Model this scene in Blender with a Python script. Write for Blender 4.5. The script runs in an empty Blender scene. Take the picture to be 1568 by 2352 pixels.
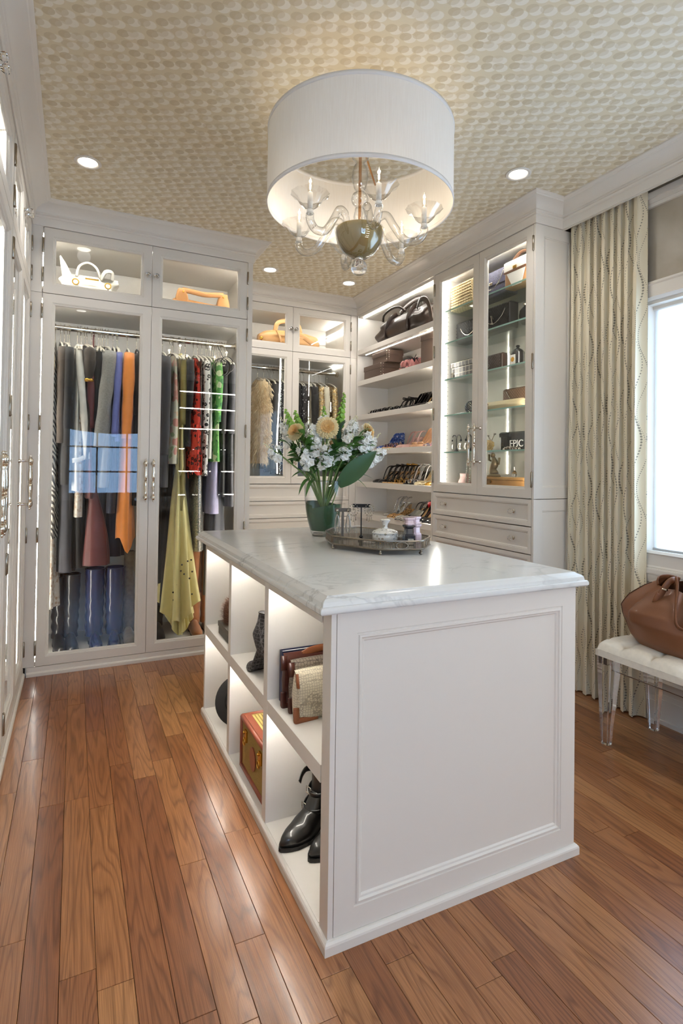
import bpy, bmesh, math, random
from mathutils import Matrix, Vector, noise
rnd = random.Random(7)
PI = math.pi
S = bpy.context.scene
C = S.collection

# ---------------------------------------------------------------- camera
def cam_axes(yaw, pitch, roll):
    f = Vector((math.sin(yaw)*math.cos(pitch), math.cos(yaw)*math.cos(pitch), math.sin(pitch)))
    r = Vector((math.cos(yaw), -math.sin(yaw), 0)); u = r.cross(f)
    return math.cos(roll)*r+math.sin(roll)*u, -math.sin(roll)*r+math.cos(roll)*u, f
cam = bpy.data.cameras.new('camera'); camo = bpy.data.objects.new('camera', cam); C.objects.link(camo)
r_, u_, f_ = cam_axes(.450049, .013634, .013513)
camo.matrix_world = Matrix(((r_.x, u_.x, -f_.x, 0), (r_.y, u_.y, -f_.y, 0), (r_.z, u_.z, -f_.z, 1.27), (0, 0, 0, 1)))
cam.sensor_fit = 'VERTICAL'; cam.sensor_height = 36; cam.lens = 1268.14/2352*36
cam.shift_y = -(1176-1057.0)/2352; cam.clip_start = .02
S.camera = camo

# ---------------------------------------------------------------- world, exposure
W = bpy.data.worlds.new('sky'); S.world = W; W.use_nodes = True
bg = W.node_tree.nodes['Background']
bg.inputs['Color'].default_value = (.43, .65, 1.0, 1); bg.inputs['Strength'].default_value = 9.0
S.view_settings.view_transform = 'Standard'; S.view_settings.look = 'None'
S.view_settings.gamma = 1; S.view_settings.use_curve_mapping = False
S.view_settings.exposure = .21
cy = S.cycles
cy.use_denoising = True; cy.max_bounces = 8; cy.diffuse_bounces = 4; cy.glossy_bounces = 4
cy.use_adaptive_sampling = True; cy.adaptive_threshold = .04; cy.transmission_bounces = 6; cy.transparent_max_bounces = 24
cy.sample_clamp_indirect = 4; cy.sample_clamp_direct = 0; cy.caustics_reflective = False; cy.caustics_refractive = False
cy.blur_glossy = .5; cy.use_light_tree = False

DOWN_W, BULB_W, LED_E = 10.0, .48, 42.0
LAMP_COL = (1.0, .955, .90)

# ---------------------------------------------------------------- materials
MATS = {}
def mat(name): 
    m = bpy.data.materials.new(name); m.use_nodes = True; MATS[name] = m
    nt = m.node_tree; return m, nt, nt.nodes, nt.links, nt.nodes['Principled BSDF']
def rgb(h):
    h = h.lstrip('#'); v = [int(h[i:i+2], 16)/255 for i in (0, 2, 4)]
    return tuple(c/12.92 if c <= .04045 else ((c+.055)/1.055)**2.4 for c in v)+(1,)
def plain(name, hexc, rough=.5, metal=0, spec=.5, coat=0, bump=0, bscale=200, var=0, vscale=8, sheen=0, trans=0, ior=1.45):
    if name in MATS: return MATS[name]
    m, nt, N, L, b = mat(name)
    col = rgb(hexc); b.inputs['Base Color'].default_value = col
    b.inputs['Roughness'].default_value = rough; b.inputs['Metallic'].default_value = metal
    b.inputs['Specular IOR Level'].default_value = spec; b.inputs['Coat Weight'].default_value = coat
    b.inputs['Sheen Weight'].default_value = sheen; b.inputs['Transmission Weight'].default_value = trans; b.inputs['IOR'].default_value = ior
    if bump or var:
        tc = N.new('ShaderNodeTexCoord')
    if bump:
        n = N.new('ShaderNodeTexNoise'); n.inputs['Scale'].default_value = bscale; n.inputs['Detail'].default_value = 3
        L.new(tc.outputs['Object'], n.inputs['Vector'])
        bp = N.new('ShaderNodeBump'); bp.inputs['Strength'].default_value = bump; bp.inputs['Distance'].default_value = .002
        L.new(n.outputs['Fac'], bp.inputs['Height']); L.new(bp.outputs['Normal'], b.inputs['Normal'])
    if var:
        n = N.new('ShaderNodeTexNoise'); n.inputs['Scale'].default_value = vscale; n.inputs['Detail'].default_value = 4
        L.new(tc.outputs['Object'], n.inputs['Vector'])
        mr = N.new('ShaderNodeMapRange'); mr.inputs[1].default_value = .3; mr.inputs[2].default_value = .7
        mr.inputs[3].default_value = 1-var; mr.inputs[4].default_value = 1+var; L.new(n.outputs['Fac'], mr.inputs[0])
        mx = N.new('ShaderNodeVectorMath'); mx.operation = 'SCALE'; mx.inputs[0].default_value = col[:3]
        L.new(mr.outputs[0], mx.inputs['Scale']); L.new(mx.outputs[0], b.inputs['Base Color'])
    return m
def emit(name, col, e):
    if name in MATS: return MATS[name]
    m, nt, N, L, b = mat(name); b.inputs['Base Color'].default_value = (.8, .8, .8, 1)
    b.inputs['Emission Color'].default_value = tuple(col)+(1,); b.inputs['Emission Strength'].default_value = e
    return m
def thin_glass(name, tint=(.97, .98, .975), ior=1.45, rough=0, extra=0, edge=0):
    m, nt, N, L, b = mat(name); N.remove(b); out = N['Material Output']
    t = N.new('ShaderNodeBsdfTransparent'); t.inputs['Color'].default_value = tint+(1,)
    g = N.new('ShaderNodeBsdfGlossy'); g.inputs['Roughness'].default_value = rough; g.inputs['Color'].default_value = (.95, .97, 1, 1)
    ge = N.new('ShaderNodeNewGeometry'); dt = N.new('ShaderNodeVectorMath'); dt.operation = 'DOT_PRODUCT'
    L.new(ge.outputs['Incoming'], dt.inputs[0]); L.new(ge.outputs['Normal'], dt.inputs[1])
    k = mth(N, L, 'POWER', mth(N, L, 'SUBTRACT', 1.0, mth(N, L, 'ABSOLUTE', dt.outputs['Value']), None, True), 5.0)
    if edge: L.new(mixc(N, L, mth(N, L, 'POWER', mth(N, L, 'SUBTRACT', 1.0, mth(N, L, 'ABSOLUTE', dt.outputs['Value']), None, True), 2.0), tint+(1,), tuple(c*(1-edge) for c in tint)+(1,)), t.inputs['Color'])
    f0 = ((ior-1)/(ior+1))**2+extra      # Schlick reflectance, the same from both sides of a thin pane
    mx = N.new('ShaderNodeMixShader'); L.new(mth(N, L, 'ADD', f0, mth(N, L, 'MULTIPLY', k, 1-f0), None, True), mx.inputs['Fac'])
    L.new(t.outputs[0], mx.inputs[1]); L.new(g.outputs[0], mx.inputs[2]); L.new(mx.outputs[0], out.inputs['Surface'])
    return m
def ramp(N, stops, interp='LINEAR'):
    r = N.new('ShaderNodeValToRGB'); r.color_ramp.interpolation = interp
    e = r.color_ramp.elements
    while len(e) < len(stops): e.new(.5)
    for i, (p, c) in enumerate(stops): e[i].position = p; e[i].color = c if len(c) == 4 else tuple(c)+(1,)
    return r
def mth(N, L, op, a, b=None, c=None, clamp=False):
    n = N.new('ShaderNodeMath'); n.operation = op; n.use_clamp = clamp
    for i, v in enumerate((a, b, c)):
        if v is None: continue
        if isinstance(v, (int, float)): n.inputs[i].default_value = v
        else: L.new(v, n.inputs[i])
    return n.outputs[0]
def mixc(N, L, fac, a, b, mode='MIX'):
    n = N.new('ShaderNodeMix'); n.data_type = 'RGBA'; n.blend_type = mode
    for k, v in ((0, fac), (6, a), (7, b)):
        if isinstance(v, (int, float)): n.inputs[k].default_value = v
        elif isinstance(v, tuple): n.inputs[k].default_value = v
        else: L.new(v, n.inputs[k])
    return n.outputs[2]

PAINT = plain('cabinet_paint', '#e4ded5', .42, bump=.02, bscale=60)
PAINT_IN = plain('cabinet_interior_paint', '#eee9e1', .5)
TRIM = plain('trim_paint', '#e6e0d7', .45)
WALLP = plain('plain_wall_paint', '#d8d1c4', .7)
CHROME = plain('polished_nickel', '#d9d2c6', .10, 1)
STEEL = plain('satin_hinge', '#9b9284', .25, 1)
GOLD = plain('gold_metal', '#d9a94e', .2, 1)
GLASS = thin_glass('door_glass', (.97, .98, .975), 1.36)
GLASS_C = thin_glass('clear_glass', (.985, .99, .985), 1.5, 0, .02, edge=.4)
GLASS_SH = thin_glass('shelf_glass', (.93, .975, .955), 1.5)
GLASS_SHE = plain('shelf_glass_edge', '#9fc8bd', .15, 0, .8)
ACRYL = plain('clear_acrylic', '#ffffff', .0, 0, .5, trans=1, ior=1.49)
CRYSTAL = plain('cut_crystal', '#ffffff', .0, 0, .5, trans=1, ior=1.5)
LED = emit('led_strip', (1.0, .955, .88), LED_E)
MIRROR = plain('mirror_back', '#efece0', .03, .5)
LED_FILL = emit('led_strip_hidden_fill', (1.0, .93, .80), LED_E*2.3)
LED_HI = emit('led_strip_bright', (1.0, .95, .86), LED_E*1.4)

def m_wallpaper():
    m, nt, N, L, b = mat('oval_print_wallpaper')
    tc = N.new('ShaderNodeTexCoord'); sp = N.new('ShaderNodeSeparateXYZ'); L.new(tc.outputs['Object'], sp.inputs[0])
    def layer(cell, ox, oy, rx, ry, ang, seed):
        mp = N.new('ShaderNodeMapping'); mp.inputs['Location'].default_value = (ox, oy, 0); mp.inputs['Rotation'].default_value = (0, 0, ang)
        mp.inputs['Scale'].default_value = (1/cell, 1/cell, 1); L.new(tc.outputs['Object'], mp.inputs[0])
        v = N.new('ShaderNodeTexVoronoi'); v.voronoi_dimensions = '2D'; v.inputs['Scale'].default_value = 1; v.inputs['Randomness'].default_value = .42
        L.new(mp.outputs[0], v.inputs['Vector'])
        df = N.new('ShaderNodeVectorMath'); df.operation = 'SUBTRACT'; L.new(mp.outputs[0], df.inputs[0]); L.new(v.outputs['Position'], df.inputs[1])
        s2 = N.new('ShaderNodeSeparateXYZ'); L.new(df.outputs[0], s2.inputs[0])
        a = mth(N, L, 'DIVIDE', s2.outputs[0], rx); c = mth(N, L, 'DIVIDE', s2.outputs[1], ry)
        d = mth(N, L, 'SQRT', mth(N, L, 'ADD', mth(N, L, 'MULTIPLY', a, a), mth(N, L, 'MULTIPLY', c, c)))
        return d, v.outputs['Color']
    d1, c1 = layer(.054, 0, 0, .44, .37, .5, 1)
    d2, c2 = layer(.054, .30, .22, .42, .35, .5, 2)
    hat = N.new('ShaderNodeTexNoise'); hat.inputs['Scale'].default_value = 900; hat.inputs['Detail'].default_value = 2
    mp = N.new('ShaderNodeMapping'); mp.inputs['Scale'].default_value = (.15, 1, 1); mp.inputs['Rotation'].default_value = (0, 0, .6); L.new(tc.outputs['Object'], mp.inputs[0]); L.new(mp.outputs[0], hat.inputs['Vector'])
    base = rgb('#e0d3b6'); light = rgb('#f1eadb'); dark = rgb('#c9b896')
    f1 = N.new('ShaderNodeMapRange'); L.new(d1, f1.inputs[0]); f1.inputs[1].default_value = .92; f1.inputs[2].default_value = 1.02; f1.inputs[3].default_value = .85; f1.inputs[4].default_value = 0
    f2 = N.new('ShaderNodeMapRange'); L.new(d2, f2.inputs[0]); f2.inputs[1].default_value = .92; f2.inputs[2].default_value = 1.02; f2.inputs[3].default_value = .6; f2.inputs[4].default_value = 0
    sc = N.new('ShaderNodeSeparateColor'); L.new(c2, sc.inputs[0])
    f2v = mth(N, L, 'MULTIPLY', f2.outputs[0], mth(N, L, 'ADD', .45, mth(N, L, 'MULTIPLY', sc.outputs[0], .9)))
    h = mth(N, L, 'ADD', .72, mth(N, L, 'MULTIPLY', hat.outputs['Fac'], .5))
    x = mixc(N, L, mth(N, L, 'MULTIPLY', f1.outputs[0], h), base, light)
    x = mixc(N, L, mth(N, L, 'MULTIPLY', f2v, h, None, True), x, dark)
    L.new(x, b.inputs['Base Color']); b.inputs['Roughness'].default_value = .55
    return m
WALLPAPER = m_wallpaper()

def m_oak():
    m, nt, N, L, b = mat('stained_oak_floor')
    tc = N.new('ShaderNodeTexCoord'); oi = N.new('ShaderNodeObjectInfo')
    off = N.new('ShaderNodeCombineXYZ'); L.new(mth(N, L, 'MULTIPLY', oi.outputs['Random'], 37.0), off.inputs[0]); L.new(mth(N, L, 'MULTIPLY', oi.outputs['Random'], 91.0), off.inputs[1])
    ad = N.new('ShaderNodeVectorMath'); L.new(tc.outputs['Object'], ad.inputs[0]); L.new(off.outputs[0], ad.inputs[1])
    # cathedral figure: warped bands across the board, stretched along it
    mp = N.new('ShaderNodeMapping'); mp.inputs['Scale'].default_value = (1, .09, 1); L.new(ad.outputs[0], mp.inputs[0])
    nz = N.new('ShaderNodeTexNoise'); nz.inputs['Scale'].default_value = 9; nz.inputs['Detail'].default_value = 2; nz.inputs['Distortion'].default_value = .3; L.new(mp.outputs[0], nz.inputs['Vector'])
    ring = mth(N, L, 'FRACT', mth(N, L, 'MULTIPLY', nz.outputs['Fac'], 16.0))
    rr = ramp(N, [(0, (.15,)*3), (.22, (.75,)*3), (.75, (1,)*3), (1, (.15,)*3)]); L.new(ring, rr.inputs[0])
    mp2 = N.new('ShaderNodeMapping'); mp2.inputs['Scale'].default_value = (1, .018, 1); L.new(ad.outputs[0], mp2.inputs[0])
    n2 = N.new('ShaderNodeTexNoise'); n2.inputs['Scale'].default_value = 420; n2.inputs['Detail'].default_value = 3; L.new(mp2.outputs[0], n2.inputs['Vector'])
    pore = N.new('ShaderNodeMapRange'); L.new(n2.outputs['Fac'], pore.inputs[0]); pore.inputs[1].default_value = .42; pore.inputs[2].default_value = .60; pore.inputs[3].default_value = .45; pore.inputs[4].default_value = 1
    tint = ramp(N, [(0, rgb('#8f5936')), (.35, rgb('#a16a42')), (.7, rgb('#ad764b')), (1, rgb('#ba8556'))]); L.new(oi.outputs['Random'], tint.inputs[0])
    g = mth(N, L, 'MULTIPLY', mth(N, L, 'ADD', .52, mth(N, L, 'MULTIPLY', rr.outputs[0], .48)), mth(N, L, 'ADD', .55, mth(N, L, 'MULTIPLY', pore.outputs[0], .45)))
    gc = N.new('ShaderNodeCombineColor'); L.new(g, gc.inputs[0]); L.new(mth(N, L, 'POWER', g, 1.15), gc.inputs[1]); L.new(mth(N, L, 'POWER', g, 1.3), gc.inputs[2])
    L.new(mixc(N, L, 1.0, tint.outputs[0], gc.outputs[0], 'MULTIPLY'), b.inputs['Base Color'])
    b.inputs['Roughness'].default_value = .30; b.inputs['Specular IOR Level'].default_value = .45
    b.inputs['Coat Weight'].default_value = .35; b.inputs['Coat Roughness'].default_value = .16
    bp = N.new('ShaderNodeBump'); bp.inputs['Strength'].default_value = .12; bp.inputs['Distance'].default_value = .001; L.new(pore.outputs[0], bp.inputs['Height']); L.new(bp.outputs['Normal'], b.inputs['Normal'])
    return m
OAK = m_oak()

def m_marble():
    m, nt, N, L, b = mat('white_veined_marble')
    tc = N.new('ShaderNodeTexCoord')
    nz = N.new('ShaderNodeTexNoise'); nz.inputs['Scale'].default_value = 1.6; nz.inputs['Detail'].default_value = 6; nz.inputs['Roughness'].default_value = .6; nz.inputs['Distortion'].default_value = 1.1
    mp = N.new('ShaderNodeMapping'); mp.inputs['Rotation'].default_value = (0, 0, .5); mp.inputs['Scale'].default_value = (1, 1.9, 1); L.new(tc.outputs['Object'], mp.inputs[0]); L.new(mp.outputs[0], nz.inputs['Vector'])
    v = mth(N, L, 'ABSOLUTE', mth(N, L, 'SUBTRACT', nz.outputs['Fac'], .5))
    vein = N.new('ShaderNodeMapRange'); L.new(v, vein.inputs[0]); vein.inputs[1].default_value = 0; vein.inputs[2].default_value = .016; vein.inputs[3].default_value = 1; vein.inputs[4].default_value = 0
    n2 = N.new('ShaderNodeTexNoise'); n2.inputs['Scale'].default_value = 2.3; n2.inputs['Detail'].default_value = 5; L.new(tc.outputs['Object'], n2.inputs['Vector'])
    msk = N.new('ShaderNodeMapRange'); L.new(n2.outputs['Fac'], msk.inputs[0]); msk.inputs[1].default_value = .42; msk.inputs[2].default_value = .68
    x = mixc(N, L, mth(N, L, 'MULTIPLY', n2.outputs['Fac'], .4), rgb('#e3e3e0'), rgb('#cfd0ce'))
    x = mixc(N, L, mth(N, L, 'MULTIPLY', mth(N, L, 'MULTIPLY', vein.outputs[0], msk.outputs[0]), .5), x, rgb('#8f9193'))
    L.new(x, b.inputs['Base Color']); b.inputs['Roughness'].default_value = .17; b.inputs['Specular IOR Level'].default_value = .4
    return m
MARBLE = m_marble()

# ---------------------------------------------------------------- mesh builder
class MB:
    def __init__(s, M=None): s.v = []; s.f = []; s.M = M; s.uv = None
    def add(s, vs, fs):
        o = len(s.v); s.v += [tuple(v) for v in vs]; s.f += [tuple(i+o for i in f) for f in fs]; return s
    def box(s, x0, x1, y0, y1, z0, z1):
        return s.add([(x, y, z) for x in (x0, x1) for y in (y0, y1) for z in (z0, z1)],
              [(0, 1, 3, 2), (4, 6, 7, 5), (0, 4, 5, 1), (2, 3, 7, 6), (0, 2, 6, 4), (1, 5, 7, 3)])
    def cbox(s, c, d): return s.box(c[0]-d[0]/2, c[0]+d[0]/2, c[1]-d[1]/2, c[1]+d[1]/2, c[2]-d[2]/2, c[2]+d[2]/2)
    def loft(s, rings, cap=True, close=True, cyc=False):
        n = len(rings[0]); o = len(s.v)
        for r in rings: s.v += [tuple(p) for p in r]
        m = len(rings)
        for i in range(m if cyc else m-1):
            for j in range(n if close else n-1):
                a = o+i*n+j; b = o+i*n+(j+1) % n; i2 = (i+1) % m
                s.f.append((a, b, o+i2*n+(j+1) % n, o+i2*n+j))
        if cap and close and not cyc:
            s.f.append(tuple(o+j for j in range(n))[::-1]); s.f.append(tuple(o+(m-1)*n+j for j in range(n)))
        return s
    def lathe(s, prof, n=24, c=(0, 0, 0), cap=True, axis='z', flute=0, fa=0):
        rings = []
        for r, z in prof:
            ring = []
            for j in range(n):
                t = 2*PI*j/n; rr = r*(1+fa*math.cos(flute*t)) if flute else r
                p = (rr*math.cos(t), rr*math.sin(t), z)
                if axis == 'y': p = (p[0], p[2], p[1])
                elif axis == 'x': p = (p[2], p[0], p[1])
                ring.append((p[0]+c[0], p[1]+c[1], p[2]+c[2]))
            rings.append(ring)
        return s.loft(rings, cap)
    def tube(s, pts, r, n=8, cap=True, cyc=False, flat=None):
        pts = [Vector(p) for p in pts]; m = len(pts); rs = r if isinstance(r, (list, tuple)) else [r]*m
        rings = []; up = Vector((0, 0, 1)); prev = None
        for i, p in enumerate(pts):
            if cyc: t = pts[(i+1) % m]-pts[i-1]
            else: t = pts[min(i+1, m-1)]-pts[max(i-1, 0)]
            t = t.normalized() if t.length > 1e-9 else Vector((0, 0, 1))
            if prev is None:
                a = t.cross(up) if abs(t.z) < .95 else t.cross(Vector((1, 0, 0)))
            else: a = prev-t*prev.dot(t)
            a.normalize(); prev = a; b = t.cross(a)
            fx, fy = flat if flat else (1, 1)
            rings.append([p+(a*math.cos(2*PI*j/n)*fx+b*math.sin(2*PI*j/n)*fy)*rs[i] for j in range(n)])
        return s.loft(rings, cap, True, cyc)
    def sphere(s, c, r, nu=12, nv=8, sc=(1, 1, 1)):
        rings = [[(c[0]+r*sc[0]*math.sin(PI*(i+.02)/(nv+.04))*math.cos(2*PI*j/nu), c[1]+r*sc[1]*math.sin(PI*(i+.02)/(nv+.04))*math.sin(2*PI*j/nu), c[2]-r*sc[2]*math.cos(PI*(i+.02)/(nv+.04))) for j in range(nu)] for i in range(nv+1)]
        return s.loft(rings)
    def grid(s, fn, nu, nv, cu=False):
        o = len(s.v)
        for i in range(nu+1):
            for j in range(nv+1): s.v.append(tuple(fn(i/nu, j/nv)))
        for i in range(nu):
            for j in range(nv):
                a = o+i*(nv+1)+j; s.f.append((a, a+1, a+nv+2, a+nv+1))
        return s
    def frame(s, u0, u1, z0, z1, prof, y=0):
        """mitred rectangular frame: prof = closed list of (inset, out); u along x, out along y"""
        rings = []
        for ins, w in prof:
            rings.append([(u0+ins, y+w, z0+ins), (u1-ins, y+w, z0+ins), (u1-ins, y+w, z1-ins), (u0+ins, y+w, z1-ins)])
        return s.loft(rings, False, True, True)
    def prism(s, poly, y0, y1):
        n = len(poly); return s.loft([[(p[0], y0, p[1]) for p in poly], [(p[0], y1, p[1]) for p in poly]])
    def mesh(s, name, mat, smooth=False, recalc=True, bevel=0, bseg=2, sub=0, merge=False):
        me = bpy.data.meshes.new(name); vs = s.v
        if s.M is not None: vs = [tuple(s.M @ Vector(v)) for v in vs]
        me.from_pydata(vs, [], s.f)
        bm = bmesh.new(); bm.from_mesh(me)
        if merge: bmesh.ops.remove_doubles(bm, verts=bm.verts, dist=1e-5)
        if recalc: bmesh.ops.recalc_face_normals(bm, faces=bm.faces)
        if bevel:
            ed = [e for e in bm.edges if len(e.link_faces) == 2 and e.calc_face_angle(0) > .6]
            bmesh.ops.bevel(bm, geom=ed, offset=bevel, segments=bseg, affect='EDGES', profile=.6, clamp_overlap=True)
        if smooth:
            for f in bm.faces: f.smooth = True
            if smooth != 'all':
                for e in bm.edges:
                    if len(e.link_faces) == 2 and e.calc_face_angle(0) > (.9 if smooth is True else smooth): e.smooth = False
        bm.to_mesh(me); bm.free()
        for mm in (mat if isinstance(mat, (list, tuple)) else [mat]): me.materials.append(mm)
        return me

def link(name, data, parent=None, loc=None, rot=None):
    o = bpy.data.objects.new(name, data); C.objects.link(o)
    if parent is not None: o.parent = parent
    if loc is not None: o.location = loc
    if rot is not None: o.rotation_euler = rot
    return o
def tag(o, label, cat, group=None):
    o['label'] = label; o['category'] = cat
    if group: o['group'] = group
    return o
def thing(name, label, cat, loc=(0, 0, 0), rz=0, group=None, rot=None):
    o = bpy.data.objects.new(name, None); C.objects.link(o); o.empty_display_size = .05
    o.location = loc; o.rotation_euler = rot if rot else (0, 0, rz)
    return tag(o, label, cat, group)
ORIG = {}
def part(mb, name, mt, parent, w=False, **k):
    """w=True: mesh is in world coordinates while its thing's empty stands at the thing's base"""
    o = link(name, mb.mesh(name, mt, **k), parent)
    if w:
        p = parent; m = Matrix.Identity(4)
        while p is not None:
            m = Matrix.Translation(p.location) @ m if p.parent is None else m
            p = p.parent
        if parent.parent is None: o.matrix_parent_inverse = m.inverted()
    return o
def solo(mb, name, mt, label, cat, loc=(0, 0, 0), rz=0, group=None, rot=None, **k):
    o = link(name, mb.mesh(name, mt, **k), None, loc, rot if rot else (0, 0, rz)); return tag(o, label, cat, group)
def struct(mb, name, mt, parent=None, **k):
    o = link(name, mb.mesh(name, mt, **k), parent)
    if parent is None: o['kind'] = 'structure'
    return o
def copytree(o, parent=None):
    c = o.copy(); C.objects.link(c); c.parent = parent
    for ch in list(o.children): copytree(ch, c)
    return c
def place(o, loc, rz=0, label=None, group=None, sc=None):
    o.location = loc; o.rotation_euler = (0, 0, rz)
    if label: o['label'] = label
    if group: o['group'] = group
    if sc: o.scale = (sc,)*3
    return o
def bez(ps, n):
    out = []
    for i in range(n+1):
        t = i/n; q = [Vector(p) for p in ps]
        while len(q) > 1: q = [q[k].lerp(q[k+1], t) for k in range(len(q)-1)]
        out.append(q[0])
    return out
def spline(ps, n):
    ps = [Vector(p) for p in ps]; out = []
    for i in range(len(ps)-1):
        p0, p1, p2, p3 = ps[max(i-1, 0)], ps[i], ps[i+1], ps[min(i+2, len(ps)-1)]
        for k in range(n):
            t = k/n; out.append(.5*((2*p1)+(p2-p0)*t+(2*p0-5*p1+4*p2-p3)*t*t+(3*p1-p0-3*p2+p3)*t**3))
    return out+[ps[-1]]
def lerp(a, b, t): return a+(b-a)*t
def interp(tab, x):
    for (x0, y0), (x1, y1) in zip(tab, tab[1:]):
        if x <= x1: return lerp(y0, y1, max(0, min(1, (x-x0)/(x1-x0))))
    return tab[-1][1]
def sm(t): t = max(0, min(1, t)); return t*t*(3-2*t)
# ================================================================ ROOM SHELL
XL, YW, XR, YB, ZC, ZT, ZM = -.255, 3.775, 2.38, 4.625, 2.84, 2.704, 2.302
def MW(y): return Matrix(((1, 0, 0, 0), (0, -1, 0, y), (0, 0, 1, 0), (0, 0, 0, 1)))
def MR(x): return Matrix(((0, -1, 0, x), (1, 0, 0, 0), (0, 0, 1, 0), (0, 0, 0, 1)))
def ML(x): return Matrix(((0, 1, 0, x), (1, 0, 0, 0), (0, 0, 1, 0), (0, 0, 0, 1)))
YR = -1.6
floor = struct(MB().box(-.95, 2.9, YR-.1, 5.4, -.08, -.012), 'floor', plain('subfloor', '#2a160c', .8))
struct(MB().box(-.3, 2.72, YR, .58, -.012, 0), 'floor_rear_boards', OAK, floor)
PW = .0835
nplank = 0
for ci in range(36):
    x0 = -.262+ci*PW; y = .58-rnd.random()*.7
    while y < 4.63:
        ln = rnd.uniform(.55, 1.35); y1 = min(y+ln, 4.66); ya = max(y, .58)
        if y1-ya > .05:
            mb = MB(); g = .0006
            mb.box(-PW/2+g, PW/2-g, -(y1-ya)/2+g, (y1-ya)/2-g, -.014, 0)
            pl = link('plank', mb.mesh('plank', OAK, bevel=.0007, bseg=1), floor, (x0+PW/2, (ya+y1)/2, rnd.uniform(-.0003, 0)))
            nplank += 1
        y = y1
struct(MB().box(-.95, 2.9, YR-.1, 5.4, ZC, ZC+.12), 'ceiling', WALLPAPER)
struct(MB().box(-1.0, -.90, 1.40, 5.3, 0, ZC), 'wall_left', WALLP)
struct(MB().box(-1.0, XL, YR-.1, 1.40, 0, ZC), 'wall_left_near', PAINT)
struct(MB().box(-.95, 2.9, 5.25, 5.4, 0, ZC), 'wall_back', WALLP)
struct(MB().box(2.76, 2.9, 2.42, 5.25, 0, ZC), 'wall_right', WALLP)
def m_venetian():
    m, nt, N, L, b = mat('taupe_venetian_plaster'); tc = N.new('ShaderNodeTexCoord')
    n = N.new('ShaderNodeTexNoise'); n.inputs['Scale'].default_value = 3.2; n.inputs['Detail'].default_value = 6; n.inputs['Distortion'].default_value = .6; L.new(tc.outputs['Object'], n.inputs['Vector'])
    r = ramp(N, [(.3, rgb('#a89d8b')), (.5, rgb('#b9b0a1')), (.72, rgb('#c4bcb0'))]); L.new(n.outputs['Fac'], r.inputs[0]); L.new(r.outputs[0], b.inputs['Base Color']); b.inputs['Roughness'].default_value = .38
    return m
VENET = m_venetian()
XW = 2.705; WY0, WY1, WZ0, WZ1 = .45, 1.93, .80, 2.165
mb = MB(); mb.box(XW, 2.86, WY1, 2.42, 0, ZC); mb.box(XW, 2.86, YR-.1, WY0, 0, ZC)
mb.box(XW, 2.86, WY0, WY1, 0, WZ0); mb.box(XW, 2.86, WY0, WY1, WZ1, ZC)
struct(mb, 'wall_window', VENET)
RX0, RX1, RZ0, RZ1 = -.12, 1.16, .78, 2.30
mb = MB(); mb.box(-.95, RX0, YR-.12, YR, 0, ZC); mb.box(RX1, 2.86, YR-.12, YR, 0, ZC); mb.box(RX0, RX1, YR-.12, YR, 0, RZ0); mb.box(RX0, RX1, YR-.12, YR, RZ1, ZC)
struct(mb, 'wall_rear', VENET)

# crown moulding, run by run with mitred corners
CROWN = [(-.01, ZT), (.006, ZT), (.008, ZT+.004), (.008, ZT+.046), (.016, ZT+.050), (.019, ZT+.056), (.016, ZT+.062), (.013, ZT+.066), (.013, ZT+.072), (.020, ZT+.076),
         (.024, ZT+.088), (.034, ZT+.100), (.050, ZT+.110), (.066, ZT+.115), (.082, ZT+.117), (.086, ZT+.122), (.095, ZT+.124), (.101, ZT+.129), (.101, ZC), (-.01, ZC)]
path = [(XL, YR), (XL, YW), (1.11, YW), (1.11, YB), (XR, YB), (XR, 2.38), (2.592, 2.38), (2.592, YR)]
def off(i, d):
    P = [Vector(p) for p in path]
    def nrm(a, b): t = (b-a).normalized(); return Vector((t.y, -t.x))
    if i == 0: n = nrm(P[0], P[1]); return P[0]+n*d
    if i == len(P)-1: n = nrm(P[-2], P[-1]); return P[-1]+n*d
    n1, n2 = nrm(P[i-1], P[i]), nrm(P[i], P[i+1]); return P[i]+(n1+n2)*(d/(1+n1.dot(n2)))
for i in range(len(path)-1):
    mb = MB(); rings = []
    for k in (i, i+1): rings.append([(*off(k, d), z) for d, z in CROWN])
    mb.loft(rings); struct(mb, 'trim_%d' % (i+1), TRIM, smooth=.5)
# valance board carrying the crown in front of the curtains, and the soffit bead against the wall
mb = MB(); mb.box(2.592, 2.604, YR, 2.38, ZT-.004, ZC); mb.box(2.682, XW, YR, 2.38, ZT-.035, ZT-.012); mb.box(2.690, XW, YR, 2.38, ZT-.052, ZT-.035); mb.box(2.672, XW, YR, 2.38, ZT-.012, ZT+.02)
struct(mb, 'trim_8', TRIM)

# window in the plaster wall, with casing, sash, stool, apron
M = MR(XW)
win = struct(MB(M).frame(WY0-.095, WY1+.095, WZ0-.03, WZ1+.095, [(0, 0), (0, .024), (.012, .028), (.020, .022), (.075, .020), (.082, .026), (.095, .014), (.095, 0)]), 'window_1', TRIM, smooth=.5)
struct(MB(M).frame(WY0, WY1, WZ0, WZ1, [(0, 0), (0, -.10), (.03, -.10), (.035, -.085), (.05, -.085), (.05, -.06), (.028, -.055), (.018, 0)]), 'window_frame', TRIM, win)
struct(MB(M).box(WY0+.04, WY1-.04, -.092, -.088, WZ0+.04, WZ1-.04), 'window_pane', GLASS, win)
mb = MB(M); mb.box(WY0-.13, WY1+.11, -.03, .036, WZ0-.055, WZ0-.022); struct(mb, 'window_sill', TRIM, win, bevel=.008)
mb = MB(M)
for k in range(4): mb.box(WY0-.10, WY1+.10, 0, .03-.006*k, WZ0-.055-.02*(k+1), WZ0-.055-.02*k)
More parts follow.
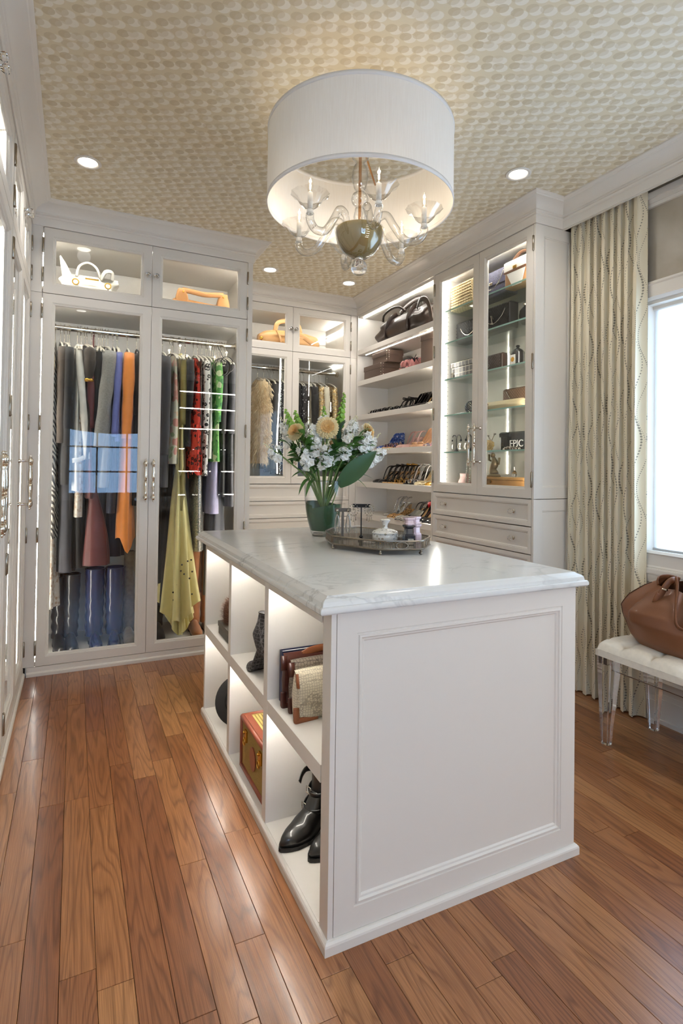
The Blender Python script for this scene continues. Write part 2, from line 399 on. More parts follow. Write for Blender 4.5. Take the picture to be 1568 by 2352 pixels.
mb.box(WY0-.10, WY1+.10, 0, .010, WZ0-.20, WZ0-.135); struct(mb, 'window_apron', TRIM, win)
# wainscot panel mouldings + baseboard under the window
mb = MB(M); mb.box(YR, 2.40, 0, .006, .12, WZ0-.05); mb.frame(.55, 1.90, .20, .50, [(0, .006), (0, .018), (.012, .022), (.024, .012), (.034, .014), (.040, .006)])
struct(mb, 'trim_9', TRIM, smooth=.5)
struct(MB(M).prism([(0, 0), (0, 0)] and [(YR, 0), (2.40, 0), (2.40, .12), (YR, .12)], 0, .014), 'baseboard_right', TRIM)
struct(MB(M).prism([(YR, .12), (2.40, .12), (2.40, .145), (YR, .145)], 0, .009), 'trim_10', TRIM)
struct(MB(M).prism([(YR, 0), (2.40, 0), (2.40, .02), (YR, .02)], .014, .026), 'trim_11', TRIM)
# roller blind over that window
t = thing('roller_blind', 'cream translucent roller blind drawn down over the window by the bench', 'blind', (XW+.03, 1.2, WZ0+.05))
def m_blind():
    m, nt, N, L, b = mat('translucent_blind_cloth'); N.remove(b); out = N['Material Output']
    tc = N.new('ShaderNodeTexCoord'); n = N.new('ShaderNodeTexNoise'); n.inputs['Scale'].default_value = 1.2; n.inputs['Detail'].default_value = 1; L.new(tc.outputs['Object'], n.inputs['Vector'])
    r = ramp(N, [(.38, rgb('#fff0d8')), (.62, rgb('#f8f4ee'))]); L.new(n.outputs['Fac'], r.inputs[0])
    d = N.new('ShaderNodeBsdfDiffuse'); tr = N.new('ShaderNodeBsdfTranslucent'); mx = N.new('ShaderNodeMixShader'); mx.inputs[0].default_value = .62
    L.new(r.outputs[0], d.inputs[0]); L.new(r.outputs[0], tr.inputs[0]); L.new(d.outputs[0], mx.inputs[1]); L.new(tr.outputs[0], mx.inputs[2]); L.new(mx.outputs[0], out.inputs[0]); return m
part(MB(M).grid(lambda a, b: (lerp(WY0+.025, WY1-.025, a), -.045, lerp(.862, WZ1-.04, b)), 6, 8), 'blind_cloth', m_blind(), t, w=True)
part(MB(M).box(WY0+.022, WY1-.022, -.052, -.038, .85, .872), 'bottom_bar', plain('blind_bar', '#b4b0ac', .4), t, w=True, bevel=.003)
part(MB(M).lathe([(.018, WY0+.02), (.018, WY1-.02)], 16, (0, 0, 0), axis='x') if 0 else MB(M).box(WY0+.02, WY1-.02, -.065, -.03, WZ1-.045, WZ1-.012), 'head_tube', TRIM, t, w=True, bevel=.012, bseg=3)

# window behind the camera, seen only in the reflections of the glass doors
M = Matrix(((1, 0, 0, 0), (0, 1, 0, YR), (0, 0, 1, 0), (0, 0, 0, 1)))
win2 = struct(MB(M).frame(RX0-.09, RX1+.09, RZ0-.03, RZ1+.09, [(0, 0), (0, .024), (.02, .022), (.075, .020), (.09, .014), (.09, 0)]), 'window_2', TRIM)
mb = MB(M); mb.frame(RX0, RX1, RZ0, RZ1, [(0, 0), (0, -.10), (.05, -.10), (.05, -.05), (.02, -.05), (.02, 0)])
for k in (1, 2): mb.box(lerp(RX0, RX1, k/3)-.012, lerp(RX0, RX1, k/3)+.012, -.085, -.06, RZ0, RZ1)
for k in range(1, 4): mb.box(RX0, RX1, -.085, -.06, lerp(RZ0, RZ1, k/4)-.012, lerp(RZ0, RZ1, k/4)+.012)
struct(mb, 'window_frame', TRIM, win2)
struct(MB(M).box(RX0+.04, RX1-.04, -.074, -.070, RZ0+.04, RZ1-.04), 'window_pane', GLASS, win2)
struct(MB(M).box(RX0-.12, RX1+.12, -.03, .05, RZ0-.05, RZ0-.02), 'window_sill', TRIM, win2)
# ================================================================ CABINET KIT
def pull_mesh():
    mb = MB()
    pr = [(.0005, -.138), (.004, -.136), (.006, -.131), (.004, -.127), (.0075, -.124), (.010, -.118), (.0115, -.110), (.010, -.102), (.0075, -.097), (.009, -.094), (.0065, -.090), (.0085, -.086), (.0065, -.080),
          (.0075, -.070), (.0095, -.040), (.0100, -.020), (.0085, -.010), (.0055, -.005), (.0085, 0)]
    pr = pr+[(r, -z) for r, z in pr[-2::-1]]
    mb.lathe(pr, 16, (0, -.052, 0))
    for z in (-.110, .110):
        mb.lathe([(.011, 0), (.011, -.004), (.006, -.008), (.0048, -.016), (.0048, -.048)], 12, (0, 0, z), axis='y')
    return mb.mesh('door_handle', CHROME, smooth=True)
PULL = pull_mesh()
def knob_mesh():
    mb = MB(); mb.lathe([(.006, -.014), (.010, -.018), (.0155, -.026), (.0165, -.032), (.013, -.040), (.006, -.044)], 10, axis='y')
    return mb.mesh('crystal_knob', CRYSTAL)
def rose_mesh():
    mb = MB(); mb.lathe([(.011, 0), (.011, -.003), (.0055, -.006), (.0050, -.013), (.0075, -.0145)], 14, axis='y'); return mb.mesh('knob_rose', CHROME, smooth=True)
KNOB, ROSE = knob_mesh(), rose_mesh()
def hinge_mesh():
    mb = MB(); mb.lathe([(.0005, -.047), (.0045, -.045), (.006, -.043), (.006, .043), (.0045, .045), (.0005, .047)], 10, (0, -.003, 0)); mb.box(-.006, .006, -.0015, .012, -.042, .042)
    return mb.mesh('hinge', STEEL, smooth=True)
HINGE = hinge_mesh()
FACE = {'W': (MW, 0), 'R': (MR, -PI/2), 'L': (ML, PI/2)}
def hw(mesh, name, parent, face, pos, u, z, w=0, rx=0):
    fn, rz = FACE[face]; p = fn(pos) @ Vector((u, w, z)); return link(name, mesh, parent, p, (rx, 0, rz))
def knob(parent, face, pos, u, z, w=0):
    r = hw(ROSE, 'knob_rose', parent, face, pos, u, z, w); hw(KNOB, 'crystal_knob', parent, face, pos, u, z, w); return r
DOORP = lambda s: [(0, -.022), (0, 0), (s-.016, 0), (s-.014, -.0025), (s-.011, -.0025), (s-.009, -.005), (s-.004, -.0065), (s, -.011), (s, -.022)]
def door(parent, face, pos, u0, u1, z0, z1, stile=.067, hinge=None, pull=None, kn=None, nh=3, gap=.0016):
    fn, _ = FACE[face]; M = fn(pos)
    d = part(MB(M).frame(u0+gap, u1-gap, z0+gap, z1-gap, DOORP(stile)), 'door', PAINT, parent, w=True, smooth=.5)
    part(MB(M).box(u0+stile-.006, u1-stile+.006, -.017, -.013, z0+stile-.006, z1-stile+.006), 'glass_pane', GLASS, d)
    if hinge is not None:
        for k in range(nh):
            z = lerp(z0+.11, z1-.11, k/(nh-1)) if nh > 1 else (z0+z1)/2
            hw(HINGE, 'hinge', d, face, pos, hinge, z)
    if pull is not None: hw(PULL, 'door_handle', d, face, pos, pull[0], pull[1])
    if kn is not None: knob(d, face, pos, *kn)
    return d
def drawer(parent, face, pos, u0, u1, z0, z1, knobs=(), s=.036):
    fn, _ = FACE[face]; M = fn(pos); g = .0016
    mb = MB(M); mb.frame(u0+g, u1-g, z0+g, z1-g, [(0, -.02), (0, 0), (s-.012, 0), (s-.010, -.003), (s-.006, -.003), (s-.003, -.007), (s, -.010), (s, -.02)])
    mb.box(u0+s-.004, u1-s+.004, -.016, -.0115, z0+s-.004, z1-s+.004)
    d = part(mb, 'drawer', PAINT, parent, w=True, smooth=.5)
    for u in knobs: knob(d, face, pos, u, (z0+z1)/2, -.0115)
    return d
def boxpart(parent, name, mt, *b, **k): return part(MB().box(*b), name, mt, parent, w=True, **k)

# ---- wardrobe facing the camera (left half of the back wall)
WX0, WX1, WD = -.245, 1.11, .62
wd = thing('wardrobe', 'white built-in wardrobe with four glass doors full of hanging clothes and tall boots', 'wardrobe', ((WX0+WX1)/2, YW+.3, 0))
boxpart(wd, 'side_panel', PAINT_IN, WX0, -.2, YW+.022, YW+WD, 0, ZT)
boxpart(wd, 'side_panel', PAINT, 1.085, WX1, YW, YW+WD+.2, 0, ZT)
boxpart(wd, 'back_panel', PAINT_IN, -.2, 1.085, YW+WD, YW+WD+.015, 0, ZT)
boxpart(wd, 'floor_panel', PAINT_IN, -.2, 1.085, YW+.026, YW+WD, .03, .075)
boxpart(wd, 'shelf', PAINT_IN, -.2, 1.085, YW+.026, YW+WD, ZM-.025, ZM+.03)
boxpart(wd, 'top_panel', PAINT_IN, -.2, 1.085, YW+.026, YW+WD, ZT-.03, ZT)
for z in (2.405, 2.53): boxpart(wd, 'back_board', PAINT_IN, -.2, 1.085, YW+WD-.006, YW+WD, z, z+.12)
boxpart(wd, 'stile', PAINT, XL-.002, -.1955, YW+.0005, YW+.024, .056, ZM); boxpart(wd, 'stile', PAINT, XL-.002, -.1955, YW+.0005, YW+.024, ZM+.002, ZT)
boxpart(wd, 'stile', PAINT, 1.0755, WX1, YW-.0005, YW+.022, .056, ZM); boxpart(wd, 'stile', PAINT, 1.0755, WX1, YW-.0005, YW+.022, ZM+.002, ZT)
M = MW(YW)
def plinth(parent, M, u0, u1):
    mb = MB(M); rings = []
    for u in (u0, u1): rings.append([(u, w, z) for w, z in [(-.02, 0), (.012, 0), (.012, .018), (.008, .024), (.002, .026), (.002, .054), (-.02, .054)]])
    part(mb.loft(rings), 'plinth', PAINT, parent, w=True, smooth=.5)
plinth(wd, M, WX0+.008, WX1)
door(wd, 'W', YW, -.192, .4345, .056, ZM, .068, hinge=-.1935, pull=(.411, 1.172), nh=4, gap=.0012)
door(wd, 'W', YW, .4345, 1.0725, .056, ZM, .068, hinge=1.0740, pull=(.458, 1.172), nh=4, gap=.0012)
door(wd, 'W', YW, -.192, .4345, ZM+.002, ZT-.002, .067, hinge=-.1935, kn=(.408, 2.50), nh=2, gap=.0012)
door(wd, 'W', YW, .4345, 1.0725, ZM+.002, ZT-.002, .067, hinge=1.0740, kn=(.461, 2.50), nh=2, gap=.0012)
def rod(parent, x0, x1, y, z):
    part(MB().lathe([(.0165, x0), (.0165, x1)], 16, (0, y, z), axis='x'), 'clothes_rail', CHROME, parent, w=True, smooth=True)
    for x in (x0+.012, x1-.012): part(MB().lathe([(.027, x-.012), (.027, x+.012)], 16, (0, y, z), axis='x'), 'rail_socket', CHROME, parent, w=True, smooth=True)
RODY, RODZ = YW+.29, 2.165
rod(wd, -.2, 1.085, RODY, RODZ)
def led(parent, *b, m=None): return part(MB().box(*b), 'led_strip', m or LED, parent, w=True)
for x in (-.199, 1.077): led(wd, x, x+.008, YW+.030, YW+.036, .10, ZM-.04); led(wd, x, x+.008, YW+.030, YW+.036, ZM+.05, ZT-.04, m=LED_HI)
led(wd, -.18, 1.06, YW+.034, YW+.046, ZT-.036, ZT-.031, m=LED_HI)
led(wd, -.18, 1.06, YW+.034, YW+.044, ZM-.032, ZM-.027)

# ---- back closet beyond the wardrobe
BX0, BX1 = 1.13, 2.38
bc = thing('closet_cabinet', 'white back closet with glass doors above three wide moulded drawers behind the bouquet', 'closet', ((BX0+BX1)/2, YB+.3, 0))
BZ = 1.12
boxpart(bc, 'side_panel', PAINT_IN, 2.315, 2.37, YB+.022, YB+.6, 0, ZT)
boxpart(bc, 'side_panel', PAINT_IN, BX0, 1.16, YB+.022, YB+.6, 0, ZT)
boxpart(bc, 'back_panel', PAINT_IN, 1.16, 2.315, YB+.585, YB+.6, 0, ZT)
boxpart(bc, 'shelf', PAINT_IN, 1.16, 2.315, YB+.026, YB+.585, ZM-.025, ZM+.03)
boxpart(bc, 'top_panel', PAINT_IN, 1.16, 2.315, YB+.026, YB+.585, ZT-.03, ZT)
boxpart(bc, 'floor_panel', PAINT_IN, 1.16, 2.315, YB+.026, YB+.585, BZ, BZ+.05)
for z in (2.40, 2.53): boxpart(bc, 'back_board', PAINT_IN, 1.16, 2.315, YB+.579, YB+.585, z, z+.12)
boxpart(bc, 'stile', PAINT, 2.3160, 2.379, YB, YB+.022, 0, ZM); boxpart(bc, 'stile', PAINT, 2.3160, 2.379, YB, YB+.022, ZM+.002, ZT)
door(bc, 'W', YB, 1.160, 1.736, BZ, ZM, .067, nh=3, pull=(1.712, 1.42)); door(bc, 'W', YB, 1.736, 2.314, BZ, ZM, .067, hinge=2.315, nh=3, pull=(1.760, 1.42))
door(bc, 'W', YB, 1.160, 1.736, ZM+.002, ZT-.002, .067, nh=2, kn=(1.712, 2.50)); door(bc, 'W', YB, 1.736, 2.314, ZM+.002, ZT-.002, .067, hinge=2.315, nh=2, kn=(1.760, 2.50))
for k in range(7):
    z1 = BZ-.003-k*.150
    if z1-.148 > 0.02: drawer(bc, 'W', YB, 1.16, 2.314, z1-.148, z1, (1.45, 2.05) if k > 2 else ())
plinth(bc, MW(YB), 1.13, 2.379)
rod(bc, 1.16, 2.315, YB+.28, 2.185)
led(bc, 1.20, 2.30, YB+.034, YB+.046, ZT-.036, ZT-.031, m=LED_HI)
led(bc, 2.3095, 2.3148, YB+.05, YB+.52, 2.6, 2.606) if 0 else None
part(MB().tube(spline([(1.637, YB+.036, 2.27), (1.630, YB+.036, 1.9), (1.614, YB+.036, 1.5), (1.620, YB+.036, 1.21)], 8), .006, 6), 'led_strip', emit('led_loose_strip', (1.0, .95, .86), 9), bc, w=True)
led(bc, 2.308, 2.315, YB+.03, YB+.55, ZT-.13, ZT-.122); led(bc, 2.308, 2.315, YB+.03, YB+.40, ZM-.04, ZM-.034)

# ---- open shoe shelves on the right
SY0, SY1 = 3.395, 4.61
sh = thing('shoe_shelving', 'white open shelving lit by strips, holding rows of shoes, boxes and a duffel', 'shelving', (XR+.17, 4.0, 0))
boxpart(sh, 'side_panel', PAINT_IN, XR, 2.725, SY1, SY1+.0135, 0, ZT)
boxpart(sh, 'back_panel', PAINT_IN, 2.717, 2.735, SY0-.019, SY1, 0, ZT)
boxpart(sh, 'side_panel', PAINT_IN, XR+.0225, 2.717, SY0-.019, SY0-.0005, 0, ZT)
boxpart(sh, 'top_panel', PAINT_IN, XR+.01, 2.717, SY0, SY1, ZT-.02, ZT)
SHZ = [2.375, 2.082, 1.762, 1.442, 1.142, .856, .56, .27]
for z in SHZ: 
    boxpart(sh, 'shelf', PAINT_IN, XR+.004, 2.717, SY0, SY1, z-.046, z, bevel=.002)
    if z > 2.3: led(sh, XR+.055, XR+.061, SY0+.03, SY1-.06, z-.0485, z-.0455)
led(sh, XR+.045, XR+.055, SY0+.01, SY1-.03, ZT-.026, ZT-.0195)
led(sh, XR+.030, XR+.036, SY0, SY0+.004, .12, ZT-.06, m=LED_FILL); led(sh, 2.690, 2.696, SY0, SY0+.004, .12, ZT-.06, m=LED_FILL)  # hidden vertical strips, added to brighten the shelves
for z in SHZ[2:6]: led(sh, 2.70, 2.712, SY0+.02, SY0+.22, z-.052, z-.0455)
plinth(sh, MR(XR), SY0, SY1)

# ---- glass display cabinet with drawers, right
GY0, GY1 = 2.38, 3.375
gc = thing('display_cabinet', 'white display cabinet with two tall glass doors of handbags over crystal-knobbed drawers', 'cabinet', (XR+.17, 2.88, 0))
GZ = 1.105
boxpart(gc, 'side_panel', PAINT_IN, XR+.022, 2.735, 3.300, GY1-.002, 0, ZT)
boxpart(gc, 'mirror_back', MIRROR, 2.715, 2.735, 2.44, 3.3, GZ, ZT)
boxpart(gc, 'top_panel', PAINT_IN, XR+.025, 2.715, 2.44, 3.3, ZT-.05, ZT)
boxpart(gc, 'floor_panel', PAINT_IN, XR+.025, 2.715, 2.44, 3.3, GZ-.02, GZ+.025)
boxpart(gc, 'stile', PAINT, XR, XR+.022, 3.3725, 3.3945, 0, ZT)
boxpart(gc, 'stile', PAINT, XR, XR+.022, 2.3868, 2.3955, GZ, ZT-.001); boxpart(gc, 'stile', PAINT, XR, XR+.022, 2.3868, 2.3955, 0, GZ-.002)
M = MW(2.38)
for z0, z1 in ((GZ, ZT-.002), (.05, GZ-.004)):
    mb = MB(M); mb.box(XR+.0225, 2.735, -.055, -.0065, z0, z1); mb.frame(XR, 2.72, z0, z1, [(0, -.0065), (0, 0), (.066, 0), (.068, -.003), (.072, -.003), (.075, -.006), (.079, -.0065)])
    part(mb, 'end_panel', PAINT, gc, w=True, smooth=.5)
door(gc, 'R', XR, 2.8775, 3.3715, GZ, ZT-.002, .070, hinge=3.3725, nh=4, pull=(2.905, 1.43)); door(gc, 'R', XR, 2.397, 2.8775, GZ, ZT-.002, .067, hinge=2.3965, nh=3, pull=(2.850, 1.43))
for k in range(7):
    z1 = GZ-.004-k*.161
    if z1-.158 > .03: drawer(gc, 'R', XR, 2.397, 3.3715, z1-.158, z1, (2.55, 3.232))
GSZ = [2.418, 2.185, 1.92, 1.66, 1.395]
for z in GSZ:
    g = part(MB().box(XR+.03, 2.712, 2.445, 3.298, z-.009, z), 'glass_shelf', GLASS_SH, gc, w=True)
    part(MB().box(XR+.0285, XR+.0305, 2.445, 3.298, z-.0092, z+.0002), 'shelf_edge', GLASS_SHE, g)
for y in (3.294, 2.442): led(gc, XR+.027, XR+.033, y-.003, y+.004, GZ+.04, ZT-.06, m=LED_HI)
led(gc, XR+.03, XR+.038, 2.46, 3.28, ZT-.056, ZT-.051, m=LED_HI)
pm = MB()
for z in range(46):
    for xx in (XR+.07,): pm.lathe([(.0025, 0), (.0025, .001)], 6, (xx, 3.299, GZ+.06+z*.032), axis='y')
o = part(pm, 'shelf_pin_holes', plain('pin_hole', '#6d675c', .6), gc, w=True); o['kind'] = 'stuff'
plinth(gc, MR(XR), 2.3805, 3.3945)

# ---- cabinets on the left wall, seen at a grazing angle
def left_cab(y0, ym, y1, label, back):
    t = thing('wardrobe', label, 'wardrobe', (XL-.3, ym, 0), group=None); a = .02
    boxpart(t, 'side_panel', PAINT_IN, XL-.6, XL-.022, y0, y0+a, 0, ZT); boxpart(t, 'side_panel', PAINT_IN, XL-.6, XL-.022, y1-a, y1-.0005, 0, ZT)
    boxpart(t, 'back_panel', PAINT_IN, XL-.615, XL-.6, y0, y1-.0005, 0, ZT); boxpart(t, 'shelf', PAINT_IN, XL-.6, XL-.026, y0+a, y1-a, ZM-.025, ZM+.03)
    boxpart(t, 'top_panel', PAINT_IN, XL-.6, XL-.026, y0+a, y1-a, ZT-.03, ZT); boxpart(t, 'floor_panel', PAINT_IN, XL-.6, XL-.026, y0+a, y1-a, .03, .075)
    for (a0, a1, hg, pu) in ((y0+.004, ym, y0+.003, ym-.03), (ym, y1-.006, y1-.005, ym+.03)):
        door(t, 'L', XL, a0, a1, .056, ZM, .075, hinge=hg, pull=(pu, 1.172), nh=4); door(t, 'L', XL, a0, a1, ZM+.002, ZT-.002, .075, hinge=hg, kn=(pu, 2.56), nh=2)
    plinth(t, ML(XL), y0, y1)
    rod_ = part(MB().lathe([(.0165, y0+a), (.0165, y1-a)], 16, (XL-.30, 0, RODZ), axis='y'), 'clothes_rail', CHROME, t, w=True, smooth=True)
    for y in (y0+.03, y1-.036): led(t, XL-.036, XL-.030, y, y+.008, .10, ZM-.04); led(t, XL-.036, XL-.030, y, y+.008, ZM+.05, ZT-.04)
    led(t, XL-.05, XL-.04, y0+.04, y1-.04, ZT-.036, ZT-.031)
    return t
left_cab(1.402, 2.066, 2.728, 'white glass-door wardrobe on the side wall, nearer to the big window', 0)
left_cab(2.734, 3.252, YW, 'white glass-door wardrobe on the side wall, adjoining the wardrobe of coats', 1)
# ================================================================ ISLAND
IX0, IX1, IY0, IY1 = .617, 1.516, 1.324, 2.868
isl = thing('island', 'white paneled island with six lit open cubbies down its long side', 'island', (1.066, 2.1, 0))
CB = 1.06
boxpart(isl, 'back_panel', PAINT_IN, CB, CB+.02, IY0+.061, IY1-.02, .02, .866)
boxpart(isl, 'side_panel', PAINT, CB+.02, IX1, IY0+.061, IY1, .02, .886)
boxpart(isl, 'top_rail', PAINT, IX0, CB, IY0+.062, IY1, .845, .886)
boxpart(isl, 'bottom_panel', PAINT_IN, IX0+.001, CB, IY0+.062, IY1-.002, .005, .0345)
boxpart(isl, 'shelf', PAINT_IN, IX0+.0005, CB, IY0+.061, IY1-.02, .411, .459)
for a, b in ((1.845, 1.886), (2.348, 2.385), (2.843, IY1)): boxpart(isl, 'divider', PAINT_IN, IX0-.0002, CB, a, b, .033, .866)
# recessed second face inside each cubby
boxpart(isl, 'corner_post', PAINT, IX0, .6322, IY0, 1.376, .033, .886)
boxpart(isl, 'inner_side', PAINT_IN, .6322, CB, IY0+.061, 1.376, .033, .866)
for y0, y1 in ((1.376, 1.845), (1.886, 2.348), (2.385, 2.843)):
    for zt in (.845, .411): led(isl, IX0+.028, IX0+.036, y0+.02, y1-.02, zt-.004, zt-.0005, m=LED_HI)
mb = MB(MW(IY0)); x0 = .634
mb.box(x0, IX1, -.06, -.0085, .034, .886)
mb.frame(x0, IX1-.001, .034, .885, [(0, -.0085), (0, 0), (.060, 0), (.062, -.003), (.066, -.003), (.068, .001), (.073, .002), (.077, -.003), (.082, -.004), (.086, -.0085)])
part(mb, 'end_panel', PAINT, isl, w=True, smooth=.5)
mb = MB()
rings = [[(IX0-o, IY0-o, z), (IX1+o, IY0-o, z), (IX1+o, IY1+.002, z), (IX0-o, IY1+.002, z)] for o, z in ((.012, 0), (.012, .022), (.0105, .027), (.006, .032), (0, .033))]
part(mb.loft(rings), 'plinth', PAINT, isl, w=True)
mb = MB(); A = (.611, 1.516, 1.336, 2.895)
prof = [(.020, .886), (.031, .887), (.0345, .891), (.0352, .897), (.0335, .903), (.030, .906), (.0255, .9065), (.0245, .911), (.0235, .917), (.018, .9225), (.011, .9255), (.007, .9275), (.004, .931), (0, .932)]
mb.loft([[(A[0]-o, A[2]-o, z), (A[1]+o, A[2]-o, z), (A[1]+o, A[3]+o, z), (A[0]-o, A[3]+o, z)] for o, z in prof])
solo(mb, 'countertop', MARBLE, 'white marble countertop with grey veins and a moulded edge on the island', 'countertop', smooth=.5)

# ================================================================ BENCH
bx0, bx1, by0, by1 = 2.222, 2.628, .55, 1.825
bn = thing('bench', 'tufted cream bench on tapered clear acrylic legs by the window', 'bench', ((bx0+bx1)/2, (by0+by1)/2, 0))
def cush(a, b):
    x = lerp(bx0, bx1, a); y = lerp(by0, by1, b)
    ex = max(0, 1-abs(2*a-1)**7)**.42; ed = min(y-by0, by1-y)/.028; ey = 1 if ed > 1 else max(0, 1-(1-ed)**2.2)**.5
    z = .437+.046*ex*ey
    uy = (by1-y+.02)/.142; ux = (x-bx0)/(bx1-bx0)*3
    dy = abs(uy-round(uy))*.142; 
    z -= .010*math.exp(-(dy/.006)**2)*ex+.006*math.exp(-(dy/.022)**2)
    dx = abs(ux-.5-round(ux-.5))*.135
    z -= .016*math.exp(-(dx*dx+dy*dy)/.022**2)+.004*math.exp(-(dx/.007)**2)*ey
    return (x, y, z)
mb = MB(); nx, ny = 40, 130
mb.grid(cush, nx, ny)
def bulge(z, y):
    uy = (by1-y+.02)/.142; dy = abs(uy-round(uy))*.142; return .005*math.exp(-(dy/.006)**2)-.002
FAB = plain('cream_linen', '#ece4d4', .85, sheen=.3, bump=.35, bscale=700, var=.04, vscale=60)
mb.loft([[(bx0+bulge(0, lerp(by0, by1, j/60)), lerp(by0, by1, j/60), z) for j in range(61)]+[(bx1, lerp(by1, by0, j/60), z) for j in range(61)] for z in (.408, .420, .4372)], False)
part(mb, 'cushion', FAB, bn, w=True, smooth='all')
for (x, sx) in ((bx0+.002, 1), (bx1-.002, -1)):
    for (y, sy) in ((by0+.002, 1), (by1-.002, -1)):
        L0 = .062; mb = MB()
        rings = []
        for z, w, d in ((0, .036, .014), (.10, .046, .010), (.36, .076, .001), (.408, .078, 0)):
            xa, xb = sorted((x+sx*d, x+sx*(d+w))); ya, yb = sorted((y+sy*d, y+sy*(d+w)))
            c = .004; rings.append([(xa+c, ya, z), (xb-c, ya, z), (xb, ya+c, z), (xb, yb-c, z), (xb-c, yb, z), (xa+c, yb, z), (xa, yb-c, z), (xa, ya+c, z)])
        part(mb.loft(rings), 'leg', ACRYL, bn, w=True)
part(MB().box(bx0+.006, bx0+.026, by0+.080, by1-.080, .358, .4075), 'rail', ACRYL, bn, w=True, bevel=.002)
part(MB().box(bx1-.026, bx1-.006, by0+.080, by1-.080, .358, .4075), 'rail', ACRYL, bn, w=True, bevel=.002)
for y in (by0+.006, by1-.026): part(MB().box(bx0+.080, bx1-.080, y, y+.020, .358, .4075), 'rail', ACRYL, bn, w=True, bevel=.002)

# ================================================================ CURTAIN
def m_curtain():
    m, nt, N, L, b = mat('dotted_wave_curtain'); uv = N.new('ShaderNodeUVMap'); uv.uv_map = 'UVMap'
    sp = N.new('ShaderNodeSeparateXYZ'); L.new(uv.outputs[0], sp.inputs[0]); U, V = sp.outputs[0], sp.outputs[1]
    def fam(sp_u, amp, per, sgn, dv, r0, r1, ph):
        uu = mth(N, L, 'DIVIDE', mth(N, L, 'ADD', U, ph*.37), sp_u); cell = mth(N, L, 'FLOOR', uu)
        loc = mth(N, L, 'MULTIPLY', mth(N, L, 'SUBTRACT', mth(N, L, 'FRACT', uu), .5), sp_u)
        phase = mth(N, L, 'ADD', mth(N, L, 'MULTIPLY', V, 2*PI/per), mth(N, L, 'MULTIPLY', cell, 2.1*sgn))
        d = mth(N, L, 'SUBTRACT', loc, mth(N, L, 'MULTIPLY', mth(N, L, 'SINE', phase), amp*sgn))
        y = mth(N, L, 'MULTIPLY', mth(N, L, 'SUBTRACT', mth(N, L, 'FRACT', mth(N, L, 'DIVIDE', V, dv)), .5), dv)
        rad = mth(N, L, 'ADD', (r0+r1)/2, mth(N, L, 'MULTIPLY', mth(N, L, 'SINE', mth(N, L, 'ADD', mth(N, L, 'MULTIPLY', phase, .5), ph)), (r1-r0)/2))
        q = mth(N, L, 'SQRT', mth(N, L, 'ADD', mth(N, L, 'MULTIPLY', d, d), mth(N, L, 'MULTIPLY', y, y)))
        return mth(N, L, 'LESS_THAN', q, rad)
    f = mth(N, L, 'MAXIMUM', fam(.085, .026, .40, 1, .0150, .0026, .0060, 0), fam(.085, .026, .40, -1, .0105, .0021, .0032, 1.3))
    n = N.new('ShaderNodeTexNoise'); n.inputs['Scale'].default_value = 500; n.inputs['Detail'].default_value = 1; L.new(uv.outputs[0], n.inputs['Vector'])
    x = mixc(N, L, mth(N, L, 'MULTIPLY', f, .82), rgb('#eadfc5'), rgb('#7d7668'))
    L.new(x, b.inputs['Base Color']); b.inputs['Roughness'].default_value = .8; b.inputs['Sheen Weight'].default_value = .2
    bp = N.new('ShaderNodeBump'); bp.inputs['Strength'].default_value = .15; bp.inputs['Distance'].default_value = .001; L.new(n.outputs['Fac'], bp.inputs['Height']); L.new(bp.outputs['Normal'], b.inputs['Normal'])
    return m
def curtain(label, y0, y1, flip=1):
    nu, nv = 260, 40; K = 9.5; mb = MB(); pts = {}
    def P(a, b):
        z = lerp(.006, 2.735, b); ph = 2*PI*K*a+.5*math.sin(7*a+1.3); amp = lerp(.026, .021, b)*(1+.22*math.sin(13*a+2))
        wob = .10*math.sin(3.1*a*PI+4*(1-b))*(1-b)
        s = math.sin(ph+wob); s = math.copysign(abs(s)**.75, s)
        y = lerp(y0, y1, a)+.011*math.cos(2*ph)+.010*(1-b)*math.sin(a*9+1)
        x = 2.640+amp*s*.92+.004*math.sin(9*b+a*20)
        if a > .955: x = lerp(x, 2.672, sm((a-.955)/.045))
        return (max(2.6055, min(x, 2.672)), y, z)
    mb.grid(P, nu, nv); me = mb.mesh('curtain', m_curtain() if 'dotted_wave_curtain' not in MATS else MATS['dotted_wave_curtain'], smooth='all', recalc=False)
    us = [0]
    for i in range(1, nu+1):
        p, q = P((i-1)/nu, .5), P(i/nu, .5); us.append(us[-1]+math.dist(p, q))
    lay = me.uv_layers.new(name='UVMap')
    for lp in me.loops:
        i, j = divmod(lp.vertex_index, nv+1); lay.data[lp.index].uv = (us[i], lerp(0, 2.73, j/nv))
    o = link('curtain', me); return tag(o, label, 'curtain')
curtain('cream floor-length curtain with grey dotted waves, beside the display cabinet', 2.366, 1.885)
curtain('cream dotted curtain at the end of the window away from the cabinets', .18, .52)

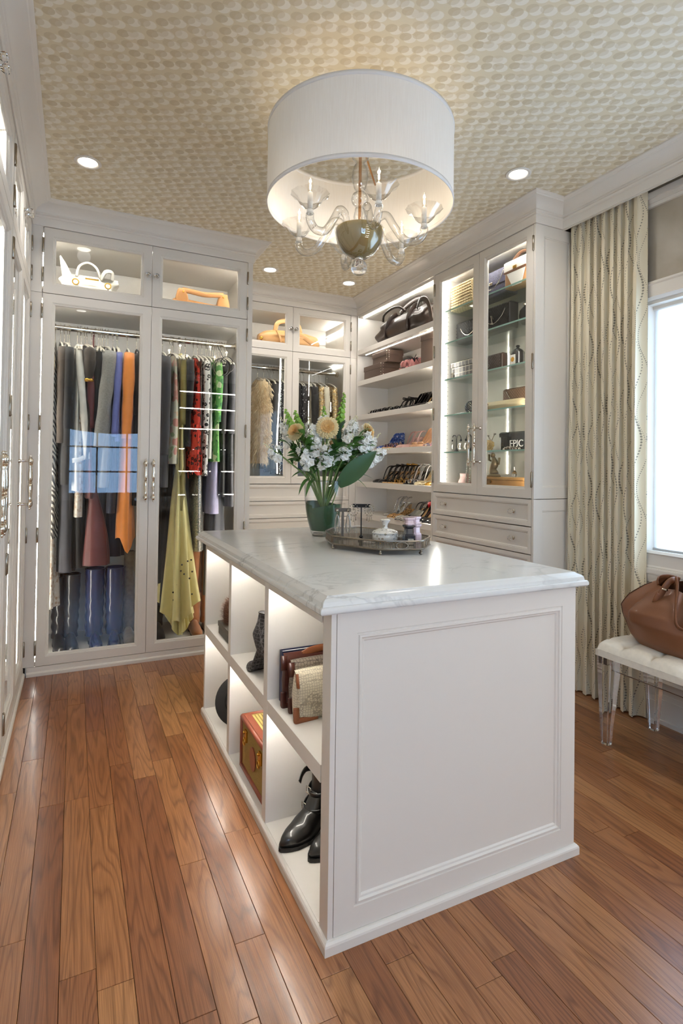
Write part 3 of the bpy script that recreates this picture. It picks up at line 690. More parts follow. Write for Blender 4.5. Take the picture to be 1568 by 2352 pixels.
# ================================================================ CHANDELIER
CX, CY = 1.075, 2.08
ch = thing('chandelier', 'drum-shade chandelier with six clear glass arms hanging above the island', 'chandelier', (CX, CY, 2.093))
def CP(mb, name, mt, parent=None, **k):
    mb.M = Matrix.Translation((CX, CY, 0)); return part(mb, name, mt, parent or ch, w=True, **k)
def m_shade():
    m, nt, N, L, b = mat('white_shade_linen'); N.remove(b); out = N['Material Output']
    tc = N.new('ShaderNodeTexCoord'); n = N.new('ShaderNodeTexNoise'); mp = N.new('ShaderNodeMapping'); mp.inputs['Scale'].default_value = (1, 1, .03); L.new(tc.outputs['Object'], mp.inputs[0]); n.inputs['Scale'].default_value = 420; L.new(mp.outputs[0], n.inputs['Vector'])
    r = ramp(N, [(.35, rgb('#f0ece6')), (.65, rgb('#f4f1ec'))]); L.new(n.outputs['Fac'], r.inputs[0])
    d = N.new('ShaderNodeBsdfDiffuse'); tr = N.new('ShaderNodeBsdfTranslucent'); mx = N.new('ShaderNodeMixShader'); mx.inputs[0].default_value = .10
    L.new(r.outputs[0], d.inputs[0]); L.new(r.outputs[0], tr.inputs[0]); L.new(d.outputs[0], mx.inputs[1]); L.new(tr.outputs[0], mx.inputs[2]); L.new(mx.outputs[0], out.inputs[0]); return m
SHADE = m_shade(); R_ = .392; z0, z1 = 2.377, 2.690
CP(MB().loft([[(R_*math.cos(2*PI*j/96), R_*math.sin(2*PI*j/96), z) for j in range(96)] for z in (z0, z1)], False), 'shade', SHADE, smooth='all')
TAPE = plain('shade_tape', '#e9e7e6', .7)
for a, b in ((z0-.001, z0+.016), (z1-.016, z1+.001)):
    CP(MB().loft([[(r*math.cos(2*PI*j/96), r*math.sin(2*PI*j/96), z) for j in range(96)] for r, z in ((R_-.002, a), (R_+.002, a), (R_+.002, b), (R_-.002, b))], cyc=True), 'shade_trim', TAPE, smooth='all')
CG = thin_glass('chandelier_glass', (.98, .98, .97), 1.5, 0, .09, edge=.62)
AMBER = plain('gilded_glass', '#9c8a58', .38, .45, coat=.6)
GROD = plain('brass_rod', '#b9864e', .25, 1)
CP(MB().lathe([(.0065, 2.27), (.0065, 2.835)], 10), 'stem_rod', GROD, smooth=True)
CP(MB().lathe([(.062, 2.839), (.062, 2.83), (.05, 2.818), (.012, 2.81), (.008, 2.80)], 24), 'canopy', GROD, smooth=True)
for k in range(3):
    a = 2*PI*k/3+.9; CP(MB().tube([(.008*math.cos(a), .008*math.sin(a), 2.672), ((R_-.002)*math.cos(a), (R_-.002)*math.sin(a), 2.676)], .0045, 8), 'shade_spoke', GROD)
CP(MB().lathe([(.012, 2.284), (.020, 2.30), (.026, 2.34), (.020, 2.375), (.012, 2.382), (.030, 2.395), (.037, 2.415), (.030, 2.437), (.012, 2.447), (.024, 2.46), (.036, 2.505), (.030, 2.55), (.014, 2.575), (.034, 2.59), (.038, 2.612), (.026, 2.635), (.012, 2.648)], 28, cap=False, flute=14, fa=.03), 'glass_column', CG, smooth='all')
CP(MB().lathe([(.012, 2.163), (.030, 2.168), (.062, 2.190), (.088, 2.228), (.099, 2.272), (.100, 2.285), (.097, 2.285), (.086, 2.232), (.05, 2.19), (.012, 2.175)], 40), 'bowl', AMBER, smooth=True)
CP(MB().lathe([(.012, 2.163), (.034, 2.165), (.066, 2.186), (.093, 2.226), (.104, 2.272), (.105, 2.287)], 40, cap=False, flute=20, fa=.012), 'bowl_glass', CG, smooth='all')
CP(MB().lathe([(.016, 2.168), (.019, 2.160), (.016, 2.154)], 20), 'bowl_collar', CHROME, smooth=True)
CP(MB().sphere((0, 0, 2.124), .035, 20, 12), 'finial_ball', CRYSTAL, smooth='all')
WAXC = plain('candle_sleeve', '#f1efe9', .4); BULBG = thin_glass('bulb_glass', (.99, .97, .93), 1.35)
FIL = emit('filament', (1.0, .78, .48), 60); FIL.cycles.emission_sampling = 'NONE'
cam_dir = math.atan2(-CY, -CX)
for k in range(6):
    a = cam_dir+math.radians(15+60*k); e = Vector((math.cos(a), math.sin(a), 0)); rr = .275
    pts = spline([e*.07+Vector((0, 0, 2.275)), e*.085+Vector((0, 0, 2.325)), e*.118+Vector((0, 0, 2.332)), e*.150+Vector((0, 0, 2.282)), e*.195+Vector((0, 0, 2.222)), e*.245+Vector((0, 0, 2.212)), e*.273+Vector((0, 0, 2.238)), e*rr+Vector((0, 0, 2.265))], 6)
    arm = CP(MB().tube(pts, [.0135]*6+[.0165]*(len(pts)-6), 10), 'arm', CG, smooth='all')
    c = e*rr
    mb = MB(); mb.lathe([(.013, 2.262), (.013, 2.278), (.010, 2.281)], 14, c); CP(mb, 'arm_ferrule', WAXC, arm, smooth=True)
    mb = MB(); mb.lathe([(.010, 2.283), (.024, 2.289), (.040, 2.304), (.052, 2.324), (.072, 2.338), (.076, 2.341)], 36, c, False, flute=12, fa=.03); CP(mb, 'glass_cup', CG, arm, smooth='all')
    mb = MB(); mb.lathe([(.0095, 2.284), (.0105, 2.288), (.0105, 2.346), (.0085, 2.348)], 14, c); CP(mb, 'candle_sleeve', WAXC, arm, smooth=True)
    mb = MB(); mb.lathe([(.0075, 2.349), (.0115, 2.362), (.0125, 2.372), (.010, 2.386), (.005, 2.400), (.001, 2.412)], 14, c); CP(mb, 'bulb', BULBG, arm, smooth='all')
    mb = MB(); mb.lathe([(.001, 2.360), (.0035, 2.364), (.0035, 2.376), (.001, 2.384)], 8, c); CP(mb, 'filament', FIL, arm, smooth='all')
    lt = bpy.data.lights.new('bulb_light', 'POINT'); lt.energy = BULB_W; lt.color = (1, .86, .68); lt.shadow_soft_size = .010
    lo = link('bulb_light', lt, ch); lo.location = c+Vector((CX, CY, 2.395)); lo.matrix_parent_inverse = Matrix.Translation(ch.location).inverted()

# ================================================================ DOWNLIGHTS
DL_E = emit('downlight_lens', (1, .93, .82), 14); DL_E.cycles.emission_sampling = 'NONE'
spots = [(.034, 3.145, 'white recessed downlight in the ceiling before the wardrobe of coats'), (2.088, 2.216, 'white recessed downlight in the ceiling near the display cabinet crown'),
         (1.373, 4.195, 'white recessed downlight in the ceiling before the back closet, by the wardrobe crown'), (2.07, 4.186, 'white recessed downlight in the ceiling in the corner by the shoe shelves'),
         (.034, 1.35, 'white recessed downlight in the ceiling along the side wardrobes'), (.034, -.45, 'white recessed downlight in the ceiling by the rear wall'), (2.088, .45, 'white recessed downlight in the ceiling before the big window'), (1.07, -.75, 'white recessed downlight in the ceiling before the rear window'), (2.088, -.95, 'white recessed downlight in the ceiling before the rear shelves')]  # downlights on this line are out of view, added for light around the camera
for x, y, lab in spots:
    t = thing('downlight', lab, 'downlight', (x, y, ZC), group='recessed ceiling downlights')
    part(MB().lathe([(.064, 0), (.066, -.003), (.063, -.006), (.054, -.007), (.047, -.004), (.044, -.0005), (.044, 0)], 32), 'trim_ring', TRIM, t, smooth=True)
    part(MB().lathe([(.046, -.0015), (.046, -.0025)], 24), 'lens', DL_E, t)
    lt = bpy.data.lights.new('downlight_beam', 'SPOT'); lt.energy = DOWN_W if y > 0 else DOWN_W*.45; lt.color = LAMP_COL; lt.spot_size = math.radians(150); lt.spot_blend = .9; lt.shadow_soft_size = .045
    link('downlight_beam', lt, t, (0, 0, -.055))
# ================================================================ VASE AND BOUQUET
CT = .932; VX, VY = 1.115, 2.505
vs = thing('vase', 'clear glass vase lined with dark green leaves on the marble island top', 'vase', (VX, VY, CT))
vp = [(.052, .0), (.058, .004), (.063, .02), (.078, .07), (.089, .13), (.095, .19), (.097, .24), (.098, .272)]
part(MB().lathe(vp, 40, cap=False), 'glass_wall', GLASS_C, vs, smooth='all')
part(MB().lathe([(.0005, .0005), (.052, .0005), (.056, .006), (.05, .014), (.0005, .014)], 32), 'glass_base', GLASS_C, vs, smooth=True)
part(MB().lathe([(.0965, .2715), (.0985, .2735), (.0995, .2715), (.0985, .2695)], 40), 'rim', GLASS_C, vs, smooth='all')
LEAFD = plain('dark_aspidistra', '#2f5136', .35, var=.18, vscale=14)
def wrap(t0, t1, zt):
    def P(a, b):
        th = lerp(t0, t1, a); z = lerp(.028, zt(a), b); r = interp([(q[1], q[0]) for q in vp], z)-.004-.001*math.sin(40*a)
        return (r*math.cos(th), r*math.sin(th), z)
    return MB().grid(P, 26, 8)
part(wrap(-2.9, .6, lambda a: .125+.035*math.sin(2.6*a+.2)), 'leaf_lining', LEAFD, vs, smooth='all')
part(wrap(.2, 3.6, lambda a: .15+.02*math.sin(3*a)), 'leaf_lining', LEAFD, vs, smooth='all')

STEM = plain('flower_stem', '#6f8a4a', .5); LEAF = plain('leaf_green', '#3f6a33', .42, var=.2, vscale=20); LEAF2 = plain('leaf_fresh', '#55803b', .45, var=.2, vscale=20); LEAFB = plain('leaf_bluegreen', '#34523f', .4)
YEL = plain('dahlia_yellow', '#f7e4b2', .6); ORA = plain('dahlia_amber', '#eec686', .6); WHT = plain('stock_white', '#f6f5ee', .55); BELL = plain('bell_green', '#8fb64e', .5, var=.15, vscale=40); CRM = plain('bud_cream', '#e8e6bf', .6)
def leafmesh(mb, base, tip, width, droop=.0, roll=0, fold=.25, n=10, side=None):
    base, tip = Vector(base), Vector(tip); d = tip-base; ln = d.length
    up = Vector((0, 0, 1)); sd = d.cross(up) if side is None else Vector(side)
    sd.normalize(); nn = sd.cross(d).normalized()
    if roll: sd, nn = sd*math.cos(roll)+nn*math.sin(roll), nn*math.cos(roll)-sd*math.sin(roll)
    def P(a, b):
        w = width*math.sin(PI*min(1, a*.93+.07))**.8*(1-.25*a); s = 2*b-1
        return base+d*a+sd*(w*s)+nn*(fold*w*abs(s)+droop*ln*4*a*(1-a))-Vector((0, 0, droop*ln*a*a))
    mb.grid(P, n, 4); return mb
def stem_pts(top, bend=.06):
    top = Vector(top); b = Vector((rnd.uniform(-.03, .03), rnd.uniform(-.03, .03), .03)); rim = Vector((top.x*.34, top.y*.34, .26))
    rim.x = max(-.075, min(.075, rim.x)); rim.y = max(-.075, min(.075, rim.y))
    b = -rim*.5; b.z = .05
    return spline([b, rim, rim.lerp(top, .55)+Vector((0, 0, .012)), top], 6)
def orient(n):
    n = Vector(n).normalized(); return n.to_track_quat('Z', 'Y').to_matrix().to_4x4()
FB = (VX, VY, CT)
CAMV = Vector((-VX, -VY, .35)).normalized()
def dahlia(label, top, face, r):
    t = thing('dahlia', label, 'flower', FB, group='blooms in the vase'); pts = stem_pts(top)
    part(MB().tube(pts, .0042, 7), 'stem', STEM, t, smooth='all')
    T = Matrix.Translation(Vector(top)) @ orient(face)
    def ring(n, r0, r1, zb, zt, w, ph):
        mb = MB(T)
        for k in range(n):
            a = 2*PI*(k+ph)/n+rnd.uniform(-.05, .05); e = Vector((math.cos(a), math.sin(a), 0)); q = Vector((-e.y, e.x, 0)); zz = rnd.uniform(-.002, .002)
            rows = []
            for s in (0, .45, .8, 1):
                rad = lerp(r0, r1*rnd.uniform(.97, 1.03), s); ww = w*(.55+.9*s)*(1 if s < .9 else .35); z = lerp(zb, zt, s**1.4)+zz
                rows.append([e*rad-q*ww+Vector((0, 0, z+ww*.5)), e*rad+Vector((0, 0, z)), e*rad+q*ww+Vector((0, 0, z+ww*.5))])
            mb.loft(rows, False, False)
        return mb
    part(ring(30, r*.15, r, -.010, -.006, .0056, 0), 'outer_petals', YEL, t, smooth='all'); part(ring(28, r*.13, r*.90, -.004, .004, .006, .4), 'outer_petals', YEL, t, smooth='all')
    part(ring(24, r*.10, r*.76, .0, .013, .0052, .1), 'middle_petals', YEL, t, smooth='all'); part(ring(20, r*.08, r*.60, .003, .018, .005, .5), 'inner_petals', ORA, t, smooth='all')
    part(ring(14, r*.05, r*.38, .005, .021, .004, .3), 'inner_petals', ORA, t, smooth='all'); part(ring(10, r*.02, r*.2, .007, .022, .003, .2), 'core', ORA, t, smooth='all')
    part(MB(T).lathe([(.004, -.02), (.014, -.012), (.016, -.006), (.004, -.004)], 12), 'calyx', STEM, t, smooth='all'); return t
dahlia('big yellow dahlia facing out at the middle of the bouquet', (-.03, -.10, .530), (-.42, -.9, .22), .056)
dahlia('amber dahlia turned aside at the wardrobe side of the bouquet', (-.185, -.075, .505), (-.8, -.5, .3), .044)
dahlia('pale yellow dahlia turned toward the shoe shelves', (.215, -.06, .520), (.62, -.72, .2), .048)
def flowerlet():
    mb = MB()
    for k in range(9):
        a = 2*PI*k/5+.3*(k//5); e = Vector((math.cos(a), math.sin(a), 0)); q = Vector((-e.y, e.x, 0)); h = .004+.005*(k//5); r = .0125 if k < 5 else .007
        mb.grid(lambda s, b: e*(r*s)+q*((b-.5)*.015*(.3+s*(1.4-.5*s)))+Vector((0, 0, h*s+.003*math.sin(7*b+k)*s-.004*s*s)), 3, 4)
    return mb.mesh('blossom', WHT, smooth='all')
FLW = flowerlet()
def stock(label, top, n=16, ln=.11, lean=None):
    t = thing('white_stock', label, 'flower', FB, group='white stock stems in the vase'); pts = stem_pts(top); part(MB().tube(pts, .0036, 6), 'stem', STEM, t, smooth='all')
    top = Vector(top); d = (top-pts[-8]).normalized()
    for k in range(n):
        s = k/(n-1); a = 2.4*k+rnd.random(); p = top-d*(ln*(1-s)); sd = d.orthogonal().normalized(); b2 = d.cross(sd)
        o_ = (sd*math.cos(a)+b2*math.sin(a)); r = .028*(1-.5*s)+.004
        pt = p+o_*r; q = (o_+d*.4+CAMV*.3).to_track_quat('Z', 'Y'); b = link('blossom', FLW, t, pt); b.rotation_euler = q.to_euler(); b.scale = (rnd.uniform(1.3, 1.9)*(1-.3*s),)*3
    mb = MB()
    for k in range(5): mb.sphere(top+d*(.008+.007*k)+Vector((rnd.uniform(-.006, .006), rnd.uniform(-.006, .006), 0)), .0038, 6, 4)
    part(mb, 'buds', CRM, t, smooth='all')
    mb = MB()
    for k in range(3):
        i = 8+k*3; p = pts[min(i, len(pts)-1)]; a = rnd.uniform(0, 6.28); leafmesh(mb, p, p+Vector((math.cos(a)*.07, math.sin(a)*.07, .04)), .008, .1)
    part(mb, 'leaves', LEAF, t, smooth='all'); return t
st = [((-.105, -.10, .48), 'white stock stem leaning toward the wardrobe, beneath the amber dahlia'), ((-.09, -.03, .545), 'white stock stem standing between the amber and the big yellow dahlia'), ((.075, -.13, .465), 'white stock stem hanging low beneath the big dark leaf sprig'),
      ((.13, -.06, .56), 'tall white stock stem next to the tallest green bell spike'), ((.20, -.10, .50), 'white stock stem just before the pale yellow dahlia'), ((.275, -.02, .49), 'white stock stem reaching out past the pale yellow dahlia'),
      ((-.205, .02, .545), 'white stock stem behind the amber dahlia'), ((-.295, -.04, .425), 'small white stock stem reaching out lowest toward the wardrobe doors'), ((.03, .03, .585), 'white stock stem at the top middle of the bouquet'), ((.19, .04, .575), 'white stock stem at the back of the bouquet toward the shelves'), ((.30, -.06, .42), 'white stock stem drooping toward the shoe shelves'), ((-.045, -.14, .435), 'white stock stem low under the big yellow dahlia'), ((-.16, -.10, .425), 'white stock stem low beneath the amber dahlia'), ((-.02, -.02, .575), 'white stock stem right behind the big yellow dahlia'), ((.245, .02, .545), 'white stock stem behind the pale yellow dahlia')]
for i, (p, l) in enumerate(st): stock(l, p, 15 if i != 7 else 7, .10 if i != 7 else .05)
def bells(label, top, ln, n=15):
    t = thing('bells_of_ireland', label, 'flower', FB, group='green bell spikes in the vase'); pts = stem_pts(top); part(MB().tube(pts, .0038, 6), 'stem', STEM, t, smooth='all')
    top = Vector(top); d = (top-pts[-6]).normalized()
    for k in range(n):
        s = k/(n-1); a = 2.1*k; p = top-d*(ln*(1-s)); sd = d.orthogonal().normalized(); o_ = sd*math.cos(a)+d.cross(sd)*math.sin(a); r = .018*(1-.75*s)+.003
        mb = MB(Matrix.Translation(p) @ orient(o_*.9+d*.55)); mb.lathe([(.0015, .001), (r*.55, r*.5), (r, r*1.05), (r*.93, r*1.0), (r*.5, r*.55), (.0015, .004)], 9)
        part(mb, 'bell', BELL, t, smooth='all')
    return t
bells('green bell spike on the wardrobe side leaning outward', (-.215, -.02, .605), .12); bells('short green bell spike beside the leaning one', (-.155, .01, .605), .09, 12)
bells('green bell spike at the middle back of the bouquet', (.015, .05, .640), .11, 13); bells('tallest green bell spike in the bouquet', (.120, .03, .715), .17, 20)
def foliage(label, name, segs, mt, stem_to=None, group=None):
    t = thing(name, label, 'foliage', FB, group=group)
    if stem_to is not None: part(MB().tube(stem_pts(stem_to), .003, 6), 'stem', STEM, t, smooth='all')
    for s in segs: part(leafmesh(MB(), *s[:3], droop=s[3] if len(s) > 3 else .08, roll=s[4] if len(s) > 4 else 0), 'leaf', mt, t, smooth='all')
    return t
t = thing('aspidistra_leaf', 'broad dark green leaf slanting out over the vase rim toward the shelves', 'leaf', FB)
part(leafmesh(MB(), (.045, -.075, .25), (.205, -.165, .430), .052, .03, 0, .18, 16, side=Vector((.16, -.09, .18)).cross(CAMV)), 'leaf_blade', plain('broad_leaf', '#3b5f3a', .38, var=.1, vscale=9), t, smooth='all'); part(MB().tube([(.0, -.02, .06), (.045, -.075, .25)], .003, 6), 'stem', STEM, t)
foliage('dark blue-green leaf sprig in the upper middle of the bouquet', 'leaf_sprig', [((.055, -.05, .47), (.035, -.09, .535), .014), ((.06, -.05, .50), (.085, -.075, .575), .015), ((.06, -.05, .52), (.105, -.02, .585), .014), ((.06, -.05, .45), (.025, -.11, .485), .016), ((.065, -.05, .48), (.02, -.05, .58), .013)], LEAFB, (.06, -.05, .52))
foliage('pointed leaves drooping over the vase rim on the wardrobe side', 'drooping_leaf', [((-.07, -.05, .28), (-.215, -.11, .315), .018, .16), ((-.075, -.06, .275), (-.185, -.13, .235), .014, .2), ((-.07, -.07, .27), (-.160, -.155, .225), .013, .2)], LEAF, None, 'drooping leaves')
foliage('pointed leaves drooping over the vase rim on the shelf side', 'drooping_leaf', [((.07, -.04, .28), (.245, -.06, .305), .017, .12), ((.07, -.06, .28), (.215, -.10, .345), .013, .1), ((.07, -.03, .30), (.265, -.02, .385), .016, .1), ((.06, -.06, .27), (.165, -.15, .262), .016, .2)], LEAF, None, 'drooping leaves')
for q in range(10):
    a = -3.0+q*.60 if q < 7 else -2.5+(q-7)*.9; segs = []
    tp = Vector((math.cos(a)*.19, math.sin(a)*.11-.03, .42+.03*math.sin(q*2.2)))
    for k in range(14):
        s = .30+.70*k/13; p = Vector((tp.x*s, tp.y*s, lerp(.27, tp.z*(1 if q < 7 else 1.12), s))); b = a+rnd.uniform(-1.1, 1.1); ln = rnd.uniform(.07, .12)
        segs.append((p, p+Vector((math.cos(b)*ln, math.sin(b)*ln*.8, rnd.uniform(.015, .06))), rnd.uniform(.012, .022), .12, rnd.uniform(-.6, .6)))
    foliage(['leafy green filler stem low in the bouquet, nearest the tray', 'leafy filler stem low on the wardrobe side', 'leafy filler stem in the lower middle of the bouquet', 'leafy filler stem under the big yellow dahlia', 'leafy filler stem by the broad dark leaf', 'leafy filler stem low on the shelf side', 'leafy filler stem behind the broad dark leaf', 'leafy filler stem in the thick of the bouquet on the wardrobe side', 'leafy filler stem in the thick of the bouquet at the front', 'leafy filler stem in the thick of the bouquet by the shelves'][q], 'filler_stem', segs, (LEAF, LEAF2)[q % 2], tp, 'leafy filler stems in the vase')

# ================================================================ TRAY AND WHAT STANDS ON IT
TP = [(.968, 2.085), (1.075, 1.865), (1.235, 1.815), (1.355, 1.93), (1.345, 2.14), (1.235, 2.355), (1.105, 2.375), (1.018, 2.262)]
tcx, tcy = sum(p[0] for p in TP)/8, sum(p[1] for p in TP)/8
def octa(d, z, rot=0):
    out = []
    for i, p in enumerate(TP):
        a, b = Vector(TP[i-1]), Vector(TP[(i+1) % 8]); c = Vector(p)
        for s in (.16, 0, 0) if 0 else (1, 2, 3):
            q = (c.lerp(a, .14) if s == 1 else c.lerp(b, .14) if s == 3 else c.lerp((a+b)/2, .07)); v = Vector((tcx, tcy))-q
            out.append((*(q+v.normalized()*d-Vector((tcx, tcy))), z))
    return out
SILV = plain('tarnished_silver', '#8f8577', .28, 1, bump=.25, bscale=160, var=.2, vscale=60); SILVB = plain('silver_mirror', '#b5b0a6', .08, 1)
tr = thing('tray', 'tarnished silver gallery tray on ball feet holding jewellery on the island', 'tray', (tcx, tcy, CT))
part(MB().loft([octa(.006, .021), octa(.006, .025)]), 'tray_base', SILVB, tr)
part(MB().loft([octa(0, .018), octa(-.003, .021), octa(-.003, .0255), octa(.004, .0255), octa(.004, .018)], cyc=True), 'bottom_rim', SILV, tr, smooth=True)
part(MB().loft([octa(.001, .050), octa(-.004, .053), octa(-.003, .057), octa(.004, .057), octa(.005, .052)], cyc=True), 'top_rim', SILV, tr, smooth=True)
ring = octa(.0012, 0); nr = len(ring)
mb = MB()
for i in range(nr):
    a, b = Vector(ring[i]), Vector(ring[(i+1) % nr]); n = max(1, int((b-a).length/.0055))
    for k in range(n): p = a.lerp(b, (k+.5)/n); mb.box(p.x-.0011, p.x+.0011, p.y-.0011, p.y+.0011, .024, .052)
o = part(mb, 'gallery_bars', SILV, tr); o['kind'] = 'stuff'
for i in (0, 1, 2, 4, 5, 6):
    p = (Vector(TP[i])-Vector((tcx, tcy))); p *= .965
    part(MB().tube(spline([(p.x*.97, p.y*.97, .021), (p.x*1.02, p.y*1.02, .014), (p.x*.98, p.y*.98, .006), (p.x*1.01, p.y*1.01, .004)], 4), .0035, 8).sphere((p.x*1.01, p.y*1.01, .0062), .0062, 10, 6), 'foot', SILV, tr, smooth='all')
for i in (1, 2, 6):
    a, b = Vector(TP[i]), Vector(TP[(i+1) % 8]); m_ = (a+b)/2-Vector((tcx, tcy)); u = (b-a).normalized()
    part(MB().tube([(m_.x*1.005+u.x*.024*math.cos(q*PI/8), m_.y*1.005+u.y*.024*math.cos(q*PI/8), .037+.013*math.sin(q*PI/8)) for q in range(16)], .0022, 6, cyc=True), 'medallion', SILV, tr, smooth='all')
TZ = CT+.0252
BLK = plain('black_velvet', '#17171a', .7); GREYST = plain('grey_suede_stand', '#6f6a64', .8)
SILJ = plain('silver_filigree', '#a9a297', .25, 1); PEARL = plain('pearl', '#f0e8dc', .25)
def earring_drop(mb, c, n=8, r=.017):
    c = Vector(c); mb.sphere(c, .0045, 8, 5)
    for k in range(14):
        a = -PI/2+(k-6.5)*.42; mb.sphere(c+Vector((math.cos(a)*r, 0, -.03+math.sin(a)*r*1.25+.012)), .0026, 6, 4)
    for k in range(7): a = 2*PI*k/7; mb.sphere(c+Vector((math.cos(a)*r*.45, 0, -.022+math.sin(a)*r*.45)), .0022, 6, 4)
    for k in (-1, 0, 1): mb.tube([c+Vector((k*.008, 0, -.035)), c+Vector((k*.010, 0, -.058-.006*(k == 0)))], .0010, 4); mb.sphere(c+Vector((k*.010, 0, -.06-.006*(k == 0))), .003, 6, 4)
    mb.tube([c, c+Vector((0, 0, -.02))], .0012, 4); return mb
e1 = thing('earring_stand', 'grey T-shaped stand on the tray holding teardrop earrings', 'stand', (1.075, 2.205, TZ), -.45)
part(MB().box(-.006, .006, -.006, .006, 0, .125).box(-.036, .036, -.007, .007, .118, .134).box(-.02, .02, -.018, .018, 0, .006), 'stand_frame', GREYST, e1, bevel=.002)
for s in (-1, 1):
    mb = MB(); c = (s*.024, -.011, .124); mb.sphere(c, .007, 10, 6)
    for dd in (.016, .010): mb.tube([(c[0]+dd*.9*math.sin(t)*(.45+.55*(1-math.cos(t))/2), -.011, .052+.030*0+.045*math.cos(t)*.9+.015) for t in [2*PI*q/20 for q in range(20)]], .0018, 5, cyc=True)
    mb.tube([(c[0], -.011, .124), (c[0], -.011, .105)], .0015, 5); part(mb, 'teardrop_earring', SILJ, e1, smooth='all')
e2 = thing('earring_stand', 'black T-shaped stand on the tray holding chandelier earrings', 'stand', (1.115, 2.105, TZ), -.45)
part(MB().tube([(0, 0, .004), (0, 0, .150)], .0028, 8).lathe([(.014, 0), (.013, .006), (.006, .012), (.009, .018), (.003, .026)], 14).box(-.038, .038, -.006, .006, .143, .158), 'stand_frame', BLK, e2, bevel=.0012)
for s in (-1, 1): part(earring_drop(MB(), (s*.034, -.009, .150), r=.020), 'chandelier_earring', SILJ, e2, smooth='all')
POR = plain('painted_porcelain', '#eceae2', .15, coat=.5)
def m_porc():
    m, nt, N, L, b = mat('floral_porcelain'); tc = N.new('ShaderNodeTexCoord'); v = N.new('ShaderNodeTexVoronoi'); v.inputs['Scale'].default_value = 75; L.new(tc.outputs['Object'], v.inputs['Vector'])
    n = N.new('ShaderNodeTexNoise'); n.inputs['Scale'].default_value = 34; L.new(tc.outputs['Object'], n.inputs['Vector'])
    f = mth(N, L, 'MULTIPLY', mth(N, L, 'LESS_THAN', v.outputs['Distance'], .38), mth(N, L, 'GREATER_THAN', n.outputs['Fac'], .52))
    r = ramp(N, [(0, rgb('#8b8a6d')), (.5, rgb('#9b7b5f')), (1, rgb('#7d8c97'))]); sc = N.new('ShaderNodeSeparateColor'); L.new(v.outputs['Color'], sc.inputs[0]); L.new(sc.outputs[0], r.inputs[0])
    L.new(mixc(N, L, mth(N, L, 'MULTIPLY', f, .75), rgb('#eceae2'), r.outputs[0]), b.inputs['Base Color']); b.inputs['Roughness'].default_value = .18; b.inputs['Coat Weight'].default_value = .5; return m
PORC = m_porc()
pb = thing('trinket_box', 'white floral porcelain trinket box with a knobbed lid on the tray', 'box', (1.19, 2.03, TZ), group=None)
part(MB().lathe([(.040, 0), (.046, .003), (.053, .014), (.054, .030), (.051, .037)], 36), 'box_body', PORC, pb, smooth=True)
lid = part(MB().lathe([(.055, .037), (.056, .041), (.050, .048), (.030, .056), (.014, .060)], 36), 'lid', PORC, pb, smooth=True)
part(MB().lathe([(.013, .058), (.0095, .066), (.012, .078), (.020, .089), (.022, .094), (.016, .098), (.002, .099)], 24), 'lid_knob', PORC, lid, smooth=True)
for k in range(4): a = k*PI/2+.6; part(MB().sphere((.04*math.cos(a), .04*math.sin(a), .002), .005, 8, 5), 'foot', GOLD, pb, smooth='all')
def perfume(label, loc, m1, m2, rz):
    t = thing('perfume_bottle', label, 'perfume', loc, rz); c = .004
    def oct_(w, z): k = w*.62; return [(w, -k, z), (w, k, z), (k, w, z), (-k, w, z), (-w, k, z), (-w, -k, z), (-k, -w, z), (k, -w, z)]
    part(MB().loft([oct_(w, z) for w, z in ((.021, 0), (.023, .002), (.023, .038), (.0175, .046), (.016, .066), (.023, .074), (.023, .080))]), 'bottle', m1, t)
    part(MB().loft([oct_(w, z) for w, z in ((.012, .080), (.012, .082), (.0185, .083), (.0185, .087), (.0155, .090), (.0155, .100), (.021, .105), (.021, .112))]), 'cap', m2, t)
    return t
PINK = plain('pale_pink_lacquer', '#e3c9cf', .2, coat=.6); NAVY = plain('ink_blue_glass', '#1d2130', .15, coat=.8)
p1 = perfume('faceted ink-black perfume bottle with a pale pink cap on the tray', (1.245, 1.93, TZ), NAVY, PINK, -.2)
lb = part(MB().box(-.012, .012, -.0236, -.0231, .004, .026), 'paper_label', plain('paper_label', '#ded6c6', .7), p1)
mb = MB(); [mb.box(-.008+.002*(k % 2), .008-.003*(k % 3), -.0239, -.0236, .008+.0045*k, .0095+.0045*k) for k in range(4)]; part(mb, 'label_print', BLK, lb)
perfume('faceted pale pink perfume bottle behind the ink-black one', (1.297, 1.962, TZ), PINK, PINK, .2)
br = thing('bracelet', 'pearl and crystal bracelet lying on the tray', 'bracelet', (1.115, 2.03, TZ))
for k in range(16): a = 2*PI*k/16; part(MB().sphere((.024*math.cos(a), .018*math.sin(a), .005), .005, 8, 6), 'bead', PEARL, br, smooth='all')
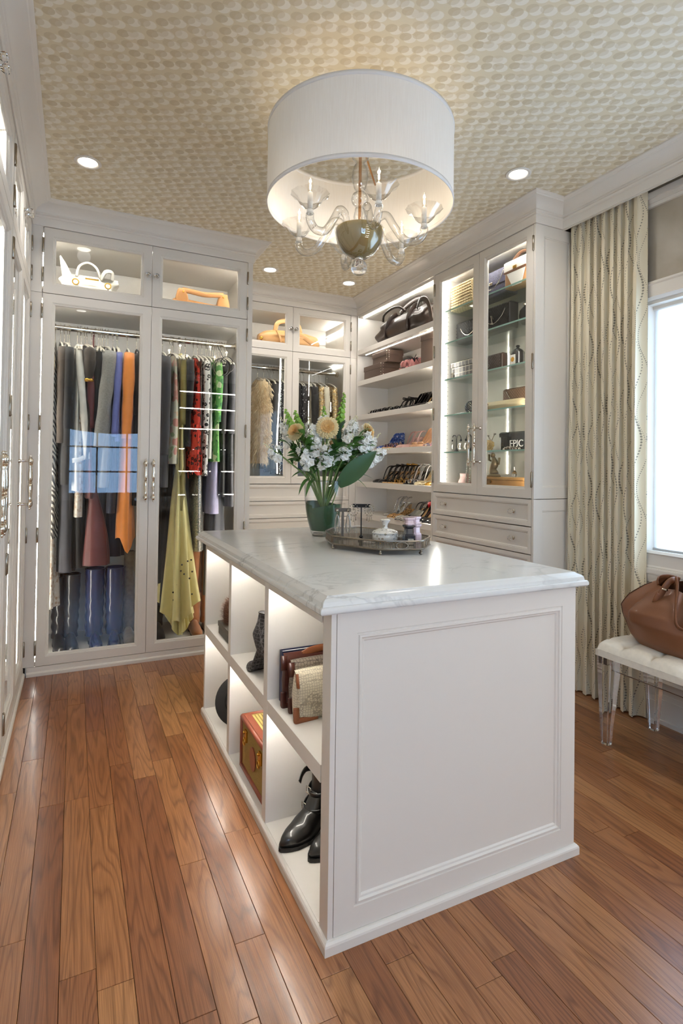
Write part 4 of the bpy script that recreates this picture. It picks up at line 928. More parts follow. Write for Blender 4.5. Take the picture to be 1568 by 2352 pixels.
# ================================================================ FABRICS
def fab(name, hexc, rough=.8, sheen=.2, bump=.2, bscale=350, var=.08, vscale=25, **k): return plain(name, hexc, rough, sheen=sheen, bump=bump, bscale=bscale, var=var, vscale=vscale, **k)
def pattern(name, kind, cols, scale=20, rough=.7, sc=(1, 1, 1)):
    m, nt, N, L, b = mat(name); tc = N.new('ShaderNodeTexCoord'); mp = N.new('ShaderNodeMapping'); mp.inputs['Scale'].default_value = sc; L.new(tc.outputs['Object'], mp.inputs[0]); V = mp.outputs[0]; b.inputs['Roughness'].default_value = rough
    c = [rgb(x) for x in cols]
    if kind == 'zebra':
        w = N.new('ShaderNodeTexWave'); w.inputs['Scale'].default_value = scale; w.inputs['Distortion'].default_value = 7; w.inputs['Detail'].default_value = 1; w.inputs['Detail Scale'].default_value = .7; w.bands_direction = 'DIAGONAL'; L.new(V, w.inputs['Vector'])
        L.new(mixc(N, L, mth(N, L, 'GREATER_THAN', w.outputs['Fac'], .5), c[0], c[1]), b.inputs['Base Color'])
    elif kind == 'leopard':
        v = N.new('ShaderNodeTexVoronoi'); v.inputs['Scale'].default_value = scale; L.new(V, v.inputs['Vector']); n = N.new('ShaderNodeTexNoise'); n.inputs['Scale'].default_value = scale*2.2; L.new(V, n.inputs['Vector'])
        d = mth(N, L, 'ADD', v.outputs['Distance'], mth(N, L, 'MULTIPLY', mth(N, L, 'SUBTRACT', n.outputs['Fac'], .5), .35))
        rg = mth(N, L, 'MULTIPLY', mth(N, L, 'GREATER_THAN', d, .20), mth(N, L, 'LESS_THAN', d, .42))
        x = mixc(N, L, mth(N, L, 'LESS_THAN', d, .20), c[0], c[2]); L.new(mixc(N, L, rg, x, c[1]), b.inputs['Base Color'])
    elif kind == 'floral':
        v = N.new('ShaderNodeTexVoronoi'); v.inputs['Scale'].default_value = scale; L.new(V, v.inputs['Vector']); n = N.new('ShaderNodeTexNoise'); n.inputs['Scale'].default_value = scale*1.5; L.new(V, n.inputs['Vector'])
        s = N.new('ShaderNodeSeparateColor'); L.new(v.outputs['Color'], s.inputs[0]); r = ramp(N, [(i/len(c[1:]), x) for i, x in enumerate(c[1:])], 'CONSTANT'); L.new(s.outputs[0], r.inputs[0])
        d = mth(N, L, 'ADD', v.outputs['Distance'], mth(N, L, 'MULTIPLY', mth(N, L, 'SUBTRACT', n.outputs['Fac'], .5), .6))
        L.new(mixc(N, L, mth(N, L, 'LESS_THAN', d, .5), c[0], r.outputs[0]), b.inputs['Base Color'])
    elif kind == 'sequin':
        v = N.new('ShaderNodeTexVoronoi'); v.inputs['Scale'].default_value = scale; L.new(V, v.inputs['Vector']); s = N.new('ShaderNodeSeparateColor'); L.new(v.outputs['Color'], s.inputs[0]); r = ramp(N, [(i/max(1, len(c)-1), x) for i, x in enumerate(c)]); L.new(s.outputs[0], r.inputs[0]); L.new(r.outputs[0], b.inputs['Base Color']); b.inputs['Metallic'].default_value = .6; b.inputs['Roughness'].default_value = .3
        bp = N.new('ShaderNodeBump'); bp.inputs['Strength'].default_value = .8; bp.inputs['Distance'].default_value = .003; L.new(s.outputs[1], bp.inputs['Height']); L.new(bp.outputs['Normal'], b.inputs['Normal'])
    elif kind == 'sparkle':
        v = N.new('ShaderNodeTexVoronoi'); v.inputs['Scale'].default_value = scale; L.new(V, v.inputs['Vector']); L.new(mixc(N, L, mth(N, L, 'LESS_THAN', v.outputs['Distance'], .22), c[0], c[1]), b.inputs['Base Color'])
    elif kind == 'grid':
        s = N.new('ShaderNodeSeparateXYZ'); L.new(V, s.inputs[0]); f = None
        for o in s.outputs:
            g = mth(N, L, 'LESS_THAN', mth(N, L, 'FRACT', mth(N, L, 'MULTIPLY', o, scale)), .14); f = g if f is None else mth(N, L, 'MAXIMUM', f, g)
        L.new(mixc(N, L, f, c[0], c[1]), b.inputs['Base Color'])
    elif kind == 'weave':
        ck = N.new('ShaderNodeTexChecker'); ck.inputs['Scale'].default_value = scale; ck.inputs[1].default_value = c[0]; ck.inputs[2].default_value = c[1]; L.new(V, ck.inputs['Vector']); L.new(ck.outputs[0], b.inputs['Base Color'])
        bp = N.new('ShaderNodeBump'); bp.inputs['Strength'].default_value = .5; bp.inputs['Distance'].default_value = .002; L.new(ck.outputs['Fac'], bp.inputs['Height']); L.new(bp.outputs['Normal'], b.inputs['Normal'])
    elif kind == 'scales':
        v = N.new('ShaderNodeTexVoronoi'); v.inputs['Scale'].default_value = scale; v.inputs['Randomness'].default_value = .35; v.feature = 'DISTANCE_TO_EDGE'; L.new(V, v.inputs['Vector']); n = N.new('ShaderNodeTexNoise'); n.inputs['Scale'].default_value = 14; L.new(V, n.inputs['Vector'])
        x = mixc(N, L, mth(N, L, 'MULTIPLY', mth(N, L, 'LESS_THAN', v.outputs['Distance'], .07), .8), c[0], c[1]); L.new(mixc(N, L, mth(N, L, 'MULTIPLY', mth(N, L, 'GREATER_THAN', n.outputs['Fac'], .6), .35), x, c[1]), b.inputs['Base Color'])
        bp = N.new('ShaderNodeBump'); bp.inputs['Strength'].default_value = .4; bp.inputs['Distance'].default_value = .001; L.new(v.outputs['Distance'], bp.inputs['Height']); L.new(bp.outputs['Normal'], b.inputs['Normal'])
    return m
F_BLACK = fab('black_wool', '#1d1c1e'); F_CHAR = fab('charcoal_crepe', '#34343a'); F_BROWN = fab('dark_brown_tweed', '#3b332d', var=.25, vscale=90); F_MAROON = fab('wine_satin', '#5f2b2b', .45); F_NAVY = fab('navy_crepe', '#23263a')
F_WHITE = fab('ivory_crepe', '#eeeadf', .6); F_GREY = fab('grey_wool', '#8f8d88', .9, .5, var=.15, vscale=120); F_BLUE = fab('periwinkle_silk', '#6f78b8', .45); F_ORANGE = fab('orange_silk', '#f0913a', .42, .4, var=.05); F_YEL = fab('yellow_satin', '#f4e59c', .38, .4, var=.04)
F_OLIVE = fab('olive_gold_satin', '#8f8146', .45); F_TAN = fab('tan_camel', '#b98f5e'); F_LAV = fab('lavender_cotton', '#b9b3cf'); F_CREAM = fab('cream_knit', '#e6dcc6'); F_GREYG = fab('graphite_satin', '#4a4b52', .5)
F_LACE = pattern('beige_lace', 'floral', ['#cdb089', '#e6d3b0', '#b08d61', '#dcc49b'], 60); F_ZEBRA = pattern('zebra_print', 'zebra', ['#ece5d6', '#4a4540'], 16); F_BROC = pattern('ivory_brocade', 'floral', ['#efe6d8', '#e3d3bf', '#f6f1e6', '#cdb49a'], 45); F_FLOR = pattern('pastel_floral', 'floral', ['#e2dcc4', '#d99b8a', '#a9b98a', '#e8c9a6', '#c9d0b2', '#e2b7a6'], 17); F_LEO = pattern('red_leopard', 'leopard', ['#d8412f', '#3a1715', '#8d221c'], 32); F_BW = pattern('black_white_print', 'leopard', ['#ece8e0', '#1c1a1a', '#d8d2c6'], 30); F_TROP = pattern('green_tropical', 'floral', ['#5b9a4d', '#8ec46f', '#2f6b3b', '#d7e3b0'], 22)
F_SEQ = pattern('silver_sequins', 'sequin', ['#8f8a86', '#c9c0b4', '#6d7d7a', '#e0d2c6'], 140); F_GOLDSEQ = pattern('gold_beading', 'sequin', ['#c99a55', '#e9d3a0', '#7a5a33', '#f2e6cb'], 120); F_SPARK = pattern('black_crystal_tulle', 'sparkle', ['#2c2b2e', '#e8e8ea'], 48)

# ================================================================ HANGERS AND GARMENTS
HW = plain('hanger_ivory', '#e9e2d2', .35, coat=.3); HB = plain('hanger_black', '#1a1a1a', .4)
def hanger_meshes(mt):
    hk = MB().tube(spline([(0, .002, -.105), (0, 0, -.06), (0, .0, -.040), (0, .016, -.024), (0, .024, -.002), (0, .014, .018), (0, -.004, .0215), (0, -.019, .011)], 5), .0022, 6)
    am = MB().tube(spline([(0, -.205, -.168), (0, -.17, -.146), (0, -.09, -.118), (0, 0, -.100), (0, .09, -.118), (0, .17, -.146), (0, .205, -.168)], 5), .0062, 8)
    return hk.mesh('hook', CHROME, smooth='all'), am.mesh('shoulder_bar', mt, smooth='all')
HG = {'w': hanger_meshes(HW), 'b': hanger_meshes(HB)}
def hanger(x, y, z, rz, kind, label, group):
    t = thing('clothes_hanger', label, 'hanger', (x, y, z), rz, group); link('hook', HG[kind][0], t); link('shoulder_bar', HG[kind][1], t); return t
def garment(name, label, cat, x, mt, hem, hxt=.022, hxb=.035, hy=.205, sleeve=None, folds=5, amp=.25, rz=0, lean=0, top=.118, y=None, z=None, cuff=None, group=None, slant=0, sr=.034, flare=0, seed=None, hang='w', hgroup='hangers on the coat wardrobe rail', hlabel='ivory hanger with a chrome hook on the coat wardrobe rail', wavy=0):
    y = RODY if y is None else y; z = RODZ if z is None else z; sd = seed if seed is not None else rnd.random()*10
    t = thing(name, label, cat, (x, y, z), rz, group); nT, nV = 44, 26; H = z-hem-top
    rings = []
    for i in range(nV+1):
        v = i/nV; r = []
        for j in range(nT):
            th = 2*PI*j/nT; s, c = math.sin(th), math.cos(th)
            hx = lerp(hxt, hxb, v**1.2)*(1+flare*v*v); w = min(1, v/.08); hyy = hy*(1+.12*flare*v)*lerp(.90, 1, min(1, v*3))
            f = 1+amp*(.25+.75*v)*math.sin(folds*2*th+sd+3*v*math.sin(sd))+.10*math.sin(11*th+9*v+sd)*v
            px = c*hx*lerp(.35, 1, sm(v/.10))*f+lean*v+.006*math.sin(5*v+sd+2*s)*v; py = math.copysign(abs(s)**.8, s)*hyy+amp*.02*math.cos(folds*th+sd)*v
            zz = -top-H*v-(1-v)**3*.050*abs(s)**1.5+wavy*math.sin(3*th+sd)*v**4
            r.append((px, py, zz))
        rings.append(r)
    part(MB().loft(rings, False), 'body', mt, t, smooth='all')
    if sleeve:
        for sg in (-1, 1):
            pts = []; rad = []
            for k in range(13):
                q = k/12; pts.append((slant*q*(1 if sg < 0 else .3)+lean*q*.3, sg*(hy*.93+.022*math.sin(PI*min(1, q*1.2)))-(0 if sg < 0 else .01), -top-.045-sleeve*q)); rad.append(lerp(sr*.8, sr, sm(q/.15))*lerp(1, .78, q)*(1+.06*math.sin(17*q+sd)))
            sl = part(MB().tube(pts, rad, 14, flat=(.85, 1)), 'sleeve', mt, t, smooth='all')
            if cuff:
                p = Vector(pts[-1]); part(MB().tube([p+Vector((0, 0, .02)), p+Vector((-.05 if sg < 0 else 0, -.01, -.005)), p+Vector((-.085 if sg < 0 else 0, -.015, -.010))] if cuff[1] else [p+Vector((0, 0, .012)), p-Vector((0, 0, .006))], sr*.62 if cuff[1] else sr*.86, 12, flat=(.6, 1) if cuff[1] else None), 'cuff', cuff[0], sl, smooth='all')
    if hang: hanger(x, y, z, rz, hang, ('black' if hang == 'b' else 'ivory')+' hanger carrying the '+name.replace('_', ' ')+' in the '+hgroup.split(' on the ')[1].replace(' rail', ''), hgroup)
    return t
G1 = 'clothes hanging in the coat wardrobe'
garment('lace_jacket', 'beige lace jacket at the hinge end of the coat wardrobe', 'jacket', -.146, F_LACE, 1.27, .02, .03, .215, .52, group=G1, sr=.026)
garment('zebra_dress', 'draped zebra-striped dress below the lace jacket', 'dress', -.128, F_ZEBRA, .80, .02, .042, .185, None, 4, .3, group=G1)
garment('brocade_coat', 'long ivory brocade coat behind the zebra-striped dress', 'coat', -.128, F_BROC, .36, .02, .046, .160, None, 4, .3, group=G1)
garment('tweed_jacket', 'dark brown tweed jacket beside the beige lace one', 'jacket', -.098, F_BROWN, 1.40, .022, .03, .205, .60, rz=.10, group=G1)
garment('black_coat', 'long black wool coat next to the ivory blouse', 'coat', -.055, F_BLACK, 1.14, .03, .042, .21, .62, rz=.05, group=G1)
garment('charcoal_gown', 'sheer charcoal gown reaching below the black coat', 'dress', -.045, F_CHAR, .58, .025, .055, .15, None, 6, .2, group=G1)
garment('ivory_blouse', 'ivory blouse with a long slanting sleeve and folded cuff', 'blouse', .002, F_WHITE, 1.10, .02, .028, .20, .70, rz=.04, slant=.062, cuff=(F_WHITE, 1), sr=.024, group=G1)
garment('short_sleeve_jacket', 'dark brown jacket with a gold-edged short sleeve', 'jacket', .045, F_BROWN, 1.30, .03, .035, .205, .20, rz=.15, cuff=(GOLD, 0), sr=.045, group=G1)
garment('wine_dress', 'dark wine satin dress among the dark jackets', 'dress', .088, F_MAROON, 1.05, .024, .03, .19, .5, group=G1, sr=.028)
garment('black_jacket', 'black jacket on an ivory hanger beside the grey wool coat', 'jacket', .130, F_BLACK, 1.20, .026, .035, .185, .45, rz=-.06, group=G1)
garment('grey_coat', 'grey wool coat flaring toward the ivory blouse', 'coat', .190, F_GREY, 1.12, .026, .045, .205, .62, rz=.04, slant=-.05, lean=-.03, sr=.045, group=G1)
garment('navy_dress', 'navy crepe dress between the grey coat and the blue blouse', 'dress', .222, F_NAVY, .95, .016, .03, .18, None, group=G1)
garment('blue_blouse', 'periwinkle blue silk blouse beside the orange dress', 'blouse', .252, F_BLUE, 1.42, .016, .022, .205, .55, slant=-.025, sr=.024, group=G1)
garment('orange_dress', 'flowing orange silk dress with a long curved hem', 'dress', .312, F_ORANGE, .74, .034, .060, .205, .56, 3, .14, slant=-.01, sr=.040, group=G1, wavy=.05)
garment('black_shirt', 'black crepe shirt beside the orange dress on a dark hanger', 'shirt', .372, F_BLACK, 1.0, .02, .03, .19, .4, group=G1, hang='b')
garment('black_gown', 'floor-length black gown deep behind the ivory blouse', 'dress', .02, F_BLACK, .60, .03, .05, .12, None, 6, .2, group=G1)
garment('graphite_gown', 'graphite satin gown hanging behind the wine skirt', 'dress', .14, F_GREYG, .62, .03, .07, .11, None, 6, .2, group=G1)
garment('navy_gown', 'long navy gown hanging behind the orange dress', 'dress', .245, F_NAVY, .66, .03, .06, .11, None, 6, .2, group=G1)
t = thing('wine_skirt', 'wine red wrap skirt with a knotted tie below the dark jackets', 'skirt', (.14, YW+.17, .615), group=G1)
mb = MB(); rings = []
for i in range(17):
    v = i/16; z = lerp(.60, 0, v); rings.append([(lerp(-.045, .008, v)*(1-v)*1.0+math.cos(2*PI*j/28)*lerp(.014, .076, sm(v**.8))*(1+.12*math.sin(6*2*PI*j/28)*v), math.sin(2*PI*j/28)*lerp(.014, .05, v), z) for j in range(28)])
part(mb.loft(rings, False), 'skirt_panel', F_MAROON, t, smooth='all')
part(MB().tube([(-.045, 0, .60), (-.047, 0, .64), (-.04, .1, 1.40), (-.04, .118, 1.525)], .005, 8).tube(spline([(-.05, -.01, .60), (-.02, -.03, .625), (.005, -.03, .60)], 4), .011, 8).tube([(-.04, .118-.10, 1.50), (-.04, .118, 1.525)], .004, 6), 'tie', F_MAROON, t, smooth='all')
garment('cream_top', 'cream embroidered top peeping out below the ivory blouse', 'top', .028, F_BROC, .93, .018, .03, .165, None, group=G1)
G2 = 'clothes hanging in the wardrobe beside the island'; H2 = dict(hgroup='hangers on the gown wardrobe rail', hlabel='ivory hanger with a chrome hook on the gown wardrobe rail')
garment('grey_suit_coat', 'long charcoal coat against the middle of the wardrobe', 'coat', .545, F_CHAR, 1.12, .03, .04, .21, .66, group=G2, **H2)
garment('floral_dress', 'pale pastel floral dress with thin straps', 'dress', .612, F_FLOR, 1.28, .018, .046, .205, None, 3, .16, group=G2, **H2)
garment('olive_dress', 'olive gold satin dress behind the floral one', 'dress', .665, F_OLIVE, .96, .028, .034, .18, .45, group=G2, sr=.025, **H2)
garment('black_blouse', 'black blouse beside the red leopard dress', 'blouse', .705, F_BLACK, 1.40, .02, .028, .20, .35, group=G2, sr=.028, **H2)
garment('leopard_dress', 'red leopard-print dress with ragged fringed tiers', 'dress', .762, F_LEO, 1.22, .022, .058, .205, None, 5, .22, group=G2, wavy=.02, **H2)
for k in range(1):
    o = C.objects['leopard_dress']; mb = MB()
    for q in range(90):
        a = 2*PI*q/45+rnd.random(); zz = -.62 if q < 45 else -.80; ln = rnd.uniform(.09, .17); r = .056
        p = Vector((math.cos(a)*r*(.85+.2*(q >= 45)), math.sin(a)*.208, zz+rnd.uniform(-.02, .02))); mb.tube([p, p+Vector((rnd.uniform(-.006, .006), -.004, -ln*.5)), p+Vector((rnd.uniform(-.012, .012), -.002, -ln))], [.007, .006, .002], 5)
    o2 = part(mb, 'fringe', F_LEO, o, smooth='all'); o2['kind'] = 'stuff'
garment('print_blouse', 'black and white printed blouse beside the leopard dress', 'blouse', .822, F_BW, 1.20, .018, .03, .20, .52, group=G2, sr=.022, **H2)
garment('ivory_slip', 'narrow ivory slip dress past the printed blouse', 'dress', .852, F_WHITE, 1.32, .010, .03, .195, None, group=G2, **H2)
garment('tropical_blouse', 'bright green tropical print blouse', 'blouse', .885, F_TROP, 1.30, .016, .035, .20, .42, group=G2, rz=.1, sr=.028, **H2)
garment('dark_dress', 'black dress at the latch end of the rail by the belts', 'dress', .945, F_BLACK, 1.05, .024, .034, .17, .5, group=G2, sr=.028, **H2)
garment('charcoal_dress', 'charcoal dress hanging last on the gown rail', 'dress', 1.005, F_CHAR, .98, .024, .034, .18, .5, group=G2, sr=.028, **H2)
garment('sequin_dress', 'silver sequined dress showing below the leopard dress', 'dress', .790, F_SEQ, .67, .02, .042, .165, None, 3, .1, group=G2, **H2)
garment('lavender_shirt', 'pale lavender shirt low beside the sequined dress', 'shirt', .900, F_LAV, .93, .016, .045, .16, None, group=G2, **H2)
garment('black_evening_gown', 'black evening gown deep behind the yellow train', 'dress', .62, F_BLACK, .30, .03, .08, .11, None, 6, .2, group=G2, **H2)
garment('graphite_evening_gown', 'graphite evening gown deep behind the green blouse', 'dress', .93, F_GREYG, .34, .03, .08, .11, None, 6, .2, group=G2, **H2)
# yellow gown with pleated train
t = thing('yellow_gown', 'yellow satin gown fanning out in pleats to a tiered hem', 'dress', (.655, RODY-.03, 0), group=G2)
def gown(z0, z1, w0, w1, d0, d1, k, sh, lean, ph=0):
    rings = []
    for i in range(31):
        v = i/30; z = lerp(z0, z1, v); r = []
        for j in range(72):
            th = 2*PI*j/72; w = lerp(w0, w1, v**sh); d = lerp(d0, d1, v); f = 1+.30*v*math.sin(k*th+ph)+.05*math.sin(2.3*k*th+1)*v
            r.append((lean*v+math.cos(th)*w*f, math.sin(th)*d*f-.04*v, z+.05*v**4*math.cos(th*2+.6)+.018*v**6*math.sin(k*th+ph)))
        rings.append(r)
    return MB().loft(rings, False)
part(gown(2.05, 1.25, .014, .026, .10, .12, 4, 1, .0), 'bodice', F_YEL, t, smooth='all')
part(gown(1.26, .27, .034, .118, .13, .17, 9, .9, .015), 'skirt', F_YEL, t, smooth='all')
part(gown(.95, .17, .03, .078, .07, .125, 8, .9, .028, 1), 'tier', F_YEL, t, smooth='all'); part(gown(.80, .150, .03, .060, .05, .10, 7, .9, .034, 2), 'tier', F_YEL, t, smooth='all')
mb = MB()
for k in range(13):
    mb.sphere((.02+rnd.uniform(-.075, .065), -.205-rnd.uniform(0, .004), rnd.uniform(.36, .66)), .0065, 8, 5)
part(mb, 'jewels', plain('jet_stone', '#3a3428', .15), t, smooth='all')
hanger(.655, RODY, RODZ, 0, 'w', 'ivory hanger carrying the yellow gown', H2['hgroup'])
bl = thing('belt', 'black leather belts looped over a hanger past the tropical blouse', 'belt', (.930, RODY-.19, 2.0))
for k, (r, dx, dz) in enumerate(((.055, 0, -.03), (.048, .03, -.01), (.052, -.02, -.035))):
    part(MB().tube([(dx+r*math.cos(2*PI*q/28), -.01*k+.012*math.sin(4*PI*q/28), dz+r*1.15*math.sin(2*PI*q/28)) for q in range(28)], .007, 6, cyc=True, flat=(.3, 1)), 'belt_loop', F_BLACK, bl, smooth='all')
part(MB().tube([(0, .19, .165), (0, .08, .10), (0, 0, .04)], .003, 6), 'tie', F_BLACK, bl)
# extra bare hangers
for k, (x, rz) in enumerate([(-.075, .2), (.02, -.15), (.06, .2), (.11, .25), (.155, -.2), (.17, .15), (.60, .2), (.70, -.2), (.865, .2), (.915, -.15), (.965, .1), (.985, -.2)]):
    hanger(x, RODY, RODZ, rz, 'w', 'spare ivory hanger among the coats on the wardrobe rail' if x < .45 else 'spare ivory hanger among the gowns on the wardrobe rail', 'hangers on the coat wardrobe rail' if x < .45 else H2['hgroup'])
# back closet
H3 = dict(y=YB+.28, z=2.185, hgroup='hangers on the back closet rail', hlabel='ivory hanger with a chrome hook on the back closet rail'); G3 = 'clothes hanging in the back closet'
fur = garment('fur_jacket', 'shaggy cream feather jacket in the back closet', 'jacket', 1.50, fab('cream_feather_base', '#d9bd92'), 1.30, .05, .065, .19, .62, 4, .1, group=G3, sr=.055, **H3)
mb = MB()
for q in range(2600):
    th = rnd.uniform(PI, 2*PI) if q % 3 else rnd.uniform(0, 2*PI); v = rnd.random()**.9; z = -.118-.75*v
    if q % 4 == 0: p = Vector((.05*math.cos(th), -.20+.05*math.sin(th), -.16-.62*v)); n = Vector((math.cos(th), math.sin(th), 0))
    else: p = Vector((math.cos(th)*lerp(.03, .066, v), math.sin(th)*.195, z)); n = Vector((math.cos(th), .4*math.sin(th), 0))
    d = (n*rnd.uniform(.2, .7)+Vector((rnd.uniform(-.4, .4), rnd.uniform(-.4, .2), -1))).normalized()*rnd.uniform(.035, .075); s = Vector((-n.y, n.x, 0)).normalized()*.0022
    o_ = len(mb.v); mb.v += [tuple(p-s), tuple(p+s), tuple(p+d*.6+n*.008+s*.6), tuple(p+d)]; mb.f += [(o_, o_+1, o_+2), (o_, o_+2, o_+3)]
o2 = part(mb, 'feather_strands', fab('cream_feathers', '#ecd8b4', .6, bump=0), fur, recalc=False); o2['kind'] = 'stuff'
for x, nm, lab, mt, hem, sl in [(1.60, 'black_dress', 'black dress beside the feather jacket', F_BLACK, 1.25, .5), (1.655, 'crystal_dress', 'black dress scattered with crystals beside the strip light', F_SPARK, 1.22, None), (1.71, 'crystal_gown', 'long black crystal-scattered gown behind the strip light', F_SPARK, 1.20, None), (1.77, 'charcoal_jacket', 'charcoal jacket behind the middle of the closet doors', F_CHAR, 1.3, .5), (1.83, 'black_velvet_dress', 'black dress right of the closet door handles', F_BLACK, 1.2, .45),
                             (1.895, 'beaded_dress', 'taupe dress with a silver beaded front', F_SPARK, 1.25, .3), (1.955, 'taupe_dress', 'taupe satin dress in the back closet', fab('taupe_satin', '#8b7f6d', .45), 1.25, None), (2.01, 'black_blazer', 'black blazer before the gold beaded jackets', F_BLACK, 1.35, .55), (2.065, 'gold_beaded_jacket', 'gold beaded jacket next to the black blazer', F_GOLDSEQ, 1.35, .5), (2.115, 'ivory_dress', 'ivory dress between the two gold beaded jackets', F_CREAM, 1.3, .45), (2.20, 'gold_beaded_dress', 'gold beaded dress hanging last in the back closet', F_GOLDSEQ, 1.3, .55)]:
    garment(nm, lab, 'jacket' if 'jacket' in nm or 'blazer' in nm else 'dress', x, mt, hem, .026, .036, .19, sl, group=G3, rz=rnd.uniform(-.1, .12), sr=.034, **H3)
for x in (1.56, 1.63, 1.74, 1.80, 1.86, 1.92): hanger(x, YB+.28, 2.185, rnd.uniform(-.2, .2), 'w', 'spare ivory hanger on the back closet rail', H3['hgroup'])

# ================================================================ TALL BOOTS IN THE WARDROBE
def tall_boot(name, label, x, y, rz, h, rt, ra, mt, sole, slouch=.05, group=None, seed=0, toe=.20):
    t = thing(name, label, 'boot', (x, y, .075), rz, group); rings = []
    for i in range(30):
        v = i/29; z = lerp(.055, h, v); r = lerp(ra, rt, sm(v**.8)); wr = slouch*(1-v)*.9+.012
        rings.append([((r*(1+wr*math.sin(5*2*PI*j/26*.4+38*v+seed+1.2*math.sin(2*PI*j/26)))) * math.cos(2*PI*j/26), .02*(1-v)+(r*1.08*(1+wr*.8*math.sin(30*v+seed+2*math.cos(2*PI*j/26))))*math.sin(2*PI*j/26), z) for j in range(26)])
    part(MB().loft(rings, False), 'shaft', mt, t, smooth='all')
    part(MB().tube([(rt*1.01*math.cos(2*PI*j/26), rt*1.09*math.sin(2*PI*j/26), h) for j in range(26)], .004, 6, cyc=True), 'top_edge', mt, t, smooth='all')
    rings = []
    for i in range(15):
        s = i/14; yy = lerp(.065, -toe, s); w = interp([(0, .022), (.12, .034), (.4, .033), (.7, .040), (.9, .030), (1, .008)], s); hh = interp([(0, .07), (.25, .085), (.45, .075), (.7, .048), (.9, .034), (1, .018)], s)
        rings.append([(w*math.cos(a)*(1 if math.sin(a) > 0 else 1), yy, .014+max(0, math.sin(a))**.8*hh if math.sin(a) > 0 else .012) for a in [2*PI*j/20 for j in range(20)]])
    part(MB().loft(rings), 'foot', mt, t, smooth='all')
    pl_ = [(interp([(0, .024), (.12, .036), (.4, .034), (.7, .042), (.9, .031), (1, .008)], s/12)*sg, lerp(.068, -toe-.004, s/12)) for sg, rg in ((1, range(13)), (-1, range(12, -1, -1))) for s in rg]
    part(MB().loft([[(a, b, .004 if b < .0 else .0) for a, b in pl_], [(a, b, .013) for a, b in pl_]]), 'sole', sole, t)
    part(MB().box(-.026, .026, .01, .066, 0, .012), 'heel', sole, t, bevel=.003); return t
B_BLK = plain('black_boot_leather', '#1b1a1a', .28, coat=.3, var=.1, vscale=30); B_BLUE_REFL = plain('boot_leather_blue_reflection', '#20264a', .24, coat=.5, var=.15, vscale=20); B_TAUPE = fab('taupe_suede', '#6f6250', .9, .5, bump=.3, bscale=200, var=.2, vscale=40); B_TAN = fab('tan_suede', '#9a5f35', .85, .5, bump=.3, bscale=200, var=.18, vscale=25)  # the blue boot leather has reflected daylight put into its colour
B_SOLE = plain('boot_sole', '#141313', .6)
tall_boot('tall_boot', 'slouchy black leather tall boot under the ivory brocade coat', -.075, YW+.30, .1, .46, .048, .040, B_BLK, B_SOLE, .10, 'black leather tall boots', 1)
tall_boot('tall_boot', 'slouchy black leather tall boot nearer to the ink-blue boots', -.002, YW+.285, .05, .47, .052, .042, B_BLK, B_SOLE, .10, 'black leather tall boots', 2.4)
tall_boot('tall_boot', 'shiny ink-blue leather tall boot next to the black boots', .138, YW+.27, .08, .50, .060, .055, B_BLUE_REFL, B_SOLE, .05, 'ink-blue leather tall boots', 3)
tall_boot('tall_boot', 'shiny ink-blue leather tall boot next to the taupe boot', .262, YW+.27, -.05, .50, .062, .056, B_BLUE_REFL, B_SOLE, .05, 'ink-blue leather tall boots', 4.4)
tall_boot('tall_boot', 'taupe suede tall boot beneath the orange dress', .352, YW+.29, .0, .60, .034, .046, B_TAUPE, B_SOLE, .03, None, 5)
tall_boot('tall_boot', 'tan suede tall boot next to the yellow train', .795, YW+.29, .0, .60, .050, .046, B_TAN, B_SOLE, .05, 'tan suede tall boots', 6)
tall_boot('tall_boot', 'tan suede tall boot standing nearer the island side', .895, YW+.30, .0, .58, .050, .046, B_TAN, B_SOLE, .05, 'tan suede tall boots', 7)
tall_boot('tall_boot', 'black suede tall boot behind the pleated yellow hem', .545, YW+.33, .0, .48, .046, .042, fab('black_suede', '#201e1d', .9), B_SOLE, .05, None, 8)
